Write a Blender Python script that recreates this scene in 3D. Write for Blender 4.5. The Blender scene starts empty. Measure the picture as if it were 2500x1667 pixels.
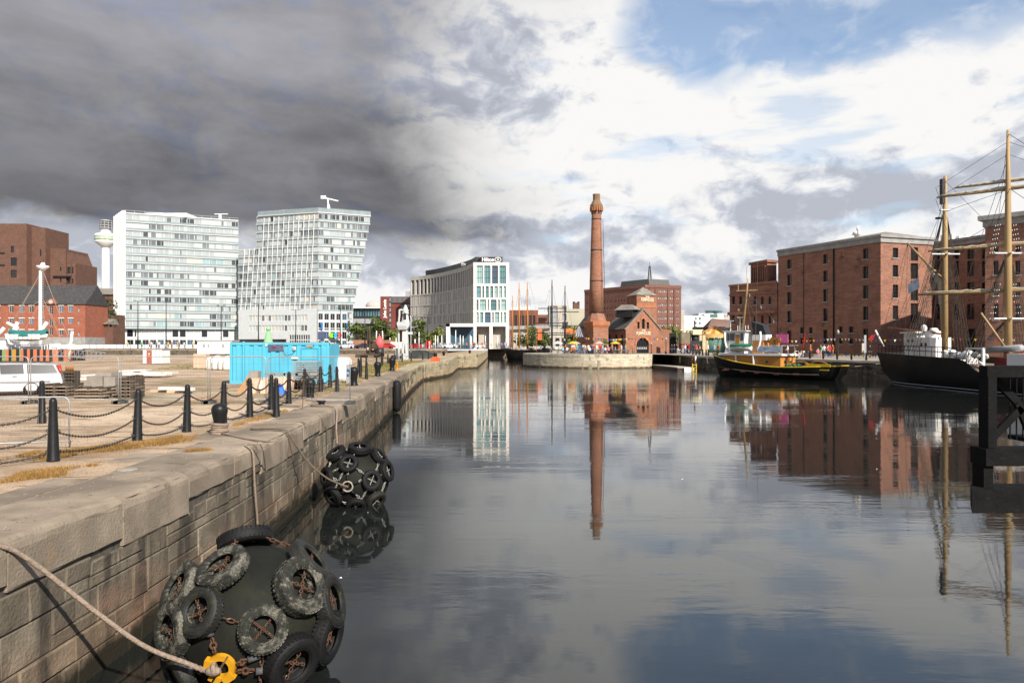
import bpy, bmesh, math, random
from math import sin, cos, pi, radians, atan2, sqrt, hypot
from mathutils import Vector, Matrix
from mathutils.geometry import tessellate_polygon

S = bpy.context.scene
COL = S.collection
R = random.Random(7)
# ------------------------------------------------------------------ camera
# lens of 1800 px on a 2500 px wide picture, eye 4.1 m above the dock water, looking along +Y
FOC, CU, HV, EYE = 1800.0, 1250.0, 843.0, 4.1
def PX(u, Y): return (u - CU) / FOC * Y
def PZ(v, Y): return EYE - (v - HV) / FOC * Y
def YG(v, z): return (EYE - z) * FOC / (v - HV)          # distance at which level z shows at picture row v
cam_d = bpy.data.cameras.new("camera"); cam = bpy.data.objects.new("camera", cam_d); COL.objects.link(cam)
cam.location = (0, 0, EYE); cam.rotation_euler = (radians(90), 0, 0)
cam_d.sensor_width = 36; cam_d.lens = 36 * FOC / 2500; cam_d.shift_y = 9.5 / 2500
cam_d.clip_start = 0.05; cam_d.clip_end = 9000
S.camera = cam

# ------------------------------------------------------------------ light
SUN_EL, SUN_AZ = radians(36), atan2(0.50, -0.866)           # azimuth from +Y towards +X: behind the camera, to the right
sv = Vector((sin(SUN_AZ) * cos(SUN_EL), cos(SUN_AZ) * cos(SUN_EL), sin(SUN_EL)))
sun_d = bpy.data.lights.new("sun", 'SUN'); sun_d.energy = 5.0; sun_d.angle = radians(0.6); sun_d.color = (1, 0.93, 0.82)
sun = bpy.data.objects.new("sun", sun_d); COL.objects.link(sun)
sun.rotation_euler = sv.to_track_quat('Z', 'Y').to_euler(); sun.location = (60, -80, 90)
S.view_settings.view_transform = 'Standard'; S.view_settings.look = 'None'
S.view_settings.exposure = 0.5; S.view_settings.gamma = 1; S.view_settings.use_curve_mapping = False
S.cycles.max_bounces = 6; S.cycles.diffuse_bounces = 3; S.cycles.glossy_bounces = 4
S.cycles.transmission_bounces = 4; S.cycles.transparent_max_bounces = 8
S.cycles.caustics_reflective = False; S.cycles.caustics_refractive = False
try: S.cycles.use_denoising = True
except Exception: pass

# small algebra over shader nodes
class N:
    def __init__(s, nt, sock): s.nt = nt; s.k = sock
    def _m(s, op, *a):
        n = s.nt.nodes.new('ShaderNodeMath'); n.operation = op
        for i, v in enumerate((s,) + a):
            if isinstance(v, N): s.nt.links.new(v.k, n.inputs[i])
            else: n.inputs[i].default_value = v
        return N(s.nt, n.outputs[0])
    def __add__(s, o): return s._m('ADD', o)
    def __sub__(s, o): return s._m('SUBTRACT', o)
    def __mul__(s, o): return s._m('MULTIPLY', o)
    def __truediv__(s, o): return s._m('DIVIDE', o)
    def op(s, o, *a): return s._m(o, *a)
    def clamp(s): return s._m('MAXIMUM', 0.0)._m('MINIMUM', 1.0)
    def ss(s, a, b):                                       # smooth step from a to b (a may exceed b)
        n = s.nt.nodes.new('ShaderNodeMapRange'); n.interpolation_type = 'SMOOTHSTEP'
        s.nt.links.new(s.k, n.inputs[0])
        if a <= b: vals = (a, b, 0, 1)
        else: vals = (b, a, 1, 0)
        for i, v in enumerate(vals): n.inputs[i + 1].default_value = v
        return N(s.nt, n.outputs[0])
    def lin(s, a, b, c, d):
        n = s.nt.nodes.new('ShaderNodeMapRange'); s.nt.links.new(s.k, n.inputs[0])
        for i, v in enumerate((a, b, c, d)): n.inputs[i + 1].default_value = v
        return N(s.nt, n.outputs[0])
def mixc(nt, f, a, b):
    n = nt.nodes.new('ShaderNodeMix'); n.data_type = 'RGBA'
    for i, v in ((0, f), (6, a), (7, b)):
        if isinstance(v, N): nt.links.new(v.k, n.inputs[i])
        elif i == 0: n.inputs[0].default_value = v
        else: n.inputs[i].default_value = (*v, 1) if len(v) == 3 else v
    return N(nt, n.outputs[2])
def noise(nt, vec, sc, dt=5, ro=.55, lac=2.0, dist=0):
    n = nt.nodes.new('ShaderNodeTexNoise')
    if vec is not None: nt.links.new(vec.k, n.inputs['Vector'])
    n.inputs['Scale'].default_value = sc; n.inputs['Detail'].default_value = dt
    n.inputs['Roughness'].default_value = ro; n.inputs['Lacunarity'].default_value = lac
    n.inputs['Distortion'].default_value = dist
    return N(nt, n.outputs['Fac'])
def comb(nt, x, y, z):
    n = nt.nodes.new('ShaderNodeCombineXYZ')
    for i, v in enumerate((x, y, z)):
        if isinstance(v, N): nt.links.new(v.k, n.inputs[i])
        else: n.inputs[i].default_value = v
    return N(nt, n.outputs[0])

# ------------------------------------------------------------------ sky: clear Nishita sky behind a broken cloud layer
W = bpy.data.worlds.new("World"); S.world = W; W.use_nodes = True
nt = W.node_tree; nt.nodes.clear()
SKY = 0.125
sky = nt.nodes.new('ShaderNodeTexSky'); sky.sky_type = 'NISHITA'; sky.sun_disc = False
sky.sun_elevation = SUN_EL; sky.sun_rotation = SUN_AZ; sky.air_density = 1.0; sky.dust_density = 0.6; sky.ozone_density = 0.5
tc = nt.nodes.new('ShaderNodeTexCoord'); sp = nt.nodes.new('ShaderNodeSeparateXYZ'); nt.links.new(tc.outputs['Generated'], sp.inputs[0])
dx, dy, dz = (N(nt, sp.outputs[i]) for i in range(3))
D2 = 180 / pi
az = dx.op('ARCTAN2', dy) * D2                            # degrees, 0 along +Y, positive towards +X
el = dz.op('ARCSINE') * D2
dn = comb(nt, dx, dy, dz * 1.7)
w1 = noise(nt, dn, 3.2, 3, .5) - .5
w2 = noise(nt, comb(nt, dx + 7.3, dy, dz * 1.7), 3.4, 3, .5) - .5
wx = noise(nt, comb(nt, dx - 3.3, dy + 5, dz * 1.7), 7, 3, .5) - .5
wz = noise(nt, comb(nt, dx + 2.9, dy - 6, dz * 1.7), 7, 3, .5) - .5
f1 = noise(nt, comb(nt, dx + 3.1 + wx * .10, dy - 2, dz * 1.6 + wz * .10), 9.0, 9, .57, 2.1)      # billows
f2 = noise(nt, comb(nt, dx - 5.7 + wx * .16, dy + 4, dz * 2.0 + wz * .16), 3.4, 6, .5)      # masses
f2s = noise(nt, comb(nt, dx - 5.7 + wx * .16 + .012, dy + 4, (dz + .035) * 2.0 + wz * .16), 3.4, 6, .5)   # the same masses sampled towards the sun side: gives lit tops, grey bases
f1s = noise(nt, comb(nt, dx + 3.1 + wx * .10 + .008, dy - 2, (dz + .014) * 1.6 + wz * .10), 9.0, 9, .57, 2.1)
f3 = noise(nt, comb(nt, dx + 1.7 + wx * .1, dy + 9, dz * 3.0 + wz * .06), 4.6, 7, .55)       # long grey bases
a_ = az + w1 * 20.0 + (f1 - .5) * 9.0
e_ = el + w2 * 9.0 + (f1 - .5) * 6.0
# the heavy cloud: everything left of the picture's middle above 8 degrees, and on round behind the left shoulder
dark = a_.ss(6.0, -13.0) * e_.ss(6.0, 9.5) * az.ss(-165, -120)
tong = a_.ss(1.5, -4.0) * e_.ss(7.2, 8.6) * e_.ss(13.5, 10.0) * az.ss(-60, -40)
dark = dark.op('MAXIMUM', tong * .7)
# clear gap: high on the right, going on as a broken sky above and behind
lo = az.lin(5, 16, 24.5, 19.0).op('MAXIMUM', 18.4)
gap = (e_ - lo).ss(-.5, 1.2) * (az + w1 * 12.0).ss(5.0, 9.0)
far = noise(nt, dn, 2.2, 8, .6)
gap = gap * (f2.ss(.66, .52) * .75 + .25) * (f1.ss(.66, .50) * .35 + .65)
over = el.ss(27, 36) * far.ss(.54, .44)
back = (dy * -1.0).ss(-.1, .25) * el.ss(6, 16) * far.ss(.55, .48)
gap = gap.op('MAXIMUM', over).op('MAXIMUM', back)
slit = noise(nt, comb(nt, dx * 1.0, dy + 2.2, dz * 5.0), 5.0, 6, .55).ss(.54, .68) * el.ss(5, 9) * a_.ss(-2, 5) * .5
gap = gap.op('MAXIMUM', slit)
gap = gap * dark.ss(.45, .0) * .9
# cloud brightness: sunlit where the mass thins upward, grey beneath
shd = (f2 - f2s) * 2.4 + (f1 - f1s) * 1.7
wht = (f2 * .5 + f1 * .5).ss(.36, .60)
bse = (f3 * .65 + f2 * .35).ss(.42, .62)
lum = wht * .22 + .455 + shd * 1.1
lum = lum + (bse - .5) * -.13
lum = lum + a_.ss(-4, 1) * a_.ss(15, 6) * e_.ss(7, 10) * e_.ss(15, 12) * .12
lum = lum + el.ss(8, 13) * .06 + (el.ss(6, 0) * .05)
lum = lum * (el.ss(26, 45) * -.6 + 1.0)
lum = (lum - el.ss(24, 45) * .12).ss(.22, .74) * (el.ss(26, 45) * -.12 + .30) + .385 - el.ss(24, 42) * .14
dl = (f3 * .75 + f2 * .25).ss(.34, .66) * .085 + .094 + e_.ss(11, 23) * .13 + (f1 - .5) * .05
dl = dl.op('MAXIMUM', .06)
lumd = mixc(nt, dark, comb(nt, lum, lum, lum), comb(nt, dl * .96, dl * .965, dl * 1.06))
tint = mixc(nt, lum.ss(.40, .75), (.90, .95, 1.07), (1.0, .985, .955))
mul = nt.nodes.new('ShaderNodeMix'); mul.data_type = 'RGBA'; mul.blend_type = 'MULTIPLY'; mul.inputs[0].default_value = 1
nt.links.new(lumd.k, mul.inputs[6]); nt.links.new(tint.k, mul.inputs[7])
cl = nt.nodes.new('ShaderNodeVectorMath'); cl.operation = 'SCALE'; nt.links.new(mul.outputs[2], cl.inputs[0]); cl.inputs['Scale'].default_value = 1 / SKY
skm = nt.nodes.new('ShaderNodeVectorMath'); skm.operation = 'SCALE'; nt.links.new(sky.outputs[0], skm.inputs[0]); skm.inputs['Scale'].default_value = 1.0
final = mixc(nt, gap, N(nt, cl.outputs[0]), N(nt, skm.outputs[0]))
bg = nt.nodes.new('ShaderNodeBackground'); bg.inputs['Strength'].default_value = SKY
nt.links.new(final.k, bg.inputs['Color'])
wo = nt.nodes.new('ShaderNodeOutputWorld'); nt.links.new(bg.outputs[0], wo.inputs['Surface'])
try: W.cycles.sampling_method = 'MANUAL'; W.cycles.sample_map_resolution = 512
except Exception: pass

# ------------------------------------------------------------------ mesh builder
class B:
    def __init__(s): s.v = []; s.f = []; s.m = []; s.sm = []
    def add(s, vs, fs, m=0, sm=False):
        o = len(s.v); s.v.extend(tuple(p) for p in vs)
        for f in fs: s.f.append(tuple(i + o for i in f)); s.m.append(m); s.sm.append(sm)
        return s
    def quad(s, a, b, c, d, m=0): return s.add((a, b, c, d), ((0, 1, 2, 3),), m)
    def box(s, x0, x1, y0, y1, z0, z1, m=0):
        return s.add([(x, y, z) for z in (z0, z1) for y in (y0, y1) for x in (x0, x1)],
                     ((0, 2, 3, 1), (4, 5, 7, 6), (0, 1, 5, 4), (2, 6, 7, 3), (0, 4, 6, 2), (1, 3, 7, 5)), m)
    def obox(s, c, ax, ay, az, m=0):                      # centre and three half-axes
        c, ax, ay, az = map(Vector, (c, ax, ay, az))
        return s.add([c + i * ax + j * ay + k * az for k in (-1, 1) for j in (-1, 1) for i in (-1, 1)],
                     ((0, 2, 3, 1), (4, 5, 7, 6), (0, 1, 5, 4), (2, 6, 7, 3), (0, 4, 6, 2), (1, 3, 7, 5)), m)
    def bar(s, a, b, w, h=None, m=0, up=(0, 0, 1)):       # rectangular bar from a to b
        a, b = Vector(a), Vector(b); d = (b - a); L = d.length; d.normalize(); up = Vector(up)
        if abs(d.dot(up)) > .98: up = Vector((0, 1, 0))
        sd = d.cross(up).normalized(); u2 = sd.cross(d)
        return s.obox((a + b) / 2, d * L / 2, sd * w / 2, u2 * (h or w) / 2, m)
    def tube(s, pts, r, n=6, m=0, cap=True, closed=False):  # r may be a list
        pts = [Vector(p) for p in pts]; k = len(pts); rs = r if isinstance(r, (list, tuple)) else [r] * k
        rings = []; prev = None
        for i, p in enumerate(pts):
            if closed: t = pts[(i + 1) % k] - pts[i - 1]
            else: t = pts[min(i + 1, k - 1)] - pts[max(i - 1, 0)]
            if t.length < 1e-9: t = Vector((0, 0, 1))
            t.normalize()
            if prev is None:
                a = Vector((0, 0, 1)) if abs(t.z) < .9 else Vector((1, 0, 0))
                u = t.cross(a).normalized()
            else:
                u = prev - t * prev.dot(t)
                u = u.normalized() if u.length > 1e-6 else t.orthogonal().normalized()
            prev = u; w = t.cross(u)
            rings.append([p + (u * cos(2 * pi * j / n) + w * sin(2 * pi * j / n)) * rs[i] for j in range(n)])
        vs = [q for rg in rings for q in rg]; fs = []
        for i in range(k if closed else k - 1):
            i2 = (i + 1) % k
            for j in range(n): fs.append((i * n + j, i * n + (j + 1) % n, i2 * n + (j + 1) % n, i2 * n + j))
        if cap and not closed: fs.append(tuple(range(n))[::-1]); fs.append(tuple((k - 1) * n + j for j in range(n)))
        return s.add(vs, fs, m, n > 5)
    def lathe(s, prof, n=16, c=(0, 0, 0), m=0, ph=0, sm=True, cap=True, ax=None):   # profile of (r, z)
        c = Vector(c); vs = []; fs = []
        q = Vector((0, 0, 1)).rotation_difference(Vector(ax)) if ax is not None else None
        for (r, z) in prof:
            for j in range(n):
                a = 2 * pi * (j + ph) / n; p = Vector((r * cos(a), r * sin(a), z))
                vs.append(c + (q @ p if q else p))
        for i in range(len(prof) - 1):
            for j in range(n): fs.append((i * n + j, i * n + (j + 1) % n, (i + 1) * n + (j + 1) % n, (i + 1) * n + j))
        if cap: fs.append(tuple(range(n))[::-1]); fs.append(tuple((len(prof) - 1) * n + j for j in range(n)))
        return s.add(vs, fs, m, sm)
    def loft(s, rings, m=0, cap=True, closed=True, sm=False):
        n = len(rings[0]); vs = [p for r in rings for p in r]; fs = []
        for i in range(len(rings) - 1):
            for j in range(n if closed else n - 1):
                fs.append((i * n + j, i * n + (j + 1) % n, (i + 1) * n + (j + 1) % n, (i + 1) * n + j))
        if cap and closed: fs.append(tuple(range(n))[::-1]); fs.append(tuple((len(rings) - 1) * n + j for j in range(n)))
        return s.add(vs, fs, m, sm)
    def prism(s, poly, z0, z1, m=0):                      # poly of (x, y)
        n = len(poly); return s.loft([[(x, y, z0) for x, y in poly], [(x, y, z1) for x, y in poly]], m)
    def torus(s, c, ax, Rm, r, n=20, k=8, m=0, sq=1.0):
        q = Vector((0, 0, 1)).rotation_difference(Vector(ax).normalized()); c = Vector(c); vs = []; fs = []
        for i in range(n):
            a = 2 * pi * i / n
            for j in range(k):
                b = 2 * pi * j / k; rr = Rm + r * cos(b)
                vs.append(c + q @ Vector((rr * cos(a), rr * sin(a), r * sq * sin(b))))
        for i in range(n):
            for j in range(k): fs.append((i * k + j, ((i + 1) % n) * k + j, ((i + 1) % n) * k + (j + 1) % k, i * k + (j + 1) % k))
        return s.add(vs, fs, m, True)
    def blob(s, c, r, sz=(1, 1, 1), m=0, u=10, w=7):
        prof = [(max(.02, sin(pi * i / w)) * r, -cos(pi * i / w) * r) for i in range(w + 1)]
        o = len(s.v); s.lathe(prof, u, (0, 0, 0), m)
        for i in range(o, len(s.v)):
            p = s.v[i]; s.v[i] = (c[0] + p[0] * sz[0], c[1] + p[1] * sz[1], c[2] + p[2] * sz[2])
        return s
    def poly(s, outer, holes=(), fn=None, m=0):           # flat polygon with holes, fn maps (u, w) to a point
        loops = [[Vector((u, w, 0)) for u, w in lp] for lp in (outer, *holes)]
        tris = tessellate_polygon(loops); flat = [p for lp in loops for p in lp]
        fn = fn or (lambda u, w: (u, w, 0))
        return s.add([fn(p.x, p.y) for p in flat], tris, m)
    def wall(s, p0, p1, z0, z1, ops=(), d=.25, m=0, mr=None, zt=None):
        """upright wall from p0 to p1 (left to right seen from outside) with openings (u0, u1, w0, w1) and reveals d deep.
        zt: height at the far end when the top slopes"""
        L = hypot(p1[0] - p0[0], p1[1] - p0[1]); ux, uy = (p1[0] - p0[0]) / L, (p1[1] - p0[1]) / L; nx, ny = uy, -ux
        us = sorted({0, L, *[round(c, 4) for o in ops for c in o[:2]]}); ws = sorted({z0, z1, *[round(c, 4) for o in ops for c in o[2:4]]})
        P = lambda u, w, q=0: (p0[0] + ux * u - nx * q, p0[1] + uy * u - ny * q, w)
        for i in range(len(us) - 1):
            for j in range(len(ws) - 1):
                a, b, c, e = us[i], us[i + 1], ws[j], ws[j + 1]; cu, cw = (a + b) / 2, (c + e) / 2
                if any(o[0] < cu < o[1] and o[2] < cw < o[3] for o in ops): continue
                s.quad(P(a, c), P(b, c), P(b, e), P(a, e), m)
        for o in ops:
            a, b, c, e = o[:4]; k = m if mr is None else mr
            s.quad(P(a, c), P(a, c, d), P(b, c, d), P(b, c), k); s.quad(P(a, e), P(b, e), P(b, e, d), P(a, e, d), k)
            s.quad(P(a, c), P(a, e), P(a, e, d), P(a, c, d), k); s.quad(P(b, c), P(b, c, d), P(b, e, d), P(b, e), k)
        return s
    def mesh(s, name):
        me = bpy.data.meshes.new(name); me.from_pydata(s.v, [], s.f)
        if any(s.m): me.polygons.foreach_set('material_index', s.m)
        me.polygons.foreach_set('use_smooth', s.sm); me.update()
        return me

def thing(name, label, cat, loc=(0, 0, 0), rz=0, group=None):
    o = bpy.data.objects.new(name, None); COL.objects.link(o); o.empty_display_size = .3
    o.location = loc; o.rotation_euler = (0, 0, rz); return tag(o, label, cat, group)
def tag(o, label, cat, group=None):
    o['label'] = label; o['category'] = cat
    if group: o['group'] = group
    return o
def part(name, b, ms, parent=None, loc=(0, 0, 0), rz=0, world=False, label=None, stuff=False):
    me = b.mesh(name) if isinstance(b, B) else b
    if len(me.materials) == 0:
        for m in (ms if isinstance(ms, (list, tuple)) else [ms]): me.materials.append(m)
    o = bpy.data.objects.new(name, me); COL.objects.link(o)
    if parent is not None:
        o.parent = parent
        if world:
            l = parent.location; r = parent
            if parent.parent is not None: l = Vector((0, 0, 0))
            o.location = (-l[0], -l[1], -l[2])
        else: o.location = loc
    else: o.location = loc
    o.rotation_euler = (0, 0, rz)
    if label: o['label'] = label
    if stuff: o['kind'] = 'stuff'
    return o
def struct(name, b, m):
    o = part(name, b, m); o['kind'] = 'structure'; return o
def dup(o, loc=None, rz=None, label=None, parent=None, mats=None):
    c = o.copy(); COL.objects.link(c)
    if parent is not None: c.parent = parent
    if loc is not None: c.location = loc
    if rz is not None: c.rotation_euler = (0, 0, rz)
    if label: c['label'] = label
    for ch in o.children: dup(ch, parent=c)
    return c
def put(b, M):                                            # transform a builder's points
    b.v = [tuple(M @ Vector(p)) for p in b.v]; return b

# ------------------------------------------------------------------ materials
def mat(name, c, c2=None, sc=3.0, dt=6, rough=.75, bump=0, bs=None, met=0, spec=.35, rnd=0, st=(1, 1, 1), brick=None, wear=None, isl=0, streak=None, bd=.02, coat=0, tide=None):
    m = bpy.data.materials.new(name); m.use_nodes = True; t = m.node_tree; b = t.nodes['Principled BSDF']
    b.inputs['Roughness'].default_value = rough; b.inputs['Metallic'].default_value = met
    b.inputs['Specular IOR Level'].default_value = spec
    if coat: b.inputs['Coat Weight'].default_value = coat; b.inputs['Coat Roughness'].default_value = .08
    tcn = t.nodes.new('ShaderNodeTexCoord'); mp = t.nodes.new('ShaderNodeMapping'); mp.inputs['Scale'].default_value = st
    t.links.new(tcn.outputs['Object'], mp.inputs[0]); v = N(t, mp.outputs[0])
    raw = N(t, tcn.outputs['Object'])
    c2 = c2 or tuple(x * .8 for x in c)
    nz = noise(t, v, sc, dt, .62)
    col = mixc(t, nz.ss(.3, .7), c, c2)
    hgt = nz
    if brick:                                             # (mortar colour, brick length, brick height, mortar width)
        sx = t.nodes.new('ShaderNodeSeparateXYZ'); t.links.new(raw.k, sx.inputs[0])
        vv = comb(t, N(t, sx.outputs[0]) + N(t, sx.outputs[1]), N(t, sx.outputs[2]), 0.0)
        bt = t.nodes.new('ShaderNodeTexBrick'); t.links.new(vv.k, bt.inputs['Vector'])
        bt.inputs['Scale'].default_value = 1; bt.inputs['Brick Width'].default_value = brick[1]; bt.inputs['Row Height'].default_value = brick[2]
        bt.inputs['Mortar Size'].default_value = brick[3]; bt.inputs['Bias'].default_value = -.1
        bt.inputs['Color1'].default_value = (.82, .82, .82, 1); bt.inputs['Color2'].default_value = (1.2, 1.2, 1.2, 1)
        mm = t.nodes.new('ShaderNodeMix'); mm.data_type = 'RGBA'; mm.blend_type = 'MULTIPLY'; mm.inputs[0].default_value = 1
        t.links.new(col.k, mm.inputs[6]); t.links.new(bt.outputs['Color'], mm.inputs[7])
        col = mixc(t, N(t, bt.outputs['Fac']), N(t, mm.outputs[2]), brick[0])
        hgt = hgt * .4 + (N(t, bt.outputs['Fac']) * -1.0)
    if isl:
        g = t.nodes.new('ShaderNodeNewGeometry'); r = N(t, g.outputs['Random Per Island']).lin(0, 1, 1 - isl, 1 + isl)
        vm = t.nodes.new('ShaderNodeVectorMath'); vm.operation = 'SCALE'; t.links.new(col.k, vm.inputs[0]); t.links.new(r.k, vm.inputs['Scale']); col = N(t, vm.outputs[0])
    if rnd:
        g = t.nodes.new('ShaderNodeObjectInfo'); r = N(t, g.outputs['Random']).lin(0, 1, 1 - rnd, 1 + rnd)
        vm = t.nodes.new('ShaderNodeVectorMath'); vm.operation = 'SCALE'; t.links.new(col.k, vm.inputs[0]); t.links.new(r.k, vm.inputs['Scale']); col = N(t, vm.outputs[0])
    for wr in (wear or []):                               # (colour, scale, lo, hi[, stretch])
        vw = v
        if len(wr) > 4:
            m2 = t.nodes.new('ShaderNodeMapping'); m2.inputs['Scale'].default_value = wr[4]; t.links.new(raw.k, m2.inputs[0]); vw = N(t, m2.outputs[0])
        col = mixc(t, noise(t, vw, wr[1], 7, .65).ss(wr[2], wr[3]), col, wr[0])
    if tide:                                              # wet dark weed band just above the water, redder stones below mid height
        sz = t.nodes.new('ShaderNodeSeparateXYZ'); t.links.new(raw.k, sz.inputs[0]); zz = N(t, sz.outputs[2]) + (noise(t, raw, 1.1, 6, .65) - .5) * .7
        mr = t.nodes.new('ShaderNodeMix'); mr.data_type = 'RGBA'; mr.blend_type = 'MULTIPLY'; t.links.new((zz.ss(1.05, .55) * .5).k, mr.inputs[0]); t.links.new(col.k, mr.inputs[6]); mr.inputs[7].default_value = (1.18, .95, .83, 1)
        col = mixc(t, zz.ss(.42, .18), N(t, mr.outputs[2]), tide)
    t.links.new(col.k, b.inputs['Base Color'])
    if bump:
        bn = t.nodes.new('ShaderNodeBump'); bn.inputs['Strength'].default_value = bump; bn.inputs['Distance'].default_value = bd
        h = noise(t, v, bs, 6, .6) + hgt * .6 if bs else hgt
        t.links.new(h.k, bn.inputs['Height']); t.links.new(bn.outputs[0], b.inputs['Normal'])
    return m
def glass(name, c, rough=.06, rnd=0, spec=.8):
    m = mat(name, c, tuple(x * .8 for x in c), sc=.3, rough=rough, spec=spec, rnd=rnd); return m

M = {}
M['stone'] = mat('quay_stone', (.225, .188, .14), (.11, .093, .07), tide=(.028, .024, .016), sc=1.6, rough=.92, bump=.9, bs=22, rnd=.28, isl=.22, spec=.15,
    wear=[((.06, .052, .042), 1.0, .48, .62, (1.6, 1.6, .16)), ((.12, .10, .075), .7, .5, .62), ((.36, .33, .28), 2.2, .66, .74, (1.5, 1.5, .5)), ((.215, .145, .105), .5, .56, .72, (.5, .5, 1.2)), ((.07, .08, .03), 2.0, .66, .74)])
M['coping'] = mat('coping_stone', (.33, .265, .20), (.20, .165, .125), sc=1.1, rough=.9, bump=.7, bs=30, rnd=.16, isl=.1, spec=.15,
    wear=[((.42, .24, .13), 1.1, .58, .78), ((.12, .09, .07), 1.7, .57, .70), ((.19, .155, .12), .45, .48, .62), ((.45, .41, .35), 3.5, .66, .74)])
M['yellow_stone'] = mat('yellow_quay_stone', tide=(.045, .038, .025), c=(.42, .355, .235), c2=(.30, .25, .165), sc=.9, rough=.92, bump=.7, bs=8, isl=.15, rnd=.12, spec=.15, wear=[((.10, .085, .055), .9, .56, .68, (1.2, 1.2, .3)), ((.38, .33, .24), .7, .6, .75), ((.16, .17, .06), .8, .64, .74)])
M['mortar'] = mat('old_mortar', (.045, .039, .032), (.12, .105, .085), sc=5, rough=.95)
M['pale_core'] = mat('pale_mortar', (.34, .30, .225), (.26, .23, .17), sc=2, rough=.95)
M['pale_stone'] = mat('pale_quay_stone', tide=(.09, .075, .05), c=(.54, .48, .36), c2=(.40, .35, .26), sc=.8, rough=.9, bump=.5, bs=8, isl=.12, rnd=.12, wear=[((.16, .135, .095), .8, .60, .74, (1, 1, .25)), ((.50, .46, .38), .6, .55, .75)])
M['dirt'] = mat('dry_dirt', (.56, .41, .28), (.29, .205, .14), sc=.55, dt=10, rough=.95, bump=.8, bs=14, spec=.1, bd=.04,
    wear=[((.60, .47, .34), .12, .5, .65), ((.15, .11, .075), 1.6, .55, .66, (.35, 2.2, 1)), ((.20, .145, .095), .35, .56, .66, (.4, 1.4, 1)), ((.16, .15, .055), .09, .56, .68), ((.44, .37, .30), 9, .66, .72), ((.17, .125, .085), 28, .54, .64), ((.62, .52, .42), 16, .64, .72)])
M['asphalt'] = mat('asphalt', (.17, .16, .15), (.24, .225, .205), sc=.2, rough=1, spec=.05, bump=.2, bs=20)
M['paving'] = mat('quay_paving', (.36, .32, .27), (.25, .22, .185), sc=.5, rough=.9, bump=.3, bs=6, brick=((.18, .16, .13), 1.2, .8, .02))
M['silt'] = mat('silt', (.03, .028, .02))
# ------------------------------------------------------------------ water
def water_mat():
    m = bpy.data.materials.new('dock_water'); m.use_nodes = True; t = m.node_tree; b = t.nodes['Principled BSDF']
    b.inputs['Base Color'].default_value = (.012, .014, .013, 1); b.inputs['Roughness'].default_value = .03; b.inputs['IOR'].default_value = 1.62
    b.inputs['Specular IOR Level'].default_value = .62
    tcn = t.nodes.new('ShaderNodeTexCoord'); raw = N(t, tcn.outputs['Object'])
    def sv_(a, bb): 
        mp = t.nodes.new('ShaderNodeMapping'); mp.inputs['Scale'].default_value = a; mp.inputs['Rotation'].default_value = (0, 0, bb); t.links.new(raw.k, mp.inputs[0]); return N(t, mp.outputs[0])
    fine = noise(t, sv_((1.0, 2.6, 1), .15), 2.2, 3, .5)
    mid = noise(t, sv_((.5, 1.5, 1), -.2), .9, 2, .5)
    big = noise(t, sv_((.05, .22, 1), .25), 1.0, 4, .6)     # where the breeze ruffles the surface
    ruf = big.ss(.46, .66)
    sxy = t.nodes.new('ShaderNodeSeparateXYZ'); t.links.new(raw.k, sxy.inputs[0]); sy_ = N(t, sxy.outputs[1]); br = sy_.ss(45, 110) * .6 + sy_.ss(82, 96) * sy_.ss(132, 120) * 2.2   # open water by the far quay is ruffled by the breeze
    ruf = ruf + br * 1.6
    h = fine * (ruf * .0105 + .0016) + mid * (ruf * .010 + .004)
    bn = t.nodes.new('ShaderNodeBump'); bn.inputs['Strength'].default_value = .42; bn.inputs['Distance'].default_value = 1.0
    t.links.new(h.k, bn.inputs['Height']); t.links.new(bn.outputs[0], b.inputs['Normal'])
    return m
wb = B(); wb.quad((-400, -120, 0), (500, -120, 0), (500, 330, 0), (-400, 330, 0))
struct('water', wb, water_mat())
sb = B(); sb.quad((-400, -120, -4), (500, -120, -4), (500, 330, -4), (-400, 330, -4)); struct('dock_bed', sb, M['silt'])

# ------------------------------------------------------------------ quay walls of coursed stone
class Path:
    def __init__(s, pts):                                 # (x, y, z) of the coping's front top edge; water lies to the right of travel
        s.p = [Vector(q) for q in pts]; s.l = [0]
        for a, b in zip(s.p, s.p[1:]): s.l.append(s.l[-1] + (b.xy - a.xy).length)
        s.L = s.l[-1]
    def at(s, t):
        t = min(max(t, 0), s.L); i = 0
        while i < len(s.l) - 2 and s.l[i + 1] < t: i += 1
        a, b = s.p[i], s.p[i + 1]; k = (t - s.l[i]) / (s.l[i + 1] - s.l[i]); p = a.lerp(b, k)
        d = (b.xy - a.xy).normalized(); return p, Vector((d.y, -d.x))
    def nrm(s, t):                                        # smoothed normal
        n = s.at(t - .6)[1] + s.at(t)[1] + s.at(t + .6)[1]; return n.normalized()
    def pt(s, t, off, z=0):                               # off > 0 towards the water; z relative to the top
        p, _ = s.at(t); n = s.nrm(t); return (p.x + n.x * off, p.y + n.y * off, p.z + z)
def smooth(pts, k=6):
    out = []
    P = [Vector(p) for p in pts]
    for i in range(len(P) - 1):
        p0, p1, p2, p3 = P[max(i - 1, 0)], P[i], P[i + 1], P[min(i + 2, len(P) - 1)]
        for j in range(k):
            t = j / k; out.append(.5 * ((2 * p1) + (p2 - p0) * t + (2 * p0 - 5 * p1 + 4 * p2 - p3) * t * t + (3 * p1 - p0 - 3 * p2 + p3) * t ** 3))
    out.append(P[-1]); return out

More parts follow.
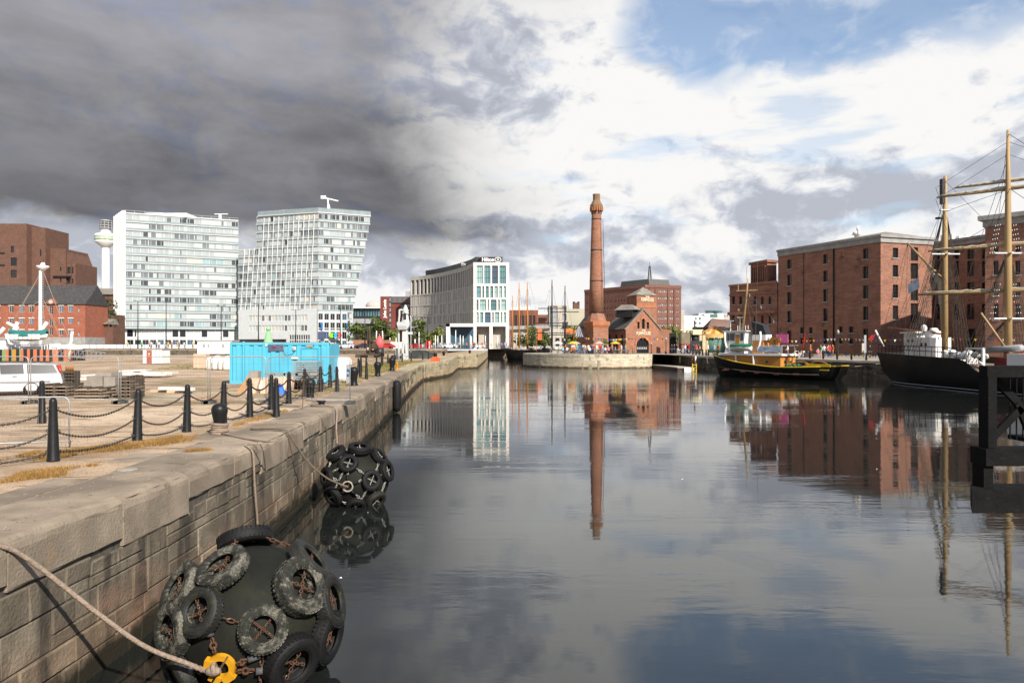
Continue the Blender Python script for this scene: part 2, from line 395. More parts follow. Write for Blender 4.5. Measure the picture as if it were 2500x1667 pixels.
def coping_block(pa, s0, s1, dep, h, rr, n=None):
    """one long stone on the wall's edge with a worn round nose"""
    b = B(); rings = []; n = n or max(1, int((s1 - s0) / (.3 if s0 < 26 else 1.2))); ph = s0 * 7
    for i in range(n + 1):
        t = s0 + (s1 - s0) * i / n
        pr = [(-dep, -h), (-dep, 0)] + [(-rr + rr * sin(a), -rr + rr * cos(a)) for a in (0, pi / 8, pi / 4, 3 * pi / 8, pi / 2)] + [(.0, -h + .02), (-.02, -h)]
        jz = lambda k: .006 * sin(t * 9.1 + ph + k * 1.7) + .005 * sin(t * 23 + k * 2.9) - (.02 * max(0, sin(t * 5.3 + ph) - .82) * 5 if 3 < k < 7 else 0)
        rings.append([pa.pt(t, o + (jz(k) if k > 1 else 0), z + (jz(k + 3) if k > 1 else 0)) for k, (o, z) in enumerate(pr)])
    return b.loft(rings, 0)
JR = random.Random(99)
def wall_block(b, pa, s0, s1, z0, z1, o):
    """a squared stone: face o metres proud, small chamfer, top and bottom given as absolute heights"""
    c = min(.016, (z1 - z0) * .2)
    P = lambda t, off, z: (*pa.pt(t, off)[:2], z)
    jj = lambda: JR.uniform(-.009, .009)
    A = [P(s0, -.12, z0), P(s1, -.12, z0), P(s1, -.12, z1), P(s0, -.12, z1)]
    F = [P(s0, o - c, z0), P(s1, o - c, z0), P(s1, o - c, z1), P(s0, o - c, z1)]
    G = [P(s0 + c + jj(), o + jj(), z0 + c + jj() * .6), P(s1 - c + jj(), o + jj(), z0 + c + jj() * .6), P(s1 - c + jj(), o + jj(), z1 - c + jj() * .6), P(s0 + c + jj(), o + jj(), z1 - c + jj() * .6)]
    b.add(A + F + G, [(0, 1, 5, 4), (1, 2, 6, 5), (2, 3, 7, 6), (3, 0, 4, 7), (4, 5, 9, 8), (5, 6, 10, 9), (6, 7, 11, 10), (7, 4, 8, 11), (8, 9, 10, 11)])
    return b
def quay_wall(name, pa, s_parts, m_cop, m_st, cl=(1.3, 2.3), ch=(.42, .7), dep=1.15, bl=(.28, 1.25), bh=(.2, .5), rr=.16, zb=-.5, s_start=0, seed=1, m_far=None, s_far=1e9, m_core=None):
    q = random.Random(seed)
    root = bpy.data.objects.new(name, None); COL.objects.link(root); root['kind'] = 'structure'
    p0, _ = pa.at(0); root.location = (p0.x, p0.y, 0)
    back = B(); n = int(pa.L / 1.5) + 1
    back.loft([[(*pa.pt(pa.L * i / n, -.05)[:2], zb), pa.pt(pa.L * i / n, -.05, -.05)] for i in range(n + 1)], closed=False)
    part('mortar_core', back, m_core or M['mortar'], root, world=True)
    cops = []; s = s_start
    while s < pa.L - .3:
        e = min(s + q.uniform(*cl), pa.L); h = q.uniform(*ch); cops.append((s, e, h))
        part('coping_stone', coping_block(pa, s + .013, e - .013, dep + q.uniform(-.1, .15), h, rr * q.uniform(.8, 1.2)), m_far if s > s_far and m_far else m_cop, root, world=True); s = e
    rest = B(); far = B(); cnt = 0; q3 = random.Random(seed)
    z = zb; rows = []
    top = max(p.z for p in pa.p)
    while z < top: h = q.uniform(*bh); rows.append((z, z + h)); z += h
    blocks = []
    for z0, z1 in rows:
        s = s_start - q.random() * .5
        while s < pa.L:
            e = min(s + q.uniform(*bl), pa.L)
            if e > s_start + .05 and e - s > .12:
                a = max(s, s_start); ztop = pa.at((a + e) / 2)[0].z; lim = ztop - max([c[2] for c in cops if c[0] < e and c[1] > a] + [0]) 
                zz = min(z1, lim + .0)
                if zz - z0 > .07:
                    if zz - z0 > .3 and q.random() < .45: m_ = z0 + (zz - z0) * q.uniform(.35, .65); blocks += [(a, e, z0, m_), (a, e, m_, zz)] if e - a < .6 else [(a, e, z0, m_), (a, (a + e) / 2, m_, zz), ((a + e) / 2, e, m_, zz)]
                    else: blocks.append((a, e, z0, zz))
            s = e
    for a, e, z0, z1 in blocks:
        g = q.uniform(.004, .009); o = -.025 + q.uniform(-.014, .014)
        if a < s_parts and cnt < 300 and z1 > -.1:
            part('stone_block', wall_block(B(), pa, a + g, e - g, z0 + g, z1 - g, o), m_st, root, world=True); cnt += 1
        else: wall_block(far if a > s_far + q3.uniform(-9, 9) else rest, pa, a + g, e - g, z0 + g, z1 - g, o)
    part('stone_blocks_beyond', rest, m_st, root, world=True, stuff=True)
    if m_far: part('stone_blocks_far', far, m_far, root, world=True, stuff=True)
    return root

left_pts = [(-5.35, 2.6, 2.1), (-5.3, 5.5, 2.1), (-5.2, 8, 2.1), (-5.12, 11, 2.1), (-5.15, 14, 2.1), (-5.3, 18, 2.1), (-5.75, 25, 2.1), (-6.25, 32, 2.1), (-6.85, 40, 2.1), (-7.9, 53, 2.08), (-9.1, 68, 2.0), (-10.3, 85.5, 1.95)]
left_pts = smooth(left_pts) + smooth([(-8.4, 96.5, 2.2), (-8.4, 104, 2.25), (-9.0, 119, 2.4), (-9.2, 126, 2.5)], 4) + [Vector((-6.15, 132, 2.6)), Vector((-6.4, 150, 2.5)), Vector((-7.2, 200, 2.4)), Vector((-8.2, 252, 2.3))]
PL = Path(left_pts)
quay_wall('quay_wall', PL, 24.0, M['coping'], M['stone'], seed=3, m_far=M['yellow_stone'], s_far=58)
# ground of the left quay
def ground_poly(name, pts, z, m):
    b = B(); b.poly(pts, (), lambda u, w: (u, w, z)); return struct(name, b, m)
gb = B(); inner = [PL.pt(PL.L * i / 160, -1.02) for i in range(161)]
for a, b2 in zip(inner, inner[1:]):
    gb.quad((a[0], a[1], a[2] - .02), (b2[0], b2[1], b2[2] - .02), (-60, b2[1], 2.07), (-60, a[1], 2.07))
gb.quad((-54, 2, 2.07), (-54, 252, 2.07), (-60, 252, 2.07), (-60, 2, 2.07)) if False else None
for x0, x1, y0, y1 in ((-60, -420, 2, 89), (-60, -420, 103, 252), (-118, -420, 89, 103)): gb.quad((x0, y0, 2.07), (x0, y1, 2.07), (x1, y1, 2.07), (x1, y0, 2.07))
for f in range(len(gb.f)): gb.f[f] = gb.f[f][::-1]
struct('dirt_ground', gb, M['dirt'])
# pumphouse quay (curved, pale) and the long quay under the warehouses
pp = smooth([(20, 252, 2.35), (19, 200, 2.45), (17, 176, 2.5), (8, 163, 2.5), (2.7, 152, 2.5), (2.9, 143, 2.52), (7.5, 135, 2.52), (14, 130, 2.52), (20, 130, 2.52), (24.3, 132.4, 2.52), (26.3, 137, 2.52)], 5)
PP = Path(pp)
quay_wall('pumphouse_quay_wall', PP, 0, M['pale_stone'], M['pale_stone'], cl=(1.6, 2.6), ch=(.5, .55), bl=(.9, 1.7), bh=(.42, .5), seed=8, rr=.06, m_core=M['pale_core'])
PR = Path([(26.2, 137.1, 2.5), (28.8, 143.5, 2.5), (30.1, 143.2, 2.5), (30.4, 119, 2.42), (45, 96.5, 2.15), (60.6, 73, 2.12), (74, 52, 2.1), (88, 30, 2.1), (96, 18, 2.1)])
M['dark_stone'] = mat('dark_quay_stone', (.10, .082, .06), (.055, .046, .036), sc=.7, rough=.92, bump=.6, bs=6, isl=.2, rnd=.15, wear=[((.20, .175, .14), .6, .58, .72), ((.028, .026, .02), .8, .5, .65, (1, 1, .3))])
M['worn_coping'] = mat('worn_pale_coping', (.46, .40, .33), (.33, .29, .235), sc=.8, rough=.9, rnd=.1)
quay_wall('warehouse_quay_wall', PR, 0, M['worn_coping'], M['dark_stone'], cl=(1.5, 2.4), ch=(.32, .36), bl=(.8, 1.6), bh=(.4, .48), seed=12, rr=.05)
ga = B(); E = [PP.pt(PP.L * i / 60, -1.0, -.02) for i in range(61)]
E2 = [PR.pt(PR.L * i / 60, -1.0, -.02) for i in range(61)]
ga.poly([(p[0], p[1]) for p in E] + [(p[0], p[1]) for p in E2[14:]] + [(230, 18), (230, 252)], (), lambda u, w: (u, w, 2.08 + .42 * min(1, max(0, (w - 92) / 42))))
struct('quay_pavement', ga, M['paving'])
# near quay under the camera and the city ground beyond the docks
nb = B(); nb.box(-40, 60, -60, 2.55, -1, 2.1); nb.box(16, 60, 2.56, 13, -1, 2.1); struct('lock_side_pavement', nb, M['paving'])
cg = B(); cg.quad((-900, 252, 3.25), (1200, 252, 3.25), (1200, 4500, 3.25), (-900, 4500, 3.25)); cg.quad((-3500, 252, 3.25), (-900, 252, 3.25), (-900, 4500, 3.25), (-3500, 4500, 3.25))
cg.quad((1200, -60, 3.25), (4000, -60, 3.25), (4000, 4500, 3.25), (1200, 4500, 3.25)); cg.quad((230, 252, 3.25), (230, -60, 3.25), (1200, -60, 3.25), (1200, 252, 3.25))
cg.quad((-3500, -60, 3.25), (-420, -60, 3.25), (-420, 252, 3.25), (-3500, 252, 3.25))
struct('street', cg, M['asphalt'])
fw = Path([(-8.3, 251.8, 2.9), (20.5, 251.8, 2.9)]); 
quay_wall('far_dock_wall', fw, 0, M['coping'], mat('brown_dock_stone', (.20, .14, .10), (.12, .09, .065), sc=.4, isl=.2), cl=(2, 3), bl=(1.5, 2.5), bh=(.6, .8), seed=4)
# ------------------------------------------------------------------ buildings
def on_wall(u, p0, p1):                                   # where the sight line of column u meets the wall line: (metres along, distance)
    k = (u - CU) / FOC; dx_, dy_ = p1[0] - p0[0], p1[1] - p0[1]; L = hypot(dx_, dy_)
    t = (k * p0[1] - p0[0]) / (dx_ - k * dy_); return t * L, p0[1] + t * dy_
def holes(p0, p1, lst):
    out = []
    for ua, ub, va, vb in lst:
        a, Ya = on_wall(ua, p0, p1); b, Yb = on_wall(ub, p0, p1); Y = (Ya + Yb) / 2
        out.append((a, b, PZ(vb, Y), PZ(va, Y)))
    return out
WC = {}
def window_mesh(w, h, nx, nz, mf, mp, bar=.07, sill=False, split=None):
    key = (round(w, 2), round(h, 2), nx, nz, mf.name, mp.name, sill)
    if key in WC: return WC[key]
    b = B(); b.quad((-w / 2, .04, 0), (w / 2, .04, 0), (w / 2, .04, h), (-w / 2, .04, h), 1)
    for i in range(nx + 1):
        x = -w / 2 + w * i / nx; t = bar if i in (0, nx) else bar * .7
        x = min(max(x, -w / 2 + t / 2), w / 2 - t / 2); b.box(x - t / 2, x + t / 2, -.03, .035, 0, h, 0)
    for i in range(nz + 1):
        z = h * i / nz; t = bar if i in (0, nz) else bar * .7; z = min(max(z, t / 2), h - t / 2)
        b.box(-w / 2, w / 2, -.025, .03, z - t / 2, z + t / 2, 0)
    me = b.mesh('window'); me.materials.append(mf); me.materials.append(mp); WC[key] = me
    return me
def set_windows(root, p0, p1, ops, d, nx, nz, mf, panes, name='window', sill=None, bar=.07):
    L = hypot(p1[0] - p0[0], p1[1] - p0[1]); ux, uy = (p1[0] - p0[0]) / L, (p1[1] - p0[1]) / L; nx_, ny_ = uy, -ux
    rz = atan2(uy, ux); l = root.location
    for i, o in enumerate(ops):
        u = (o[0] + o[1]) / 2; mp = R.choice(panes); w, h = o[1] - o[0], o[3] - o[2]
        kx = nx if not callable(nx) else nx(w); kz = nz if not callable(nz) else nz(h)
        me = window_mesh(w, h, kx, kz, mf, mp, bar)
        part(name, me, [], root, (p0[0] + ux * u - nx_ * (d - .06) - l[0], p0[1] + uy * u - ny_ * (d - .06) - l[1], o[2] - l[2]), rz)
    if sill:
        for o in ops:
            b = B(); w = (o[1] - o[0]) / 2 + .15; b.box(-w, w, -.12, .1, -.22, -.02); u = (o[0] + o[1]) / 2
            part('window_sill', b, sill, root, (p0[0] + ux * u - l[0], p0[1] + uy * u - l[1], o[2] - l[2]), rz)
def body(root, foot, z0, z1, ops, mw, mr, d=.3, roof_t=.25, over=0, mrev=None):
    b = B(); n = len(foot)
    for i in range(n): b.wall(foot[i], foot[(i + 1) % n], z0, z1, ops.get(i, ()), d, 0, 1 if mrev else None)
    part('wall', b, [mw, mrev] if mrev else mw, root, world=True)
    rb = B(); rb.poly(foot, (), lambda u, w: (u, w, z1 - .02)); part('roof', rb, mr, root, world=True)
def band(root, pts, z0, z1, out, m, name='cornice', closed=False, inn=.1):
    """moulding running along plan points, standing `out` proud of the wall"""
    b = B(); n = len(pts); rings = []
    for i, p in enumerate(pts):
        a = pts[i - 1] if (i > 0 or closed) else p; c = pts[(i + 1) % n] if (i < n - 1 or closed) else p
        d1 = Vector((p[0] - a[0], p[1] - a[1])); d2 = Vector((c[0] - p[0], c[1] - p[1]))
        if d1.length < 1e-6: d1 = d2
        if d2.length < 1e-6: d2 = d1
        d1.normalize(); d2.normalize(); n1 = Vector((d1.y, -d1.x)); n2 = Vector((d2.y, -d2.x)); nn = (n1 + n2); nn = nn / max(.3, nn.dot(n1))
        rings.append([(p[0] + nn.x * o, p[1] + nn.y * o, z) for o, z in ((-inn, z0), (out, z0), (out, z1), (-inn, z1))])
    if closed: rings.append(rings[0])
    b.loft(rings, cap=not closed); return part(name, b, m, root, world=True)
def text(name, s, size, m, parent, loc, rot, ext=.05, align='CENTER', sx=1.0, bold=0):
    c = bpy.data.curves.new(name, 'FONT'); c.body = s; c.size = size; c.extrude = ext; c.align_x = align; c.align_y = 'CENTER'; c.offset = bold
    c.resolution_u = 3; tmp = bpy.data.objects.new(name, c); me = bpy.data.meshes.new_from_object(tmp); bpy.data.objects.remove(tmp); bpy.data.curves.remove(c)
    me.name = name; me.materials.clear(); me.materials.append(m); o = bpy.data.objects.new(name, me); COL.objects.link(o)
    if parent is not None:
        o.parent = parent; l = parent.location; loc = (loc[0] - l[0], loc[1] - l[1], loc[2] - l[2])
    o.location = loc; o.rotation_euler = rot; o.scale.x = sx; return o
BR = ((.22, .17, .135), .24, .09, .012)
M['brick_w'] = mat('warehouse_brick', (.345, .165, .112), (.235, .112, .08), sc=.5, dt=9, rough=.9, bump=.25, bs=9, spec=.15, brick=((.20, .13, .10), .62, .2, .02),
    wear=[((.36, .22, .16), .55, .62, .78), ((.085, .04, .03), .35, .58, .74), ((.34, .15, .09), 1.6, .62, .74, (.5, .5, 2.2))])
M['brick_p'] = mat('pumphouse_brick', (.33, .14, .082), (.235, .096, .06), sc=.7, dt=9, rough=.9, bump=.25, bs=9, spec=.15, brick=((.30, .20, .145), .55, .18, .02),
    wear=[((.15, .07, .05), .4, .6, .76), ((.44, .23, .14), .9, .62, .76)])
M['brick_o'] = mat('orange_brick_trim', (.40, .155, .075), (.32, .12, .055), sc=1, rough=.9)
M['brick_b'] = mat('office_brick', (.185, .082, .06), (.15, .066, .05), sc=.6, rough=.9, brick=((.24, .13, .10), .7, .22, .02))
M['brick_d'] = mat('dark_brown_brick', (.15, .075, .052), (.115, .058, .042), sc=.4, rough=.95, brick=((.12, .07, .05), .8, .25, .02))
M['brick_r'] = mat('red_brick', (.33, .10, .055), (.26, .08, .048), sc=.5, rough=.9, brick=((.26, .13, .09), .7, .22, .02))
M['granite'] = mat('grey_cornice', (.34, .33, .31), (.24, .235, .225), sc=.6, rough=.85)
M['slate'] = mat('slate_roof', (.075, .072, .072), (.045, .044, .045), sc=1.2, rough=.75, bump=.4, bs=5, brick=((.03, .03, .03), .6, .35, .03))
M['slate_l'] = mat('weathered_slate', (.30, .27, .23), (.20, .18, .155), sc=.8, rough=.85, brick=((.12, .11, .10), .6, .35, .02))
M['slate_b'] = mat('mossy_slate', (.20, .18, .155), (.125, .115, .10), sc=.7, rough=.85, brick=((.04, .04, .035), .6, .35, .03), wear=[((.14, .13, .07), .6, .6, .75)])
M['white'] = mat('white_render', (.78, .745, .68), (.72, .69, .63), sc=.3, rough=.7)
M['concrete'] = mat('pale_concrete', (.46, .42, .365), (.40, .365, .32), sc=.4, rough=.85)
M['grey'] = mat('grey_cladding', (.33, .34, .35), (.28, .29, .30), sc=.4, rough=.6)
M['black'] = mat('black_panel', (.018, .019, .022), (.03, .03, .033), sc=.5, rough=.45)
M['iron'] = mat('black_iron', (.010, .010, .011), (.015, .015, .015), sc=6, rough=.5, spec=.22, bump=.1, bs=30)
M['win_d'] = glass('dark_window_glass', (.012, .014, .018), rough=.12)
M['win_d2'] = glass('grimy_window_glass', (.022, .02, .02), rough=.25)
M['frame_d'] = mat('dark_window_frame', (.03, .026, .024), rough=.6)
M['frame_w'] = mat('white_frame', (.7, .7, .68), rough=.5)
M['teal1'] = glass('teal_glass', (.10, .22, .24), rough=.06, rnd=.3); M['teal2'] = glass('pale_teal_glass', (.27, .42, .40), rough=.12, rnd=.15); M['teal3'] = glass('deep_blue_glass', (.05, .10, .15), rough=.05)
M['gold'] = mat('cream_letters', (.78, .66, .47), rough=.5); M['wht'] = mat('white_paint', (.8, .8, .78), (.74, .74, .72), sc=3, rough=.45)

# --- warehouses on the right
H24, Q = 24.0, 2.0
wA, wC, wR = (56.3, 156.0), (67.0, 134.0), (78.8, 138.0)
r = thing('brick_warehouse', 'five storey brown brick dockside warehouse with one sunlit end and dark windows', 'warehouse', (67, 134, Q))
opsL = holes(wA, wC, [(1921.5, 1932, v0, v1) for v0, v1 in ((634, 656), (671, 697), (713, 743), (759, 787), (807, 838))]
    + [(2009.5, 2020, v0, v1) for v0, v1 in ((621, 644), (661, 688), (706, 736), (753, 784), (805, 839))]
    + [(2106.5, 2119.5, v0, v1) for v0, v1 in ((607, 632), (650, 680), (697, 729), (748, 781), (803, 829))]
    + [(1953, 1961, 799, 814), (1975, 1983.5, 799, 814), (1953, 1961, 825, 839), (1975, 1983.5, 825, 839), (2048, 2057, 797, 812), (2072, 2083, 797, 812), (2048, 2057, 825, 839), (2072, 2083, 825, 839)])
rows = [(725, 782), (825, 893), (938, 1015), (1060, 1140)]
opsE = holes(wC, wR, [(2179.6, 2193, 300 + a / 2.376, 300 + b / 2.376) for a, b in rows])
bay = holes(wC, wR, [(2223.4, 2241.5, 300 + a / 2.376, 300 + b / 2.376) for a, b in ((722, 800), (815, 905), (918, 1030), (1047, 1160))])
door = holes(wC, wR, [(2223.4, 2241.5, 806, 862)])
foot = [wA, wC, wR, (84, 146), (73, 168)]
body(r, foot, Q, H24, {0: opsL, 1: opsE + bay + door}, M['brick_w'], M['slate_l'], .35)
for a, b_, o in ((wA, wC, opsL), (wC, wR, opsE)): set_windows(r, a, b_, o, .35, 3, lambda h: max(3, int(h / .5)), M['frame_d'], [M['win_d'], M['win_d2']], sill=M['granite'])
set_windows(r, wC, wR, bay + door, .35, 2, 3, M['frame_d'], [M['win_d2']], name='loading_door')
band(r, foot[:3], H24 - 1.15, H24 - .25, .22, M['granite'])
band(r, foot[:3], H24 - .24, H24 + .22, .5, M['granite'], 'gutter')
hip = B(); c0 = [(x, y, H24 + .2) for x, y in foot]; A_, B_ = (62.5, 160, H24 + .6), (72.5, 143, H24 + 2.1)
hip.add(c0 + [A_, B_], [(0, 1, 6, 5), (1, 2, 6), (2, 3, 6), (3, 4, 5, 6), (4, 0, 5)]); part('hipped_roof', hip, M['slate_l'], r, world=True)
dp = B()
for u in (2036.5, 1963):
    s_, Y = on_wall(u, wA, wC); L = hypot(10.7, 22); x, y = wA[0] + 10.7 * s_ / L - .15, wA[1] - 22 * s_ / L - .08
    if u > 2000: dp.tube([(x, y, Q), (x, y, H24 - 1.2)], .14, 8)
    else: dp.tube([(x, y, Q), (x, y, H24 - 1.2)], .05, 6)
part('drainpipe', dp, M['iron'], r, world=True)
vt = B(); s_, Y = on_wall(2090, wA, wC); px, py = PX(2092, 146), 146
for k_, rr in ((0, .9), (3, .35), (-4, .3)): vt.lathe([(rr * .5, 0), (rr * .5, .9), (rr, 1.0), (rr * .8, 1.5), (.05, 1.9)], 12, (px + k_ * .6, py + k_ * 1.4, H24 + 1.0))
part('roof_vent', vt, M['wht'], r, world=True, stuff=True)

# low range with the stair tower
lA, lC = (49.3, 167.0), (56.1, 156.0)
r = thing('brick_office', 'low two storey brown brick range with a square ribbed tower beside the warehouse', 'building', (49.3, 167, Q))
o1 = holes(lA, lC, [(u, u + 7, 724, 743) for u in (1787, 1804.5, 1839.5, 1857.5, 1876)] + [(u, u + 7, 770, 790) for u in (1787, 1804.5, 1839.5, 1857.5, 1876)] + [(u, u + 7, 815, 845) for u in (1804, 1858)])
foot = [lA, lC, (64, 170), (56, 181)]
body(r, foot, Q, 17.5, {0: o1}, M['brick_w'], M['slate'], .3)
set_windows(r, lA, lC, o1, .3, 2, 4, M['frame_d'], [M['win_d'], M['win_d2']], sill=M['granite'])
band(r, foot[:2], 15.2, 15.6, .25, M['brick_w']); band(r, foot[:2], 17.3, 17.75, .35, M['brick_w'], 'parapet'); band(r, foot[:2], 10.9, 11.6, .75, M['brick_w'], 'string_course')
tb = B(); tA, tB = (PX(1832.5, 166), 166), (PX(1873, 160), 160); tC = (tB[0] + 2.6, tB[1] + 1.6); tD = (tA[0] + 2.6, tA[1] + 1.6)
tb.prism([tA, tB, tC, tD], 17.3, 22.2); L = hypot(tB[0] - tA[0], tB[1] - tA[1])
for i in range(7):
    k_ = .1 + .8 * i / 6; x, y = tA[0] + (tB[0] - tA[0]) * k_, tA[1] + (tB[1] - tA[1]) * k_
    tb.obox((x - .12, y - .1, 19.9), Vector((tB[0] - tA[0], tB[1] - tA[1], 0)) / L * .13, Vector((-.12, -.1, 0)), (0, 0, 1.6))
part('tower', tb, M['brick_w'], r, world=True)
band(r, [tA, tB, tC, tD], 22.15, 22.7, .35, M['brick_w'], 'tower_cornice', True, 1.2)
tb = B(); tb.box(PX(1879, 166), PX(1886, 166), 165, 167.5, 17, 21); part('chimney', tb, M['brick_p'], r, world=True)
tb = B(); x0 = PX(1880, 170); tb.add([(x0, 170, 17), (x0 + 5, 170, 17), (x0 + 5, 172, 17), (x0, 172, 17), (x0 + 4.6, 170, 19.8), (x0 + 4.6, 172, 19.8)], [(0, 1, 4), (0, 4, 5, 3), (1, 2, 5, 4), (2, 3, 5)]); part('glazed_roof', tb, M['granite'], r, world=True)

# recessed range and the nearest block
nA, nC = (79.4, 139.2), (83.6, 129.0)
r = thing('brick_range', 'shaded brick warehouse range set back between two taller blocks, behind the masts', 'warehouse', (79.4, 139, Q))
o1 = holes(nA, nC, [(u, u + w_, 300 + a / 2.376, 300 + b / 2.376) for u, w_ in ((2286, 8), (2329, 12), (2361, 18), (2397, 9)) for a, b in ((722, 790), (800, 890), (925, 985), (1050, 1140))] + [(2361, 2381, 803, 862)])
foot = [nA, nC, (97, 131), (95, 146)]
body(r, foot, Q, 23.4, {0: o1}, M['brick_w'], M['slate'], .4)
set_windows(r, nA, nC, o1, .4, 2, lambda h: max(3, int(h / .6)), M['frame_d'], [M['win_d'], M['win_d2']])
band(r, foot[:2], 22.3, 23.1, .2, M['granite']); band(r, foot[:2], 23.1, 23.55, .5, M['granite'], 'gutter')
vt = B()
for k_ in range(7):
    x = PX(2300 + k_ * 17, 138); h_ = R.uniform(.5, 1.3); vt.box(x, x + R.uniform(.5, 1.4), 137, 138.5, 23.3, 23.5 + h_)
part('roof_plant', vt, M['wht'], r, world=True)
bA, bC = (69.3, 108.0), (95.0, 77.0)
r = thing('corner_warehouse', 'tall brown brick warehouse block with a projecting grey gutter behind the main mast', 'warehouse', (69.3, 108, Q))
o1 = holes(bA, bC, [(u, u + 13, 300 + a / 2.376, 300 + b / 2.376) for u in (2425, 2478, 2530, 2590, 2650, 2720) for a, b in ((690, 750), (800, 880), (925, 1000), (1050, 1140))])
HB = 22.7
foot = [(85, 121.4), bA, bC, (125, 100), (108, 125)]
body(r, foot, Q, HB, {1: o1}, M['brick_w'], M['slate'], .4)
set_windows(r, bA, bC, o1, .4, 3, 5, M['frame_d'], [M['win_d'], M['win_d2']], sill=M['granite'])
band(r, foot[:3], HB - 1.3, HB - .35, .25, M['granite']); band(r, foot[:3], HB - .35, HB + .3, .75, M['granite'], 'gutter')

# --- pumphouse
GZ = 2.5
cY = 149.0
def cx(u): return PX(u, cY)
r = thing('chimney_stack', 'very tall tapering red brick chimney with corbelled crown and black iron bands', 'chimney', (cx(1456), cY, GZ))
z_ = lambda v: PZ(v, cY)
n8 = 8; k8 = cY / FOC; Cc = (cx(1456.2), cY, 0)
rad = lambda pxw: pxw / 2 * k8
sq = [(rad(48) * 1.0 * sx_, rad(48) * sy_) for sx_, sy_ in ((-1, -1), (1, -1), (1, 1), (-1, 1))]
b = B(); ang = radians(24)
def rot2(x, y, a): return (x * cos(a) - y * sin(a), x * sin(a) + y * cos(a))
qd = [rot2(x, y, ang) for x, y in ((-1, -1), (1, -1), (1, 1), (-1, 1))]
b.loft([[(Cc[0] + x * w_, cY + y * w_, z) for x, y in qd] for w_, z in ((1.74, GZ), (1.72, z_(800)))]); part('base', b, M['brick_p'], r, world=True)
b = B(); b.loft([[(Cc[0] + x * w_, cY + y * w_, z) for x, y in qd] for w_, z in ((1.74, z_(800)), (1.98, z_(794)), (1.98, z_(786)), (1.85, z_(785)))]); part('base_cornice', b, M['brick_o'], r, world=True)
b = B(); b.loft([[(Cc[0] + rad(50) * cos(2 * pi * (j + .5) / 8 + ang), cY + rad(50) * sin(2 * pi * (j + .5) / 8 + ang), z_(785)) for j in range(8)], [(Cc[0] + rad(36) * cos(2 * pi * (j + .5) / 8 + ang), cY + rad(36) * sin(2 * pi * (j + .5) / 8 + ang), z_(764)) for j in range(8)]]); part('flared_foot', b, M['slate_l'] if False else M['brick_p'], r, world=True)
b = B(); b.lathe([(rad(36), z_(764)), (rad(33), z_(686)), (rad(28.5), z_(611)), (rad(24), z_(535)), (rad(23.2), z_(522)), (rad(24), z_(516)), (rad(26), z_(513))], 24, Cc); part('shaft', b, M['brick_p'], r, world=True)
b = B()
for i in range(16):
    a = 2 * pi * i / 16; b.obox((Cc[0] + rad(27.5) * cos(a), cY + rad(27.5) * sin(a), z_(511)), Vector((cos(a), sin(a), 0)) * .2, Vector((-sin(a), cos(a), 0)) * .14, (0, 0, .42))
part('corbels', b, M['brick_o'], r, world=True)
b = B(); b.lathe([(rad(26), z_(514)), (rad(32.5), z_(507)), (rad(33), z_(502)), (rad(30), z_(500)), (rad(22), z_(493)), (rad(18.5), z_(490)), (rad(18.5), z_(478)), (rad(19.5), z_(477)), (rad(19), z_(474.5)), (rad(14), z_(474.5)), (rad(13), z_(480))], 8, Cc, ph=.3, sm=False); part('crown', b, mat('sooty_brick', (.235, .145, .085), (.16, .10, .06), sc=1, rough=.95), r, world=True)
b = B()
for i in range(8):
    a = 2 * pi * (i + .5) / 8; b.obox((Cc[0] + rad(24.2) * cos(a), cY + rad(24.2) * sin(a), z_(519)), Vector((cos(a), sin(a), 0)) * .06, Vector((-sin(a), cos(a), 0)) * .17, (0, 0, .32))
part('vent_holes', b, M['black'], r, world=True, stuff=True)
for v, w_ in ((536, 25.0), (611.5, 29.4), (686.5, 33.8), (763.5, 37)):
    b = B(); b.lathe([(rad(w_) - .1, z_(v + 1.2)), (rad(w_), z_(v + 1.2)), (rad(w_), z_(v - 1.2)), (rad(w_) - .1, z_(v - 1.2))], 24, Cc, cap=False, sm=False); part('iron_band', b, M['black'], r, world=True)
b = B(); b.tube([(Cc[0] + .1 + rad(24) + .03 , cY - 1.4, z_(540)), (Cc[0] + rad(36), cY - 2.0, z_(764))], .05, 5); part('lightning_rod', b, M['black'], r, world=True)

r = thing('pumphouse', 'red brick pumphouse pub with sunlit gable, arched door and slate roof at the chimney foot', 'pub', (23.2, 150, GZ))
gA, gB = (PX(1528, 150), 150.0), (PX(1611, 152.5), 152.5); gd = Vector((gB[0] - gA[0], gB[1] - gA[1])); gl = gd.length; gd /= gl; gn = Vector((gd.y, -gd.x))
G = lambda u, w, q=0: (gA[0] + gd.x * u + gn.x * q, gA[1] + gd.y * u + gn.y * q, w)
ZE, ZR = PZ(802, 150), PZ(755, 150.5)
def gu(u): return on_wall(u, gA, gB)[0]
def gz(v): return PZ(v, 151)
def arch(u0, u1, w0, w1, n=10):
    c, rr = (u0 + u1) / 2, (u1 - u0) / 2; return [(u0, w0), (u1, w0)] + [(c + rr * cos(pi * i / n), w1 - rr + rr * sin(pi * i / n)) for i in range(n + 1)]
aw = [arch(gu(1567), gu(1574), gz(802), gz(777.5)), [(gu(1556), gz(802)), (gu(1561.5), gz(802)), (gu(1561.5), gz(786)), (gu(1556), gz(786))], [(gu(1579), gz(802)), (gu(1584.5), gz(802)), (gu(1584.5), gz(786)), (gu(1579), gz(786))]]
ad = arch(gu(1554), gu(1584), GZ + .02, gz(824.5), 14)
b = B(); b.poly([(0, GZ), (gl, GZ), (gl, ZE), (gl / 2, ZR), (0, ZE)], aw + [ad], lambda u, w: G(u, w))
def reveal(b, loop, d):
    for i in range(len(loop)):
        p, q = loop[i], loop[(i + 1) % len(loop)]; b.quad(G(*p), G(*q), G(*q, -d), G(*p, -d))
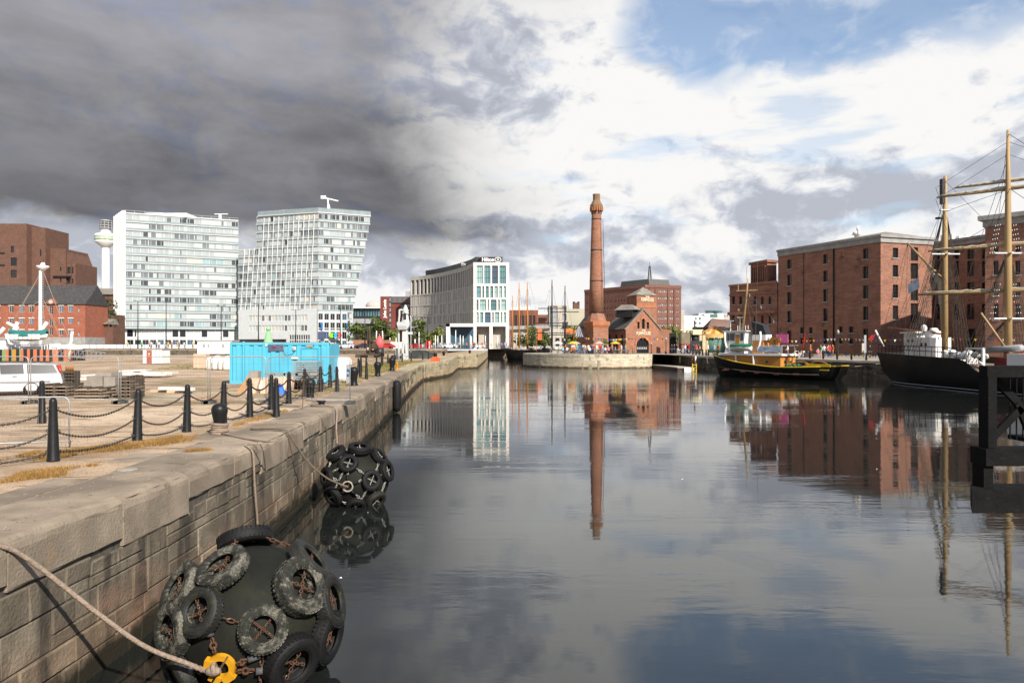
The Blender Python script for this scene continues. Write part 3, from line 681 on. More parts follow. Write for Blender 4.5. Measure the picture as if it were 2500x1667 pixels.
for lp in aw + [ad]: reveal(b, lp, .4)
sA = (PX(1474, 161), 161.0); 
so = holes(sA, gA, [(u, u + 5.5, 817, 846) for u in (1485, 1501, 1515)])
b.wall(sA, gA, GZ, ZE, so, .3); b.wall(gB, (gB[0] + 5, gB[1] + 12), GZ, ZE)
part('wall', b, M['brick_p'], r, world=True)
set_windows(r, sA, gA, so, .3, 2, 4, M['frame_d'], [M['win_d']])
for lp in aw:
    pb = B(); pb.poly(lp, (), lambda u, w: G(u, w, -.36)); part('pane', pb, M['win_d'], r, world=True)
    fb_ = B(); us = [p[0] for p in lp]; ws = [p[1] for p in lp]; fb_.obox(G((min(us) + max(us)) / 2, (min(ws) + max(ws)) / 2, -.33), Vector((gd.x, gd.y, 0)) * .04, Vector((gn.x, gn.y, 0)) * .02, (0, 0, (max(ws) - min(ws)) / 2)); part('mullion', fb_, M['frame_d'], r, world=True)
dr = B(); dr.poly(ad, (), lambda u, w: G(u, w, -.38)); dr = part('door', dr, M['win_d'], r, world=True)
db = B(); c0, c1 = gu(1554), gu(1584)
for i in range(7): u = c0 + (c1 - c0) * (i + .5) / 7; db.obox(G(u, GZ + 1.3, -.34), Vector((gd.x, gd.y, 0)) * .045, Vector((gn.x, gn.y, 0)) * .02, (0, 0, 1.25))
db.obox(G((c0 + c1) / 2, gz(846), -.33), Vector((gd.x, gd.y, 0)) * (c1 - c0) / 2 * .97, Vector((gn.x, gn.y, 0)) * .03, (0, 0, .07))
for i in range(6): u = c0 + (c1 - c0) * (i + 1) / 7; db.obox(G(u, gz(850), -.345), Vector((gd.x, gd.y, 0)) * .13, Vector((gn.x, gn.y, 0)) * .01, (0, 0, .22), 1)
part('door_frame', db, [M['frame_d'], M['grey']], r, world=True)
def surround(lp_in, w_):
    b = B(); u0, u1 = lp_in[0][0], lp_in[1][0]; pts = lp_in[2:]; c = ((u0 + u1) / 2); ww = pts[0][1]
    n = len(pts)
    for i in range(n - 1):
        p, q = pts[i], pts[i + 1]; sc = lambda s: (c + (s[0] - c) * (1 + w_ / ((u1 - u0) / 2)), ww + (s[1] - ww) * (1 + w_ / ((u1 - u0) / 2)))
        P_, Q_ = sc(p), sc(q); b.loft([[G(*p, .002), G(*P_, .002), G(*P_, .1), G(*p, .1)], [G(*q, .002), G(*Q_, .002), G(*Q_, .1), G(*q, .1)]])
    return part('arch_surround', b, M['brick_o'], r, world=True)
surround(ad, .42); surround(aw[0], .28)
for k_ in (1, 2):
    u0, u1, w1 = aw[k_][0][0], aw[k_][1][0], aw[k_][2][1]; lb = B(); lb.obox(G((u0 + u1) / 2, w1 + .14, .05), Vector((gd.x, gd.y, 0)) * ((u1 - u0) / 2 + .2), Vector((gn.x, gn.y, 0)) * .05, (0, 0, .14)); part('lintel', lb, M['brick_o'], r, world=True)
rb = B(); bk = Vector((sA[0] - gA[0], sA[1] - gA[1])); apx = G(gl / 2, ZR); apb = (apx[0] + bk.x * .85, apx[1] + bk.y * .85, ZR)
e0 = G(-.25, ZE - .15, .25); e1 = (sA[0] - .25, sA[1], ZE - .15); rA = (apx[0] + gn.x * .25, apx[1] + gn.y * .25, ZR + .1)
f0 = G(gl + .25, ZE - .15, .25); f1 = (f0[0] + bk.x, f0[1] + bk.y, ZE - .15)
for a, b_, c, d_ in ((e0, rA, apb, e1), (rA, f0, f1, apb)):
    lo_ = [(p[0], p[1], p[2] - .02) for p in (a, b_, c, d_)]; hi_ = [(p[0], p[1], p[2] + .12) for p in (a, b_, c, d_)]
    rb.loft([lo_, hi_])
part('roof', rb, M['slate_b'], r, world=True)
cop = B()
for p, q in ((G(-.3, ZE - .2, .12), G(gl / 2, ZR + .12, .12)), (G(gl / 2, ZR + .12, .12), G(gl + .3, ZE - .2, .12))): cop.bar(p, q, .3, .16)
part('gable_coping', cop, M['slate_l'], r, world=True)
# roof lantern
lb = B(); lx0, lx1 = PX(1504, 154), PX(1541, 152); lz0, lz1 = PZ(775, 153), PZ(757, 153)
lb.prism([(lx0, 153.5), (lx1, 150.7), (lx1 + 2.2, 153.4), (lx0 + 2.2, 156.6)], lz0, lz1); part('lantern', lb, M['black'], r, world=True)
lb = B(); q4 = [(lx0 - .5, 153.3, lz1), (lx1 + .6, 150.2, lz1), (lx1 + 2.9, 153.4, lz1), (lx0 + 1.9, 157, lz1)]; t4 = [(lx0 + 1.2, 154.6, PZ(744, 154)), (lx1 + .3, 152.6, PZ(744, 153))]
lb.add(q4 + t4, [(0, 1, 5, 4), (1, 2, 5), (2, 3, 4, 5), (3, 0, 4), (3, 2, 1, 0)]); part('lantern_roof', lb, M['slate_l'], r, world=True)
text('lettering', 'PUMPHOUSE', .92, M['gold'], r, G((gu(1551) + gu(1590)) / 2, gz(814), .06), (radians(90), 0, atan2(gd.y, gd.x)), .04, sx=.62, bold=.02)
text('lettering', 'THE', .5, M['gold'], r, G((gu(1551) + gu(1590)) / 2, gz(807), .06), (radians(90), 0, atan2(gd.y, gd.x)), .04, bold=.015)
lw = B(); lw.add([G(gl, GZ, -.4), G(gl + 2.4, GZ, -.4), G(gl + 2.4, GZ + 2.2, -.4), G(gl, GZ + 4.2, -.4), G(gl, GZ, -6), G(gl + 2.4, GZ, -6), G(gl + 2.4, GZ + 2.2, -6), G(gl, GZ + 4.2, -6)], [(0, 1, 2, 3), (1, 5, 6, 2), (3, 2, 6, 7), (4, 7, 6, 5)]); part('side_wing', lw, M['brick_p'], r, world=True)
# water tower part
tz = PZ(720, 164); tq = [(PX(1532, 169), 169.0), (PX(1554.5, 164), 164.0), (PX(1603, 166.5), 166.5), (PX(1590, 172), 172.0)]
tb = B(); tb.prism(tq, GZ, tz); part('tower', tb, M['brick_p'], r, world=True)
band(r, tq, PZ(736, 165), PZ(734.5, 165), .1, M['brick_o'], 'tower_band', True); band(r, tq, PZ(751, 165), PZ(745, 165), .08, M['brick_o'], 'tower_frieze', True)
tr = B(); tc_ = (sum(p[0] for p in tq) / 4, sum(p[1] for p in tq) / 4, PZ(699, 166)); ev = [(tc_[0] + (p[0] - tc_[0]) * 1.1, tc_[1] + (p[1] - tc_[1]) * 1.1, tz) for p in tq]
tr.add(ev + [tc_], [(0, 1, 4), (1, 2, 4), (2, 3, 4), (3, 0, 4), (3, 2, 1, 0)]); part('tower_roof', tr, M['slate_l'], r, world=True)
td = Vector((tq[2][0] - tq[1][0], tq[2][1] - tq[1][1])); tl = td.length; td /= tl; tn = Vector((td.y, -td.x))
T = lambda f, w: (tq[1][0] + td.x * tl * f + tn.x * .08, tq[1][1] + td.y * tl * f + tn.y * .08, w)
text('lettering', 'PUMPHOUSE', 1.1, M['gold'], r, T(.52, PZ(732, 165)), (radians(90), 0, atan2(td.y, td.x)), .04, sx=.56, bold=.025)
text('lettering', 'THE', .62, M['gold'], r, T(.52, PZ(725, 165)), (radians(90), 0, atan2(td.y, td.x)), .04, bold=.02)
# low boiler house to the left of the chimney, canopy
b = B(); b.wall((PX(1410, 158), 158), (PX(1440, 152), 152), GZ, GZ + 5.2); b.wall((PX(1440, 152), 152), (PX(1474, 153), 153), GZ, GZ + 5.2); part('boiler_house_wall', b, M['brick_p'], r, world=True)
b = B(); x0, x1 = PX(1406, 157), PX(1436, 152); b.add([(x0, 158, GZ + 5.1), (x1, 151.7, GZ + 5.1), (x1 + 2, 154, GZ + 8.2), (x0 + 2.5, 160, GZ + 8.2)], [(0, 1, 2, 3)]); part('boiler_house_roof', b, M['slate'], r, world=True)
b = B(); x0, x1 = PX(1402, 150), PX(1427, 147)
for i in range(9): 
    t0, t1 = i / 9, (i + 1) / 9; b.add([(x0 + (x1 - x0) * t0, 150 - 3 * t0, GZ + 3.3), (x0 + (x1 - x0) * t1, 150 - 3 * t1, GZ + 3.3), (x1 - .6 + .3 * t1, 151, GZ + 5.5), (x1 - .9 + .3 * t0, 151, GZ + 5.5)], [(0, 1, 2, 3)], i % 2)
part('striped_awning', b, [M['slate'], mat('pale_awning', (.6, .62, .68), rough=.8)], r, world=True)
# --- brick office block behind the pumphouse
aA, aB, aC = (PX(1427, 276), 276.0), (PX(1575, 252), 252.0), (PX(1663, 256), 256.0)
zt = PZ(697, 252)
r = thing('office_block', 'large red brick office block with rows of small windows and a rooftop mast', 'office block', (aB[0], aB[1], 3.2))
cols = [(1607, 1610), (1611.5, 1614.5), (1616, 1619), (1620.5, 1623.5), (1625, 1628), (1635.5, 1638.5), (1640, 1643), (1651, 1654), (1655, 1658)]
o1 = holes(aB, aC, [(a, b_, 460 + v / 3.408, 460 + (v + 18) / 3.408) for a, b_ in cols for v in (846, 903, 958, 1014, 1070, 1126)])
o0 = holes(aA, aB, [(1432 + i * 7, 1434.2 + i * 7, 737 + k_ * 17 - i * .55, 743 + k_ * 17 - i * .55) for i in range(20) for k_ in range(4)])
foot = [aA, aB, aC, (aC[0] + 4, 282), (aA[0] + 4, 292)]
body(r, foot, 3.2, zt, {0: o0, 1: o1}, M['brick_b'], M['slate'], .25)
set_windows(r, aB, aC, o1, .25, 1, 2, M['frame_w'], [M['win_d'], M['win_d'], M['teal2']], bar=.09); set_windows(r, aA, aB, o0, .25, 1, 2, M['frame_d'], [M['win_d2']])
L = hypot(aC[0] - aB[0], aC[1] - aB[1]); fb_ = B()
for u in (1586, 1601, 1631, 1647):
    s_, Y = on_wall(u, aB, aC); k_ = s_ / L; fb_.obox((aB[0] + (aC[0] - aB[0]) * k_, aB[1] + (aC[1] - aB[1]) * k_ - .2, (3.2 + zt - 1) / 2), (.25, 0, 0), (0, .18, 0), (0, 0, (zt - 4.2) / 2))
part('brick_piers', fb_, M['brick_b'], r, world=True)
band(r, foot[:3], zt - .7, zt + .3, .2, M['brick_b'], 'parapet')
b = B(); rz0, rz1 = zt + .05, PZ(683, 262); q0 = [(PX(1513, 270), 270), (PX(1585, 258), 258), (PX(1637, 262), 262), (PX(1560, 276), 276)]
b.loft([[(x, y, rz0) for x, y in q0], [((x - PX(1575, 266)) * .93 + PX(1575, 266), (y - 266) * .9 + 266, rz1) for x, y in q0]])
part('plant_room', b, mat('ribbed_grey', (.12, .115, .11), (.085, .08, .078), sc=2, st=(4, 4, .2), rough=.7), r, world=True)
b = B(); mx = PX(1586, 264); zz0, zz1 = rz1 - .1, PZ(640, 264)
for s1 in (-1, 1):
    for s2 in (-1, 1): b.tube([(mx + s1 * .6, 264 + s2 * .6, zz0), (mx + s1 * .2, 264 + s2 * .2, zz1 - 1.5)], .09, 4)
for i in range(7):
    t = i / 7; w_ = .6 - .4 * t; z = zz0 + (zz1 - 1.5 - zz0) * t
    for p, q_ in (((-w_, -w_), (w_, -w_)), ((w_, -w_), (w_, w_)), ((w_, w_), (-w_, w_)), ((-w_, w_), (-w_, -w_))): b.tube([(mx + p[0], 264 + p[1], z), (mx + q_[0] * .93, 264 + q_[1] * .93, z + .75)], .06, 4)
b.tube([(mx, 264, zz1 - 2), (mx, 264, zz1)], .07, 4); part('lattice_mast', b, M['black'], r, world=True)

# --- white curved hotel
HY = 244.0
ha = lambda x: 850 + x / 4.9
hv = lambda y: 580 + y / 4.9
hT = PZ(hv(297), HY); hB = 2.9
curve = [(PX(1002, 296), 296.0), (PX(1028, 292), 292.0), (PX(1054, 286), 286.0), (PX(1081, 277.5), 277.5), (PX(1105, 268.5), 268.5), (PX(1127, 260), 260.0), (PX(1143, 252.5), 252.5), (PX(1156, HY), HY)]
hR = (PX(ha(1925), HY), HY)
r = thing('curved_hotel', 'pale curved hotel with a bright white end wall of tall teal windows', 'hotel', (curve[-1][0], HY, hB))
row = [(335, 552, ((1535, 1612), (1628, 1703), (1720, 1793), (1810, 1888))),
       (580, 720, ((1535, 1588), (1605, 1628), (1645, 1682), (1700, 1735), (1750, 1790), (1807, 1842), (1860, 1888))),
       (742, 870, ((1535, 1560), (1575, 1650), (1668, 1688), (1705, 1775), (1793, 1815), (1832, 1888))),
       (893, 1018, ((1535, 1562), (1580, 1617), (1635, 1705), (1722, 1742), (1758, 1808), (1825, 1845), (1862, 1888)))]
fo = holes(curve[-1], hR, [(ha(a), ha(b_), hv(y0), hv(y1)) for y0, y1, xs in row for a, b_ in xs])
po = holes(curve[-1], hR, [(ha(a), ha(b_), hv(1062), hv(1318)) for a, b_ in ((1535, 1690), (1728, 1885))])
po = [(a, b_, hB, d_) for a, b_, c, d_ in po]
b = B(); b.wall(curve[-1], hR, hB, hT, fo + po, .55)
b.wall(hR, (hR[0] - 1.5, HY + 40), hB, hT)
part('end_wall', b, M['white'], r, world=True)
TG = [M['teal1'], M['teal2'], M['teal3'], M['teal1'], M['teal2']]
set_windows(r, curve[-1], hR, fo[:4], .55, 3, 3, M['frame_d'], TG, bar=.09)
set_windows(r, curve[-1], hR, fo[4:], .55, lambda w: 2 if w > 2 else 1, 2, M['frame_d'], TG, bar=.08)
b = B()
for o in po: b.quad((curve[-1][0] + o[0], HY + 3.2, hB), (curve[-1][0] + o[1], HY + 3.2, hB), (curve[-1][0] + o[1], HY + 3.2, o[3]), (curve[-1][0] + o[0], HY + 3.2, o[3]))
for o in po:
    for u in (o[0], o[1]): b.quad((curve[-1][0] + u, HY + .5, hB), (curve[-1][0] + u, HY + 3.2, hB), (curve[-1][0] + u, HY + 3.2, o[3]), (curve[-1][0] + u, HY + .5, o[3]))
    b.quad((curve[-1][0] + o[0], HY + .5, o[3]), (curve[-1][0] + o[1], HY + .5, o[3]), (curve[-1][0] + o[1], HY + 3.2, o[3]), (curve[-1][0] + o[0], HY + 3.2, o[3]))
part('porch', b, M['concrete'], r, world=True)
# curved side in bays
cum = [0]
for p, q_ in zip(curve, curve[1:]): cum.append(cum[-1] + hypot(q_[0] - p[0], q_[1] - p[1]))
def cpt(t):
    for i in range(len(curve) - 1):
        if t <= cum[i + 1] + 1e-6: k_ = (t - cum[i]) / (cum[i + 1] - cum[i]); return (curve[i][0] + (curve[i + 1][0] - curve[i][0]) * k_, curve[i][1] + (curve[i + 1][1] - curve[i][1]) * k_)
    return curve[-1]
NB = 23; wl = B(); rq = random.Random(5); fins = B()
M['hot_side'] = mat('shaded_pale_stone', (.50, .465, .415), (.43, .40, .36), sc=.4, rough=.8)  # curved side's shade put into a greyer tone than the end wall
for i in range(NB):
    p, q_ = cpt(cum[-1] * i / NB), cpt(cum[-1] * (i + 1) / NB); L = hypot(q_[0] - p[0], q_[1] - p[1])
    ops = [(.42, L - .42, 24.3, 30.1)]
    for z0, z1 in ((20.2, 23.6), (15.9, 19.4), (12.2, 15.2)):
        c = rq.choice([.35, .6, .9]); ops.append((c, c + .5, z0, z1))
        if rq.random() < .7: ops.append((c + .85, c + 1.35, z0, z1))
    wl.wall(p, q_, 8.2, hT, ops, .7)
    set_windows(r, p, q_, ops[:1], .7, 2, 3, M['frame_d'], [M['teal1'], M['win_d'], M['teal3']], bar=.08)
    set_windows(r, p, q_, ops[1:], .45, 1, 2, M['frame_d'], [M['teal1'], M['win_d'], M['win_d']], name='slot_window', bar=.05)
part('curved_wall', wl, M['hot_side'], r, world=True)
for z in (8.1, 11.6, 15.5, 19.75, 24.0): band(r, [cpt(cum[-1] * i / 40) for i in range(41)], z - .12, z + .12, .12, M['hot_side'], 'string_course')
b = B(); rf = curve + [hR, (hR[0] - 1.5, HY + 40), (curve[0][0] + 12, 320)]; b.poly(rf, (), lambda u, w: (u, w, hT - .1)); part('roof', b, M['grey'], r, world=True)
band(r, [(x + 1.2, y + 1.2) for x, y in [cpt(cum[-1] * (.12 + .85 * i / 30)) for i in range(31)]], hT - .1, hT + 2.2, .1, M['black'], 'rooftop_screen', inn=2.0)
b = B(); x0, x1 = PX(ha(1587), HY + 1), PX(ha(1845), HY + 1); s0 = PZ(hv(233), HY + 1)
b.box(x0, x1, HY + .8, HY + 9, hT - .1, s0); b.add([(x0, HY + .8, hT), (x0 - 1.9, HY + 2.5, hT), (x0 - 1.6, HY + 2.5, hT + .5), (x0, HY + .8, s0), (x0, HY + 3, hT), (x0, HY + 3, s0)], [(0, 3, 2, 1), (0, 4, 5, 3), (1, 2, 5, 4)])
part('sign_box', b, M['black'], r, world=True)
text('lettering', 'Hilton', 1.75, M['wht'], r, (PX(ha(1672), HY), HY + .72, PZ(hv(262), HY)), (radians(90), 0, 0), .06, sx=.92, bold=.05)
b = B(); lx, lz = PX(ha(1791), HY), PZ(hv(262), HY)
for ra, rb_, th in ((1.05, .66, .1), (.84, .5, .05)):
    b.tube([(lx + 2.05 * ra / 1.05 * .5 * cos(2 * pi * i / 24) * 1.05, HY + .7, lz + rb_ * 1.15 * sin(2 * pi * i / 24)) for i in range(24)], th, 5, closed=True)
part('logo_ring', b, M['wht'], r, world=True)
text('logo_letter', 'H', .8, M['wht'], r, (lx, HY + .7, lz), (radians(90), 0, 0), .05, bold=.04)
sp_, sq_ = cpt(cum[-1] * .68), cpt(cum[-1] * .75)
text('lettering', 'Hilton', 1.6, M['wht'], r, ((sp_[0] + sq_[0]) / 2 + .7, (sp_[1] + sq_[1]) / 2 + .6, hT + 1.1), (radians(90), 0, atan2(sq_[1] - sp_[1], sq_[0] - sp_[0])), .1, bold=.05)
# glazed ground floor and portal
b = B(); ins = [(x + 1.6, y + 1.2) for x, y in curve]
for p, q_ in zip(ins, ins[1:]): b.wall(p, q_, hB, 8.2)
part('ground_floor_glazing', b, M['win_d'], r, world=True)
b = B()
for i in range(14): x, y = cpt(cum[-1] * (i + .5) / 14); b.tube([(x + .35, y + .2, hB), (x + .35, y + .2, 8.3)], .3, 8)
part('columns', b, M['white'], r, world=True)
pY = 236.0; b = B(); xa, xb = PX(ha(1172), pY), PX(ha(1502), 243.2)
zt_, zb_ = PZ(hv(1028), pY), hB
b.box(xa, xa + 1.2, pY, pY + 12, zb_, zt_); b.box(xa, xb, pY, pY + 8, zt_ - 1.0, zt_ + .003); part('portal_frame', b, M['white'], r, world=True)
b = B(); b.quad((xa + 1.2, pY + 3, zb_), (xb, pY + 6, zb_), (xb, pY + 6, zt_ - 1), (xa + 1.2, pY + 3, zt_ - 1)); part('portal_glass', b, M['teal3'], r, world=True)

# --- two glass apartment blocks
PV = [(glass('pale_blind_glass', (.37, .405, .41), .12, .06), 10), (glass('white_blind_glass', (.50, .52, .515), .15, .05), 6), (glass('grey_glass', (.15, .17, .18), .08, .2), 4), (glass('dark_glass', (.05, .055, .06), .05, .3), 2.8), (glass('cream_blind_glass', (.55, .50, .42), .15, .1), 1), (glass('aqua_glass', (.26, .38, .40), .1, .1), .5)]
M['oneframe'] = mat('silver_frame', (.46, .48, .485), (.40, .42, .43), sc=2, rough=.4)
M['spandrel'] = glass('frosted_balustrade', (.27, .325, .335), .15, .05); M['slabw'] = mat('white_slab_edge', (.52, .54, .54), (.45, .47, .475), sc=1, rough=.55)
UW = {}
def unit(w, h, pat):
    """strip window of two panes, pane tints picked from pat"""
    k_ = (round(w, 2), round(h, 2), pat)
    if k_ in UW: return UW[k_]
    b = B(); xs = (-w / 2, -w / 2 + w * (.32 if pat[2] else .62), w / 2)
    for i in (0, 1): b.quad((xs[i], .03, 0), (xs[i + 1], .03, 0), (xs[i + 1], .03, h), (xs[i], .03, h), 1 + i)
    for x in xs: x = min(max(x, -w / 2 + .05), w / 2 - .05); b.box(x - .05, x + .05, -.02, .025, 0, h)
    me = b.mesh('window'); me.materials.append(M['oneframe']); me.materials.append(PV[pat[0]][0]); me.materials.append(PV[pat[1]][0]); UW[k_] = me
    return me
rw = random.Random(11)
def strip(root, p0, p1b, p1t, z0, nf, fh, nb, dark=1.0, ztop=None, skip=lambda f, k: False):
    l = root.location; ztop = ztop or z0 + nf * fh
    wts = [w_ * (dark if i in (2, 3) else 1) for i, (m, w_) in enumerate(PV)]
    U = unit(2.0, 2.25, (0, 0, 0)) and 2.0
    bk_ = B()
    def e(z): k_ = (z - z0) / (nf * fh); return (p1b[0] + (p1t[0] - p1b[0]) * k_, p1b[1] + (p1t[1] - p1b[1]) * k_)
    q0, q1 = e(z0), e(z0 + nf * fh)
    for f in range(nf):
        z = z0 + f * fh; q_ = e(z + fh / 2); L = hypot(q_[0] - p0[0], q_[1] - p0[1]); ux, uy = (q_[0] - p0[0]) / L, (q_[1] - p0[1]) / L; nx, ny = uy, -ux
        ks = [b_ for b_ in range(nb) if not skip(f, b_)]
        if not ks: continue
        u0, u1 = L * ks[0] / nb, L * (ks[-1] + 1) / nb; rz = atan2(uy, ux)
        P = lambda u, q=0: (p0[0] + ux * u + nx * q, p0[1] + uy * u + ny * q)
        a, c = P(u0, -.1), P(u1, -.1)
        for nm, za, zb_, out, m in (('floor_slab', z - .16, z + .16, .5, M['slabw']), ('balustrade', z + .16, z + 1.02, .3, M['spandrel']), ('head_band', z + fh - .5, z + fh - .16, .08, M['slabw'])):
            bb = B(); A2, C2 = P(u0, out), P(u1, out); bb.loft([[(x, y, za) for x, y in (A2, C2, c, a)], [(x, y, zb_) for x, y in (A2, C2, c, a)]]); part(nm, bb, m, root, world=True)
        bk_.quad((*P(u0, -.06), z), (*P(u1, -.06), z), (*P(u1, -.06), z + fh), (*P(u0, -.06), z + fh))
        last = 0
        for b_ in ks:
            if rw.random() < .45: last = rw.choices(range(6), wts)[0]
            pat = (last, rw.choices(range(6), wts)[0] if rw.random() < .5 else last, int(rw.random() < .5))
            o = part('window', unit(2.0, fh - 1.5, pat), [], root, (*[P(L * (b_ + .5) / nb, 0)[i] - l[i] for i in (0, 1)], z + 1.02 - l[2]), rz); o.scale.x = L / nb / 2.0 * .98
    part('facade_core', bk_, M['slabw'], root, world=True)
def solid(root, foot, z0, z1, m, name='core'):
    b = B(); b.prism(foot, z0, z1); return part(name, b, m, root, world=True)
ZT1, ZP, ZS = 64.3, 11.8, 3.9
a0, a1, a2 = (PX(284, 345), 345.0), (PX(304, 330), 330.0), (PX(582, 351), 351.0)
r = thing('apartment_block', 'square pale glass apartment block with vertical fins on its narrow side', 'apartment block', (a1[0], a1[1], ZS), group='glass apartment blocks')
fh = (ZT1 - 1.2 - ZP) / 14
strip(r, a1, a2, a2, ZP, 14, fh, 15); ft = [a0, a1, a2, (a2[0] - 8, 366), (a0[0] - 2, 362)]
ins_ = [(a0[0] + .8, a0[1] + .5), (a1[0] + .5, a1[1] + .6), (a2[0] - .5, a2[1] + .5), (a2[0] - 8, 365), (a0[0] - 1, 361)]
solid(r, ins_, ZP, ZT1 - 1.2, M['slabw'])
L = hypot(a1[0] - a0[0], a1[1] - a0[1]); ux, uy = (a1[0] - a0[0]) / L, (a1[1] - a0[1]) / L
for i in range(6):
    b = B(); t = L * i / 5; x, y = a0[0] + ux * t, a0[1] + uy * t; b.obox((x + uy * .4, y - ux * .4, (ZP + ZT1) / 2), Vector((ux, uy, 0)) * .35, Vector((uy, -ux, 0)) * .8, (0, 0, (ZT1 - ZP) / 2)); part('fin', b, M['wht'], r, world=True)
for f in range(14):
    b = B(); z = ZP + fh * f; c_ = ((a0[0] + a1[0]) / 2 - uy * .1, (a0[1] + a1[1]) / 2 + ux * .1)
    b.obox((*c_, z + .35), Vector((ux, uy, 0)) * L / 2, Vector((uy, -ux, 0)) * .5, (0, 0, .35)); part('floor_slab', b, M['grey'] if f % 3 == 0 else M['spandrel'], r, world=True)
    b = B(); b.obox((c_[0] - uy * .2, c_[1] + ux * .2, z + fh * .62), Vector((ux, uy, 0)) * L / 2, Vector((uy, -ux, 0)) * .3, (0, 0, fh * .25)); part('side_window', b, PV[3][0] if f % 2 else PV[2][0], r, world=True)
b = B(); rl = [a0, a1, a2]
for p, q_ in zip(rl, rl[1:]):
    for t in range(12): k_ = t / 12; x, y = p[0] + (q_[0] - p[0]) * k_, p[1] + (q_[1] - p[1]) * k_; b.box(x - .06, x + .06, y - .06, y + .06, ZT1 - 1.2, ZT1 + .3)
    b.bar((*p, ZT1 + .25), (*q_, ZT1 + .25), .1)
part('roof_railing', b, M['oneframe'], r, world=True)
band(r, [a0, a1, a2], ZT1 - 1.25, ZT1 - .7, .45, M['slabw'], 'roof_edge')
b = B(); b.box(-172 + 3, -150, 340, 352, ZT1 - 1.2, ZT1 + .8); b.box(-140, -139, 352, 353, ZT1 - 1.2, ZT1 + 2.5); b.bar((-142, 352, ZT1 + 2.4), (-136, 353, ZT1 + 2.6), .3); part('roof_plant', b, M['wht'], r, world=True)
# shopfront storeys
ca, cb = (PX(304, 331.5), 331.5), (PX(581, 351.5), 351.5)
b = B(); L = hypot(cb[0] - ca[0], cb[1] - ca[1]); ops = [(1 + i * 3.1, 3.4 + i * 3.1, 8.0, 11.2) for i in range(15)] + [(1 + i * 3.1, 3.6 + i * 3.1, ZS + .4, 6.6) for i in range(15)]
b.wall(ca, cb, ZS, ZP, ops, .3); part('shopfront_wall', b, M['slabw'], r, world=True)
PW = mat('white_blind', (.66, .67, .66), rough=.4)
set_windows(r, ca, cb, ops[:15], .3, 1, 2, M['frame_d'], [PW, PW, M['win_d'], PW], name='shop_window'); set_windows(r, ca, cb, ops[15:], .3, 2, 1, M['frame_w'], [M['win_d'], M['teal3'], M['win_d2']], name='shop_door')
solid(r, [(a0[0] + 4, a0[1] + 1), (a1[0] + 2, a1[1] + 3), (a2[0] - 1, a2[1] + 3), (a2[0] - 8, 364)], ZS, ZP, M['win_d'], 'shop_core')
# leaning block
d0, d1, d2t, d2b = (PX(630, 342), 342.0), (PX(777, 332), 332.0), (PX(905, 342), 342.0), (PX(853, 337.8), 337.8)
m0 = (PX(582, 346), 346.0)
r2 = thing('leaning_apartment_block', 'pale glass apartment block whose sunlit side leans outward towards its top', 'apartment block', (d1[0], d1[1], ZS), group='glass apartment blocks')
ZT2 = 65.0; fh2 = (ZT2 - 1.2 - ZP) / 14
kk = (PX(777, 332) - PX(582, 346)) ; nbL = 17
strip(r2, m0, d1, d1, ZP + fh2, 13, fh2, nbL, 1.4, skip=lambda f, b_: (f >= 9 and b_ < 4) or f < 1)
strip(r2, d1, d2b, d2t, ZP, 14, fh2, 9, 2.2)
b = B()
for i in range(15):
    u = .04 + i * .062; lean = .035; x0, y0 = m0[0] + (d1[0] - m0[0]) * u, m0[1] + (d1[1] - m0[1]) * u; x1, y1 = m0[0] + (d1[0] - m0[0]) * (u + lean * 1.6), m0[1] + (d1[1] - m0[1]) * (u + lean * 1.6)
    if u + lean * 1.6 > .98: continue
    zt3 = ZT2 - 2 if u > .25 else ZP + fh2 * 10
    b.bar((x0 - .2, y0 - .65, ZP + fh2 * 2), (x1 - .2, y1 - .65, zt3), .22)
part('slanted_fins', b, M['wht'], r2, world=True)
b = B(); kx = lambda k: (d2b[0] + (d2t[0] - d2b[0]) * k, d2b[1] + (d2t[1] - d2b[1]) * k)
def ring(z):
    k_ = (z - ZP) / (ZT2 - ZP); q_ = kx(k_); return [(d0[0] + .5, d0[1] + .4, z), (d1[0], d1[1] + .6, z), (q_[0] - .5, q_[1] + .5, z), (q_[0] - 6, q_[1] + 22, z), (d0[0], d0[1] + 24, z)]
b.loft([ring(ZS), ring(ZP), ring(ZT2 - 1.2)]); mz = ZP + fh2 * 9 + .0
b.prism([(m0[0] + .3, m0[1] + .6), (d0[0] + .8, d0[1] + .6), (d0[0] + 2, d0[1] + 18), (m0[0] + 2, m0[1] + 18)], ZS, mz + .2); part('core', b, M['slabw'], r2, world=True)
b = B(); pr = [d0, d1, d2t]
for p, q_ in zip(pr, pr[1:]):
    for t in range(14): k_ = t / 14; x, y = p[0] + (q_[0] - p[0]) * k_, p[1] + (q_[1] - p[1]) * k_; b.box(x - .06, x + .06, y - .06, y + .06, ZT2 - 1.2, ZT2 + 1.2)
    b.bar((*p, ZT2 + 1.15), (*q_, ZT2 + 1.15), .1); b.loft([[(*p, ZT2 - 1.0), (*q_, ZT2 - 1.0), (q_[0], q_[1] + .05, ZT2 - 1.0), (p[0], p[1] + .05, ZT2 - 1.0)], [(*p, ZT2 + 1), (*q_, ZT2 + 1), (q_[0], q_[1] + .05, ZT2 + 1), (p[0], p[1] + .05, ZT2 + 1)]])
part('roof_railing', b, M['spandrel'], r2, world=True)
band(r2, [d0, d1, d2t], ZT2 - 1.3, ZT2 - .9, .5, M['slabw'], 'roof_edge')
b = B(); b.box(PX(690, 345), PX(742, 345), 343, 350, ZT2 - 1.2, ZT2 + 2.2); part('roof_plant', b, M['granite'], r2, world=True)
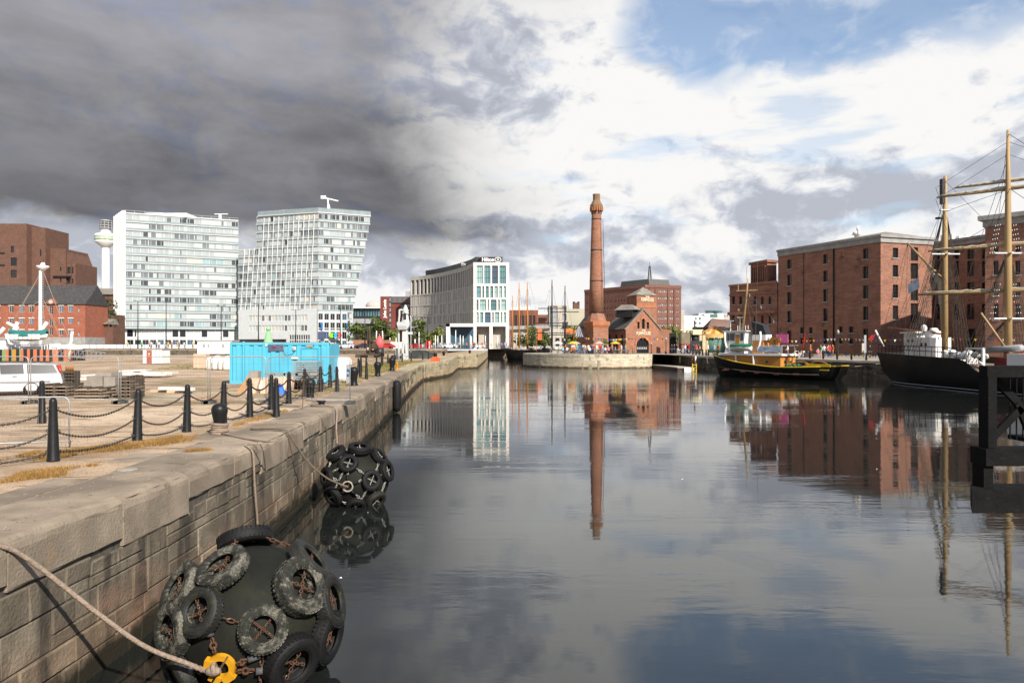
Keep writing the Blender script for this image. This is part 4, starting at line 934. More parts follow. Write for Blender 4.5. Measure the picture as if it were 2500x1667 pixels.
cb_ = B(); cx_, cy_ = PX(802, 338), 338.0; cb_.lathe([(1.1, ZT2 - 1), (.8, ZT2 + 2), (.5, ZT2 + 3.5)], 8, (cx_, cy_, 0)); cb_.bar((cx_, cy_, ZT2 + 3), (cx_ - .3, cy_, ZT2 + 6), .55); cb_.bar((cx_ - 3.2, cy_, ZT2 + 7.0), (cx_ + 4.5, cy_, ZT2 + 5.2), .4, .5); cb_.box(cx_ - 3.4, cx_ - 1.2, cy_ - .5, cy_ + .5, ZT2 + 6.2, ZT2 + 7.6); part('roof_cradle_crane', cb_, M['wht'], r2, world=True)
# double height shopfront under the leaning side
b = B(); sh = 4; 
L = hypot(d2b[0] - d1[0], d2b[1] - d1[1]) * .97; e1_ = (d1[0] + (d2b[0] - d1[0]) * .95, d1[1] + (d2b[1] - d1[1]) * .95); Ls = hypot(e1_[0] - d1[0], e1_[1] - d1[1])
dA, dB = (d1[0] - .05, d1[1] - .9), (e1_[0], e1_[1] - .9)
Ls = hypot(dB[0] - dA[0], dB[1] - dA[1]); ops = [(.35 + i * Ls / 5, Ls / 5 * (i + 1) - .35, z0, z1) for i in range(5) for z0, z1 in ((ZS + .3, 6.2), (7.0, 10.2), (10.9, 14.4), (15.2, 18.4))]
b.wall(dA, dB, ZS, 19, ops, .4); b.wall((dA[0] - .3, dA[1] + 1.5), dA, ZS, 19); b.quad((*dA, 19), (*dB, 19), (dB[0], dB[1] + 1.5, 19), (dA[0], dA[1] + 1.5, 19)); part('shopfront_frame', b, M['slabw'], r2, world=True)
set_windows(r2, dA, dB, ops, .4, 2, 1, M['frame_w'], [M['win_d'], M['win_d2'], M['teal3']], name='shop_window')
PB = mat('blue_banner', (.02, .20, .55), rough=.5); b = B()
for i in (0, 4): x = dA[0] + 1.6 + i * 2.75; b.box(x, x + .75, dA[1] - .15 + i * .1, dA[1] - .1 + i * .1, 11.2, 14.2)
part('blue_banner', b, PB, r2, world=True)
b = B(); b.box(dA[0] + .2, dA[0] + 3.3, dA[1] - .12, dA[1] - .06, 6.9, 10.3); part('poster', b, mat('navy_poster', (.03, .045, .12), (.10, .12, .2), sc=3, rough=.5), r2, world=True)
for i, c in enumerate(((.25, .62, .03), (.02, .42, .66), (.75, .12, .10))):
    b = B(); b.lathe([(1.15, -.03), (1.15, .03)], 18, (dA[0] + 6.2 + i * 1.75, dA[1] + .5, 8.6), ax=(0, 1, 0), sm=False); part('round_sign', b, mat('round_sign_%d' % i, c, rough=.5), r2, world=True)
# link podium
gA_, gB_ = (PX(582, 341), 341.0), (PX(773, 331), 331.0); L = hypot(gB_[0] - gA_[0], gB_[1] - gA_[1])
b = B(); ops = [(.5 + i * L / 24, L / 24 * (i + 1) + .2, z, z + 2.6) for i in range(3, 21) for z in (10.6, 15.2)] + [(L * .66 + i * 1.15, L * .66 + .95 + i * 1.15, z, z + 2.1) for i in range(9) for z in (ZS + .3, 6.7)]
b.wall(gA_, gB_, ZS, 20.5, ops, .3); b.quad((*gA_, 20.5), (*gB_, 20.5), (gB_[0], gB_[1] + 12, 20.5), (gA_[0], gA_[1] + 12, 20.5)); b.wall(gB_, (gB_[0] + 1, gB_[1] + 12), ZS, 20.5); part('podium_wall', b, M['slabw'], r2, world=True)
set_windows(r2, gA_, gB_, ops[:36], .3, 2, 1, M['frame_w'], [PV[0][0], PV[1][0], PV[4][0], PV[1][0], PV[3][0]], name='podium_window'); set_windows(r2, gA_, gB_, ops[36:], .3, 1, 2, M['frame_w'], [M['win_d']], name='podium_shop_window')
b = B(); p0 = (gA_[0] + .2, gA_[1] - .25); q0 = (gA_[0] + (gB_[0] - gA_[0]) * .62, gA_[1] + (gB_[1] - gA_[1]) * .62 - .25); b.quad((*p0, ZS), (*q0, ZS), (*q0, 6.9), (*p0, 6.9)); part('dark_entrance', b, M['win_d'], r2, world=True)
b = B(); p0, q0 = (PX(762, 326), 326), (PX(815, 326), 326); cls = [(.75, .12, .06), (.45, .65, .08), (.05, .45, .65), (.75, .75, .75)]
for i in range(8): x0, x1 = p0[0] + (q0[0] - p0[0]) * i / 8, p0[0] + (q0[0] - p0[0]) * (i + 1) / 8; b.box(x0, x1, 326, 326.1, 4.0, 5.5, (0, 0, 0, 1, 2, 2, 3, 3)[i])
tag(part('hoarding', b, [mat('hoarding_%d' % i, c, rough=.6) for i, c in enumerate(cls)]), 'low coloured hoarding boards along the street by the leaning block', 'hoarding')

# --- left-hand buildings
Yb = 380.0
r = thing('brown_office_tower', 'stepped dark brown brick tower block with few narrow windows at the picture edge', 'office block', (PX(60, Yb), Yb, 3.2))
c1 = lambda x: x / 3.92
v1 = lambda y: 480 + y / 3.92
def px_block(root, ua, ub, Y, vt, zb, ops, m, depth=20, name='wall', vt2=None):
    p0, p1 = (PX(ua, Y), Y), (PX(ub, Y), Y); h = holes(p0, p1, ops); b = B(); z1 = PZ(vt, Y); z2 = PZ(vt2, Y) if vt2 else z1
    b.wall(p0, p1, zb, min(z1, z2), h, .5)
    if vt2: b.add([(*p0, min(z1, z2)), (*p1, min(z1, z2)), (*p1, z2), (*p0, z1)], [(0, 1, 2, 3)])
    b.wall(p1, (p1[0], Y + depth), zb, z2); b.wall((p0[0], Y + depth), p0, zb, z1); b.add([(*p0, z1), (*p1, z2), (p1[0], Y + depth, z2), (p0[0], Y + depth, z1)], [(0, 1, 2, 3)])
    part(name, b, m, root, world=True); return p0, p1, h
def wins(root, p0, p1, h, nx=2, nz=2, fr=None, panes=None, d=.5): set_windows(root, p0, p1, h, d, nx, nz, fr or M['frame_d'], panes or [M['win_d2'], M['win_d']])
x = px_block(r, -90, 65, Yb - 4, 546, 3.2, [(26, 34, 601, 617), (26, 41, 629, 649), (26, 41, 659, 678), (-20, -5, 629, 649), (-20, -5, 659, 678), (-60, -45, 629, 649)], M['brick_d']); wins(r, *x)
x = px_block(r, 63, 111, Yb, 553, 3.2, [(97, 101, v, v + 15) for v in (610, 639, 668)], M['brick_d'], vt2=556); wins(r, *x, 1)
x = px_block(r, 109, 161, Yb + 4, 604, 3.2, [(146, 150, 652, 662), (146, 150, 679, 689), (111, 118, 651, 664), (111, 118, 677, 690)], M['brick_d'], vt2=608); wins(r, *x, 1)
x = px_block(r, 160.5, 174, Yb + 5, 608, 3.2, [(163, 173, 652, 668), (163, 173, 680, 693)], M['brick_d'], vt2=643); wins(r, *x, 1, 1)
x = px_block(r, 173.5, 184.5, Yb + 5.5, 643, 3.2, [(174, 179, 652, 668), (174, 179, 680, 693)], M['brick_d']); wins(r, *x, 1, 1)
b = B(); 
for u, v in ((0, 620), (0, 649), (120, 673)): b.box(PX(u - 40 if u == 0 else u, Yb), PX(u + 25 if u == 0 else 160, Yb), Yb - 4.4 if u == 0 else Yb + 3, Yb + 2 if u == 0 else Yb + 5, PZ(v + 1.5, Yb), PZ(v - 1.5, Yb))
part('concrete_ledge', b, M['black'], r, world=True)
Yr = 250.0
r = thing('red_brick_block', 'long three storey red brick building under a steep grey slate roof with a round emblem', 'building', (PX(100, Yr), Yr, 3.25))
wr = [(1045, 1105), (1165, 1215), (1275, 1322)]
op = [(c1(x0), c1(x0 + 42), v1(a), v1(b_)) for x0 in (-120, -40, 88, 188, 280, 376, 565, 655) for a, b_ in wr] + [(c1(470), c1(508), v1(1045), v1(1125)), (c1(470), c1(508), v1(1175), v1(1235)), (c1(470), c1(508), v1(1260), v1(1322)), *[(c1(746), c1(764), v1(a + 25), v1(a + 55)) for a, b_ in wr]]
p0, p1 = (PX(-60, Yr), Yr), (PX(208, Yr), Yr); hh = holes(p0, p1, op); ze = PZ(742, Yr); zr = PZ(697, Yr + 7)
b = B(); b.wall(p0, p1, PZ(823, Yr), ze, hh, .2); b.wall(p1, (p1[0], Yr + 14), PZ(823, Yr), ze)
b.add([(p1[0], Yr, ze), (p1[0], Yr + 14, ze), (p1[0], Yr + 7, zr)], [(0, 1, 2)]); gx = PX(c1(490), Yr); 
b.add([(gx - 2.6, Yr - .15, ze), (gx + 2.6, Yr - .15, ze), (gx, Yr - .15, PZ(728, Yr)), (gx, Yr + 4, PZ(728, Yr))], [(0, 1, 2), (1, 3, 2), (0, 2, 3)]); part('wall', b, M['brick_r'], r, world=True)
set_windows(r, p0, p1, hh, .2, 2, 3, M['frame_w'], [M['teal3'], M['win_d']], bar=.06)
b = B()
for o in hh[:24]: b.box(p0[0] + o[0] - .25, p0[0] + o[1] + .25, Yr - .08, Yr + .05, o[3] + .003, o[3] + .25)
part('lintels', b, M['white'], r, world=True)
b = B(); b.box(p0[0], p1[0] + .1, Yr - .2, Yr + 13.9, 3.25, PZ(823, Yr) - .003); part('stone_base', b, M['granite'], r, world=True)
b = B(); b.loft([[(p0[0], Yr - .5, ze - .1), (p0[0], Yr + 7, zr), (p0[0], Yr + 14.5, ze - .1)], [(p1[0] + .3, Yr - .5, ze - .1), (p1[0] + .3, Yr + 7, zr), (p1[0] + .3, Yr + 14.5, ze - .1)]]); part('roof', b, M['slate'], r, world=True)
b = B(); b.lathe([(.75, -.05), (.75, .05)], 20, (gx, Yr - .25, PZ(737, Yr)), ax=(0, 1, 0), sm=False); part('round_emblem', b, M['concrete'], r, world=True)
# small grey house and long dark roof behind the trees
r = thing('low_brick_house', 'small low house with grey pitched roof half hidden by trees beside the glass block', 'house', (PX(240, 262), 262, 3.25))
x = px_block(r, 208, 276, 262, 798, 3.25, [(222, 232, 806, 818), (240, 255, 790 + 12, 812)], M['brick_d'], 8); wins(r, *x)
b = B(); x0, x1 = PX(220, 261), PX(258, 261); b.add([(x0, 260.5, PZ(791, 261)), (x1, 260.5, PZ(791, 261)), (x1, 268, PZ(778, 265)), (x0, 268, PZ(778, 265)), (x1, 270, PZ(791, 261))], [(0, 1, 2, 3), (1, 4, 2)]); part('roof', b, M['slate_l'], r, world=True)
x = px_block(r, 260, 278, 275, 768, 3.25, [(266, 271, 780, 810)], M['brick_d'], 8, 'rear_wall'); wins(r, *x)
r = thing('long_roofed_hall', 'dark hall with a long shallow grey roof behind the trees', 'building', (PX(240, 420), 420, 3.25))
x = px_block(r, 195, 300, 420, 718, 3.25, [], M['brick_d'], 20); b = B(); b.add([(PX(195, 419), 419, PZ(719, 419)), (PX(300, 419), 419, PZ(719, 419)), (PX(300, 440), 440, PZ(705, 440)), (PX(206, 440), 440, PZ(702, 440))], [(0, 1, 2, 3)]); part('roof', b, M['slate_l'], r, world=True)
# radio tower
Yt = 700.0; tx = PX(258, Yt); kt = Yt / FOC
r = thing('radio_tower', 'slender white concrete radio tower with a round drum near its top', 'tower', (tx, Yt, 3.2))
cc = (tx, Yt, 0); zt_ = lambda v: PZ(v, Yt)
b = B(); b.lathe([(9.4 * kt, 3), (9.0 * kt, zt_(700)), (8.0 * kt, zt_(606))], 20, cc); part('shaft', b, M['white'], r, world=True)
b = B(); b.lathe([(8 * kt, zt_(606)), (13 * kt, zt_(601)), (24 * kt, zt_(592)), (24.5 * kt, zt_(589))], 24, cc); part('bowl', b, M['white'], r, world=True)
b = B(); b.lathe([(24.3 * kt, zt_(589)), (24.6 * kt, zt_(580))], 24, cc); part('sign_drum', b, mat('green_drum', (.14, .30, .25), (.52, .54, .36), sc=.03, st=(6, 6, 1), rough=.5), r, world=True)
b = B(); b.lathe([(24.8 * kt, zt_(580)), (24.6 * kt, zt_(574)), (22 * kt, zt_(572)), (12 * kt, zt_(569)), (9 * kt, zt_(561)), (9 * kt, zt_(538))], 24, cc); part('upper_cone', b, M['white'], r, world=True)
b = B()
for v in (558, 552, 546, 541): b.lathe([(13.5 * kt, zt_(v)), (14.5 * kt, zt_(v)), (14.5 * kt, zt_(v - 1.6)), (13.5 * kt, zt_(v - 1.6))], 20, cc)
for i in range(10): a = 2 * pi * i / 10; b.tube([(tx + 14 * kt * cos(a), Yt + 14 * kt * sin(a), zt_(560)), (tx + 14 * kt * cos(a), Yt + 14 * kt * sin(a), zt_(539))], .3, 4)
part('aerial_gallery', b, M['grey'], r, world=True)

# --- centre distance
r = thing('glass_office', 'dark glass office with a white roof edge left of the red shop building', 'office block', (PX(895, 360), 360, 3.25))
op = [(865 + i * 6.4, 870.6 + i * 6.4, 755, 772) for i in range(10)]
x = px_block(r, 862, 931, 360, 752, 3.25, op, M['black'], 20); wins(r, *x, 1, 2, panes=[M['teal3'], M['win_d'], M['teal1']])
b = B(); b.box(PX(862, 359), PX(931, 359), 358.5, 380, PZ(752.4, 359), PZ(750, 359)); part('roof_edge', b, M['wht'], r, world=True)
b = B(); b.box(PX(862, 359.5), PX(931, 359.5), 359, 359.9, PZ(790, 359), PZ(778, 359)); part('spandrel', b, M['grey'], r, world=True)
r = thing('red_shop_building', 'dark red department store with a vertical glass strip and white lettering', 'shop', (PX(960, 310), 310, 3.25))
j = lambda x: 850 + x / 4.9
j2 = lambda y: 580 + y / 4.9
M['red_clad'] = mat('dark_red_cladding', (.20, .045, .035), (.165, .038, .03), sc=.4, rough=.7, brick=((.11, .03, .025), 1.2, .5, .03))
gl_ = [(j(490), j(516), j2(708 + i * 62), j2(708 + i * 62 + 52)) for i in range(8)]
x = px_block(r, j(385), j(742), 310, j2(704), 3.25, gl_ + [(j(625), j(652), j2(800), j2(850)), (j(690), j(735), j2(795), j2(830))], M['red_clad'], 20); wins(r, *x, 1, 3, panes=[M['teal2'], M['teal1']])
b = B()
for i in range(15): xx = PX(j(522 + i * 15), 309.6); b.box(xx, xx + .12, 309.4, 309.9, PZ(j2(775), 309.6), PZ(j2(708), 309.6))
for v in (708, 730, 752, 775): b.box(PX(j(520), 309.5), PX(j(742), 309.5), 309.3, 309.85, PZ(j2(v + 2), 309.5), PZ(j2(v - 1), 309.5))
part('roof_lattice', b, M['grey'], r, world=True)
b = B(); b.box(PX(j(685), 315), PX(j(740), 315), 315, 320, PZ(j2(704), 315), PZ(j2(640), 315)); part('rooftop_cage', b, M['grey'], r, world=True)
text('lettering', 'John Lewis', 1.75, M['wht'], r, (PX(j(438), 309.5), 309.8, PZ(j2(850), 309.5)), (0, radians(-90), 0), .1, bold=.06).rotation_euler = Matrix(((0, -1, 0), (0, 0, -1), (1, 0, 0))).to_euler()
r = thing('domed_block', 'hazy pale block with brown dome just above the glass office roof', 'building', (PX(915, 600), 600, 3.25))
x = px_block(r, 905, 931, 600, 741, 3.25, [], M['white']); b = B(); b.blob((PX(912, 600), 600, PZ(748, 600)), 5, (1.3, 1, .9)); part('dome', b, M['concrete'], r, world=True)

r = thing('rust_red_block', 'low rust red building with dark panels behind the orange masts', 'building', (PX(1275, 330), 330, 3.25))
x = px_block(r, 1238, 1314, 330, 757, 3.25, [(1256 + i * 9, 1262 + i * 9, 770, 800) for i in range(6)], mat('rust_cladding', (.28, .10, .055), (.12, .05, .035), sc=.25, st=(3, 3, .2), rough=.8), 15); wins(r, *x, 1, 2)
b = B()
for i in range(12): xx = PX(1243 + i * 4.4, 331); b.box(xx, xx + .35, 331, 331.3, PZ(757, 331), PZ(751, 331))
b.box(PX(1241, 331.5), PX(1297, 331.5), 331.4, 331.6, PZ(753, 331), PZ(750.5, 331)); part('rooftop_screen', b, M['white'], r, world=True)
r = thing('white_glass_block', 'pale grey office with dark glass panels behind the dark masts', 'office block', (PX(1365, 300), 300, 3.25))
x = px_block(r, 1341, 1386, 300, 745, 3.25, [(1342.5, 1347, 747, 800), (1350, 1361, 747, 802), (1373, 1383, 747, 762), (1373, 1383, 766, 782), (1373, 1383, 786, 802)], M['concrete'], 14); wins(r, *x, 2, 4, panes=[M['teal3'], M['win_d'], M['grey']])
r = thing('beige_tower_block', 'blank beige building with a small square tower on top left of the chimney', 'building', (PX(1410, 320), 320, 3.25))
x = px_block(r, 1385, 1432, 320, 754, 3.25, [], mat('beige_render', (.44, .41, .31), (.39, .365, .28), sc=.1, rough=.8), 14); b = B(); b.box(PX(1400, 322), PX(1415, 322), 322, 326, PZ(754, 322), PZ(739, 322)); b.box(PX(1400, 321.8), PX(1404, 321.8), 321.8, 326.2, PZ(739, 322), PZ(736, 322)); b.box(PX(1411, 321.8), PX(1415, 321.8), 321.8, 326.2, PZ(739, 322), PZ(736, 322)); part('tower', b, M['brick_d'], r, world=True)
r = thing('distant_terrace', 'hazy far row of red roofed buildings between the masts', 'building', (PX(1325, 480), 480, 3.25))
x = px_block(r, 1300, 1345, 480, 768, 3.25, [], M['brick_b'], 15); b = B(); b.box(PX(1300, 475), PX(1345, 475), 474, 476, PZ(768, 475), PZ(762, 475)); part('parapet', b, M['white'], r, world=True)
r = thing('white_shed', 'long low white shed behind the moored masts', 'building', (PX(1290, 285), 285, 3.25))
x = px_block(r, 1250, 1395, 288, 803, 3.25, [(1260 + i * 16, 1270 + i * 16, 825, 845) for i in range(8)], M['concrete'], 10); wins(r, *x)
b = B(); b.add([(PX(1240, 287), 286.5, PZ(805, 287)), (PX(1345, 287), 286.5, PZ(801, 287)), (PX(1345, 292), 292, PZ(793, 292)), (PX(1240, 292), 292, PZ(796, 292))], [(0, 1, 2, 3)]); part('roof', b, M['granite'], r, world=True)
# right distance
for nm, lb_, u0, u1, Y, vt, opn, m in (
    ('white_flats', 'white modern flats with grey windows right of the brick office block', 1663, 1718, 340, 771, [(1696, 1701, 775, 781), (1696, 1701, 786, 792), (1696, 1701, 797, 803), (1706, 1711, 775, 781), (1706, 1711, 786, 792)], M['white']),
    ('pale_stair_block', 'narrow pale cream block beside the brick office corner', 1662, 1671, 300, 757, [], M['concrete']),
    ('curved_glass_flats', 'white flats with rounded glass top storey beyond the dark hall', 1706, 1767, 380, 765, [(1733, 1752, 760 + 7, 776), (1712, 1720, 768, 775)], M['white']),
    ('far_brick_flats', 'distant pinkish flats close to the low brick range', 1752, 1800, 420, 765, [(1756 + i * 6, 1759 + i * 6, 770, 774) for i in range(6)], M['concrete'])):
    r = thing(nm, lb_, 'flats', (PX((u0 + u1) / 2, Y), Y, 3.25)); x = px_block(r, u0, u1, Y, vt, 3.25, opn, m, 14)
    if opn: wins(r, *x, 1, 1, M['frame_w'], [M['teal3'], M['teal1']], .2)
b = B(); b.lathe([(4.2, PZ(766, 380)), (4.2, PZ(759, 380)), (4.6, PZ(759, 380)), (4.6, PZ(757.5, 380))], 16, (PX(1742, 384), 384, 0)); part('round_penthouse', b, M['teal1'], r if False else bpy.data.objects['curved_glass_flats'], world=True)
r = thing('dark_modern_hall', 'dark brick modern hall with sloping brown roof beside the carousel', 'building', (PX(1735, 235), 235, 2.6))
b = B(); A4 = [(PX(1690, 236), 236), (PX(1760, 230), 230), (PX(1800, 236), 236), (PX(1740, 252), 252)]; b.loft([[(x, y, 2.6) for x, y in A4], [(x, y, PZ(798, 234)) for x, y in A4]]); part('wall', b, M['black'], r, world=True)
b = B(); b.add([(PX(1715, 236), 236, PZ(800, 236)), (PX(1738, 233), 233, PZ(777, 233)), (PX(1800, 233), 233, PZ(783, 233)), (PX(1800, 232), 232, PZ(800, 232)), (PX(1728, 231), 231, PZ(800, 231))], [(4, 3, 2, 1), (0, 4, 1)]); part('roof', b, mat('brown_zinc', (.16, .085, .065), (.12, .065, .05), sc=.5, rough=.6), r, world=True)
# ------------------------------------------------------------------ things on the left quay
GL = 2.07
def yg(v, z=GL): return YG(v, z)
M['post'] = mat('painted_black_post', (.009, .0095, .010), (.014, .0145, .015), sc=5, rough=.38, spec=.25, bump=.15, bs=40, wear=[((.10, .075, .055), 7, .66, .74)])
M['rope'] = mat('weathered_rope', (.34, .26, .20), (.22, .165, .125), sc=30, rough=.95, bump=.8, bs=60)
M['rope_d'] = mat('dark_rope', (.17, .135, .095), (.11, .09, .065), sc=30, rough=.95)
M['rust'] = mat('rusty_chain', (.115, .05, .027), (.06, .032, .02), sc=25, rough=.9, wear=[((.30, .24, .20), 18, .58, .68)])
M['zinc'] = mat('galvanised_tube', (.40, .40, .40), (.30, .30, .30), sc=6, rough=.5, met=.3)
M['galv'] = mat('bright_galvanised_chain', (.40, .38, .35), (.22, .205, .19), sc=20, rough=.5, met=.3)
M['chain_b'] = mat('black_chain', (.022, .02, .018), (.05, .04, .032), sc=20, rough=.6)
pb = B(); pb.lathe([(.105, 0), (.105, .03), (.098, .05), (.062, 1.04), (.058, 1.075), (.042, 1.105), (.016, 1.12)], 14)
eye = B()
for z in (.93, .54, .18):
    eye.torus((.098 - .038 * z + .012, 0, z), (0, 1, 0), .022, .007, 8, 5); eye.torus((-(.098 - .038 * z + .012), 0, z), (0, 1, 0), .022, .007, 8, 5)
posts = [(-150, 1160), (130, 1127), (335, 1081), (456, 1055), (545, 1038), (610, 1020), (662, 1001), (705, 986), (744, 969), (783, 956.5), (806, 947)]
extra = [(675, 1019), (102, 1034), (823, 957), (880, 922), (895, 926)]
far_posts = []
for t in range(16): y = 47 + t * 4.6; far_posts.append((PL.pt(PL.L * .5, 0)[0], y))
PP_ = []; first = None; first_eye = None; LB = {}
desc = {0: 'black tapered chain post at the left edge of the picture, mostly out of view', 1: 'nearest tall black chain post, standing by the end of the wire barrier', 2: 'second nearest black chain post, between dry grass and the timber stacks', 3: 'third black chain post, left of the rope-wound bollard', 4: 'black chain post right behind the bollard wound with rope', 5: 'black chain post just left of the lone unchained post', 6: 'black chain post just right of the lone unchained post', 7: 'black chain post before the leaning packing crates and blue tarpaulin', 8: 'black chain post touching the second mooring bollard', 9: 'black chain post before the right half of the blue container', 10: 'black chain post before the blue container door'}
edesc = ['lone black post without chains standing nearer the quay edge', 'black post seen through the wire barrier beside the white car', 'brown rusty chain post at the right end of the blue container', 'rusty chain post behind the pale power cabinet', 'rusty chain post beside the mooring bollard past the cabinet']
def put_post(x, y, lab, z=GL, grp='black chain posts along the quay'):
    global first
    if first is None:
        first = thing('chain_post', lab, 'bollard', (x, y, z), group=grp); part('shaft', pb, M['post'], first); part('chain_eyes', eye, M['post'], first, stuff=True); return first
    o = dup(first, (x, y, z), None, lab); o.rotation_euler = (R.gauss(0, .014), R.gauss(0, .014), R.random() * .3); return o
for i, (u, v) in enumerate(posts): y = yg(v); PP_.append(put_post(PX(u, y), y, desc[i]).location.copy())
for (u, v), l in zip(extra, edesc): y = yg(v); put_post(PX(u, y), y, l)
def edge_x(y):                                            # quay edge at distance y
    lo_, hi_ = 0, PL.L
    for _ in range(40):
        m = (lo_ + hi_) / 2
        if PL.at(m)[0].y < y: lo_ = m
        else: hi_ = m
    return PL.at(lo_)[0].x
FP = []
for i in range(15):
    y = 40 + i * 4.4; x = edge_x(y) - 3.4 - .25 * sin(i * 1.7); FP.append(put_post(x, y, 'rusty black chain post in the long row beyond the power cabinet').location.copy())
# chains of round links
def chain_pts(a, b, sag, n):
    return [a.lerp(b, i / n) + Vector((0, 0, -sag * 4 * (i / n) * (1 - i / n))) for i in range(n + 1)]
def chain_links(a, b, sag, link=.052, w=.0085, k=6):
    L = (b - a).length * (1 + 2.7 * (sag / (b - a).length) ** 2); n = max(3, int(L / link / .74)); P = chain_pts(a, b, sag, n); c = B()
    for i in range(n):
        p, q_ = P[i], P[i + 1]; d = (q_ - p).normalized(); s = d.cross(Vector((0, 0, 1))).normalized(); u = s.cross(d); ax = s if i % 2 else u
        ox = d * link * .5; oy = ax * link * .3
        c.tube([(p + q_) / 2 + ox * cos(t) + oy * sin(t) for t in [2 * pi * j_ / k for j_ in range(k)]], w, 4, closed=True)
    return c
names = ['the left picture edge', 'the nearest post and the barrier end', 'the grass strip', 'the rope-wound bollard', 'the rear of that bollard', 'the lone unchained post', 'the leaning packing crates', 'the blue tarpaulin', 'the second bollard', 'the container front', 'the container door']
lev = {.93: 'upper', .54: 'middle', .18: 'lower'}
for i in range(len(PP_) - 1):
    for z in (.93, .54, .18):
        a, b_ = PP_[i] + Vector((0, 0, z)), PP_[i + 1] + Vector((0, 0, z)); sag = R.uniform(.2, .27)
        if z < .2: sag = .1
        o = part('sagging_chain', chain_links(a, b_, sag, .055 if i < 5 else .075, .0085 if i < 5 else .011, 6 if i < 4 else 5), M['chain_b'])
        tag(o, '%s black chain hanging between two posts by %s' % (lev[z], names[i + 1] if i else names[0]), 'chain', 'chains hung between the quay posts')
for i in range(len(FP) - 1):
    for z in (.93, .5):
        c = B(); c.tube(chain_pts(FP[i] + Vector((0, 0, z)), FP[i + 1] + Vector((0, 0, z)), .25, 6), .014, 4)
        tag(part('sagging_chain', c, M['chain_b']), '%s chain between rusty posts in the long far row' % lev.get(z, 'middle'), 'chain', 'chains hung between the quay posts')

# mooring bollards
mbp = [(.16, 0), (.155, .05), (.125, .12), (.12, .2), (.135, .34), (.165, .46), (.18, .54), (.176, .60), (.15, .66), (.10, .70), (.03, .715)]
mb = B(); mb.lathe(mbp, 20)
moor = [(536, 1058, 'black bulb-headed mooring bollard wound with thick rope, nearest the viewer'), (757, 976, 'black mooring bollard with rope tied low round its neck, before the container'), (864, 941, 'rusty mooring bollard right of the pale power cabinet'), (922, 918, 'brown mooring bollard on grass by the orange hydrant'), (957, 904, 'small dark mooring bollard near the orange hydrant'), (982, 893, 'dark mooring bollard at the foot of the grey machine tower'), (1037, 878.5, 'distant dark mooring bollard by the orange life jackets'), (1072, 872.5, 'distant dark mooring bollard at the far quay bend'), (1098, 867, 'farthest dark mooring bollard close to the lock entrance')]
mm_ = None; MB = []
for u, v, l in moor:
    y = yg(v, 2.1); x = PX(u, y); sc = {1055: 1}.get(v, 1.0)
    if y > 60: x = edge_x(y) - 2.2
    if mm_ is None: mm_ = thing('mooring_bollard', l, 'bollard', (x, y, GL), group='cast iron mooring bollards'); part('casting', mb, M['post'], mm_); o = mm_
    else: o = dup(mm_, (x, y, GL), None, l)
    k_ = {536: 1.0, 757: 1.15, 864: 1.35, 922: 1.35}.get(u, 1.5); o.scale = (k_,) * 3; MB.append(o.location.copy())
b = B(); b.lathe([(.14, 0), (.13, .02), (.10, .05), (.10, .10), (.14, .12), (.145, .15), (.12, .165)], 14, (0, 0, 0)); y = yg(990, 2.1)
o = thing('cleat', 'small low black iron cleat beside the second bollard on the coping', 'cleat', (PX(785, y), y, 2.1)); part('casting', b, M['post'], o)

# ropes
def rope(name, pts, r, m, lab, n=8, sub=5, twist=True):
    P = smooth(pts, sub); b = B(); b.tube(P, r, n)
    if twist:                                             # laid strands
        L = 0; q0 = P[0]; hel = []
        for k_ in range(3):
            hh = []; L = 0
            for i, p in enumerate(P):
                if i: L += (P[i] - P[i - 1]).length
                t = (P[min(i + 1, len(P) - 1)] - P[max(i - 1, 0)]).normalized(); s = t.cross(Vector((.3, .2, 1))).normalized(); u = t.cross(s)
                a = L / (r * 7) * 2 * pi + k_ * 2 * pi / 3; hh.append(p + (s * cos(a) + u * sin(a)) * r * .55)
            b.tube(hh, r * .62, 5)
    return tag(part(name, b, m), lab, 'rope')
def coil(c, r, z0, z1, turns, th):
    return [(c[0] + r * cos(2 * pi * t * turns / (turns * 14)), c[1] + r * sin(2 * pi * t / 14), z0 + (z1 - z0) * t / (turns * 14)) for t in range(turns * 14 + 1)]
b0 = MB[0]; cc_ = B()
for k_ in range(5): cc_.torus((b0.x, b0.y, GL + .03 + k_ * .052), (.05 * (-1) ** k_, .08, 1), .165 + .012 * (k_ == 0) + .01 * sin(k_ * 2), .032, 18, 6)
tag(part('rope_coil', cc_, M['rope']), 'thick grey rope wound round the foot of the nearest mooring bollard', 'rope')
b1 = MB[1]; cc_ = B()
for k_ in range(2): cc_.torus((b1.x, b1.y, GL + .05 + k_ * .06), (.1, .1 * (-1) ** k_, 1), .17, .026, 16, 6)
tag(part('rope_coil', cc_, M['rope']), 'pale rope tied round the neck of the second mooring bollard', 'rope')
def w3(u, v, Y): return (PX(u, Y), Y, PZ(v, Y))
e = lambda y, off=0, z=0: tuple(Vector((edge_x(y) + off, y, 2.1 + z)))
rope('mooring_rope', [(b0.x + .1, b0.y - .15, GL + .06), (b0.x + .9, b0.y - 1.0, GL + .05), (b0.x + 1.9, b0.y - 2.0, 2.14), e(14.6, -.1, .04), e(14.55, .05, -.12), e(14.6, .07, -.8), e(14.8, .06, -1.5), e(14.8, .08, -2.05)], .02, M['rope'], 'grey rope from the nearest bollard hanging straight down the quay wall')

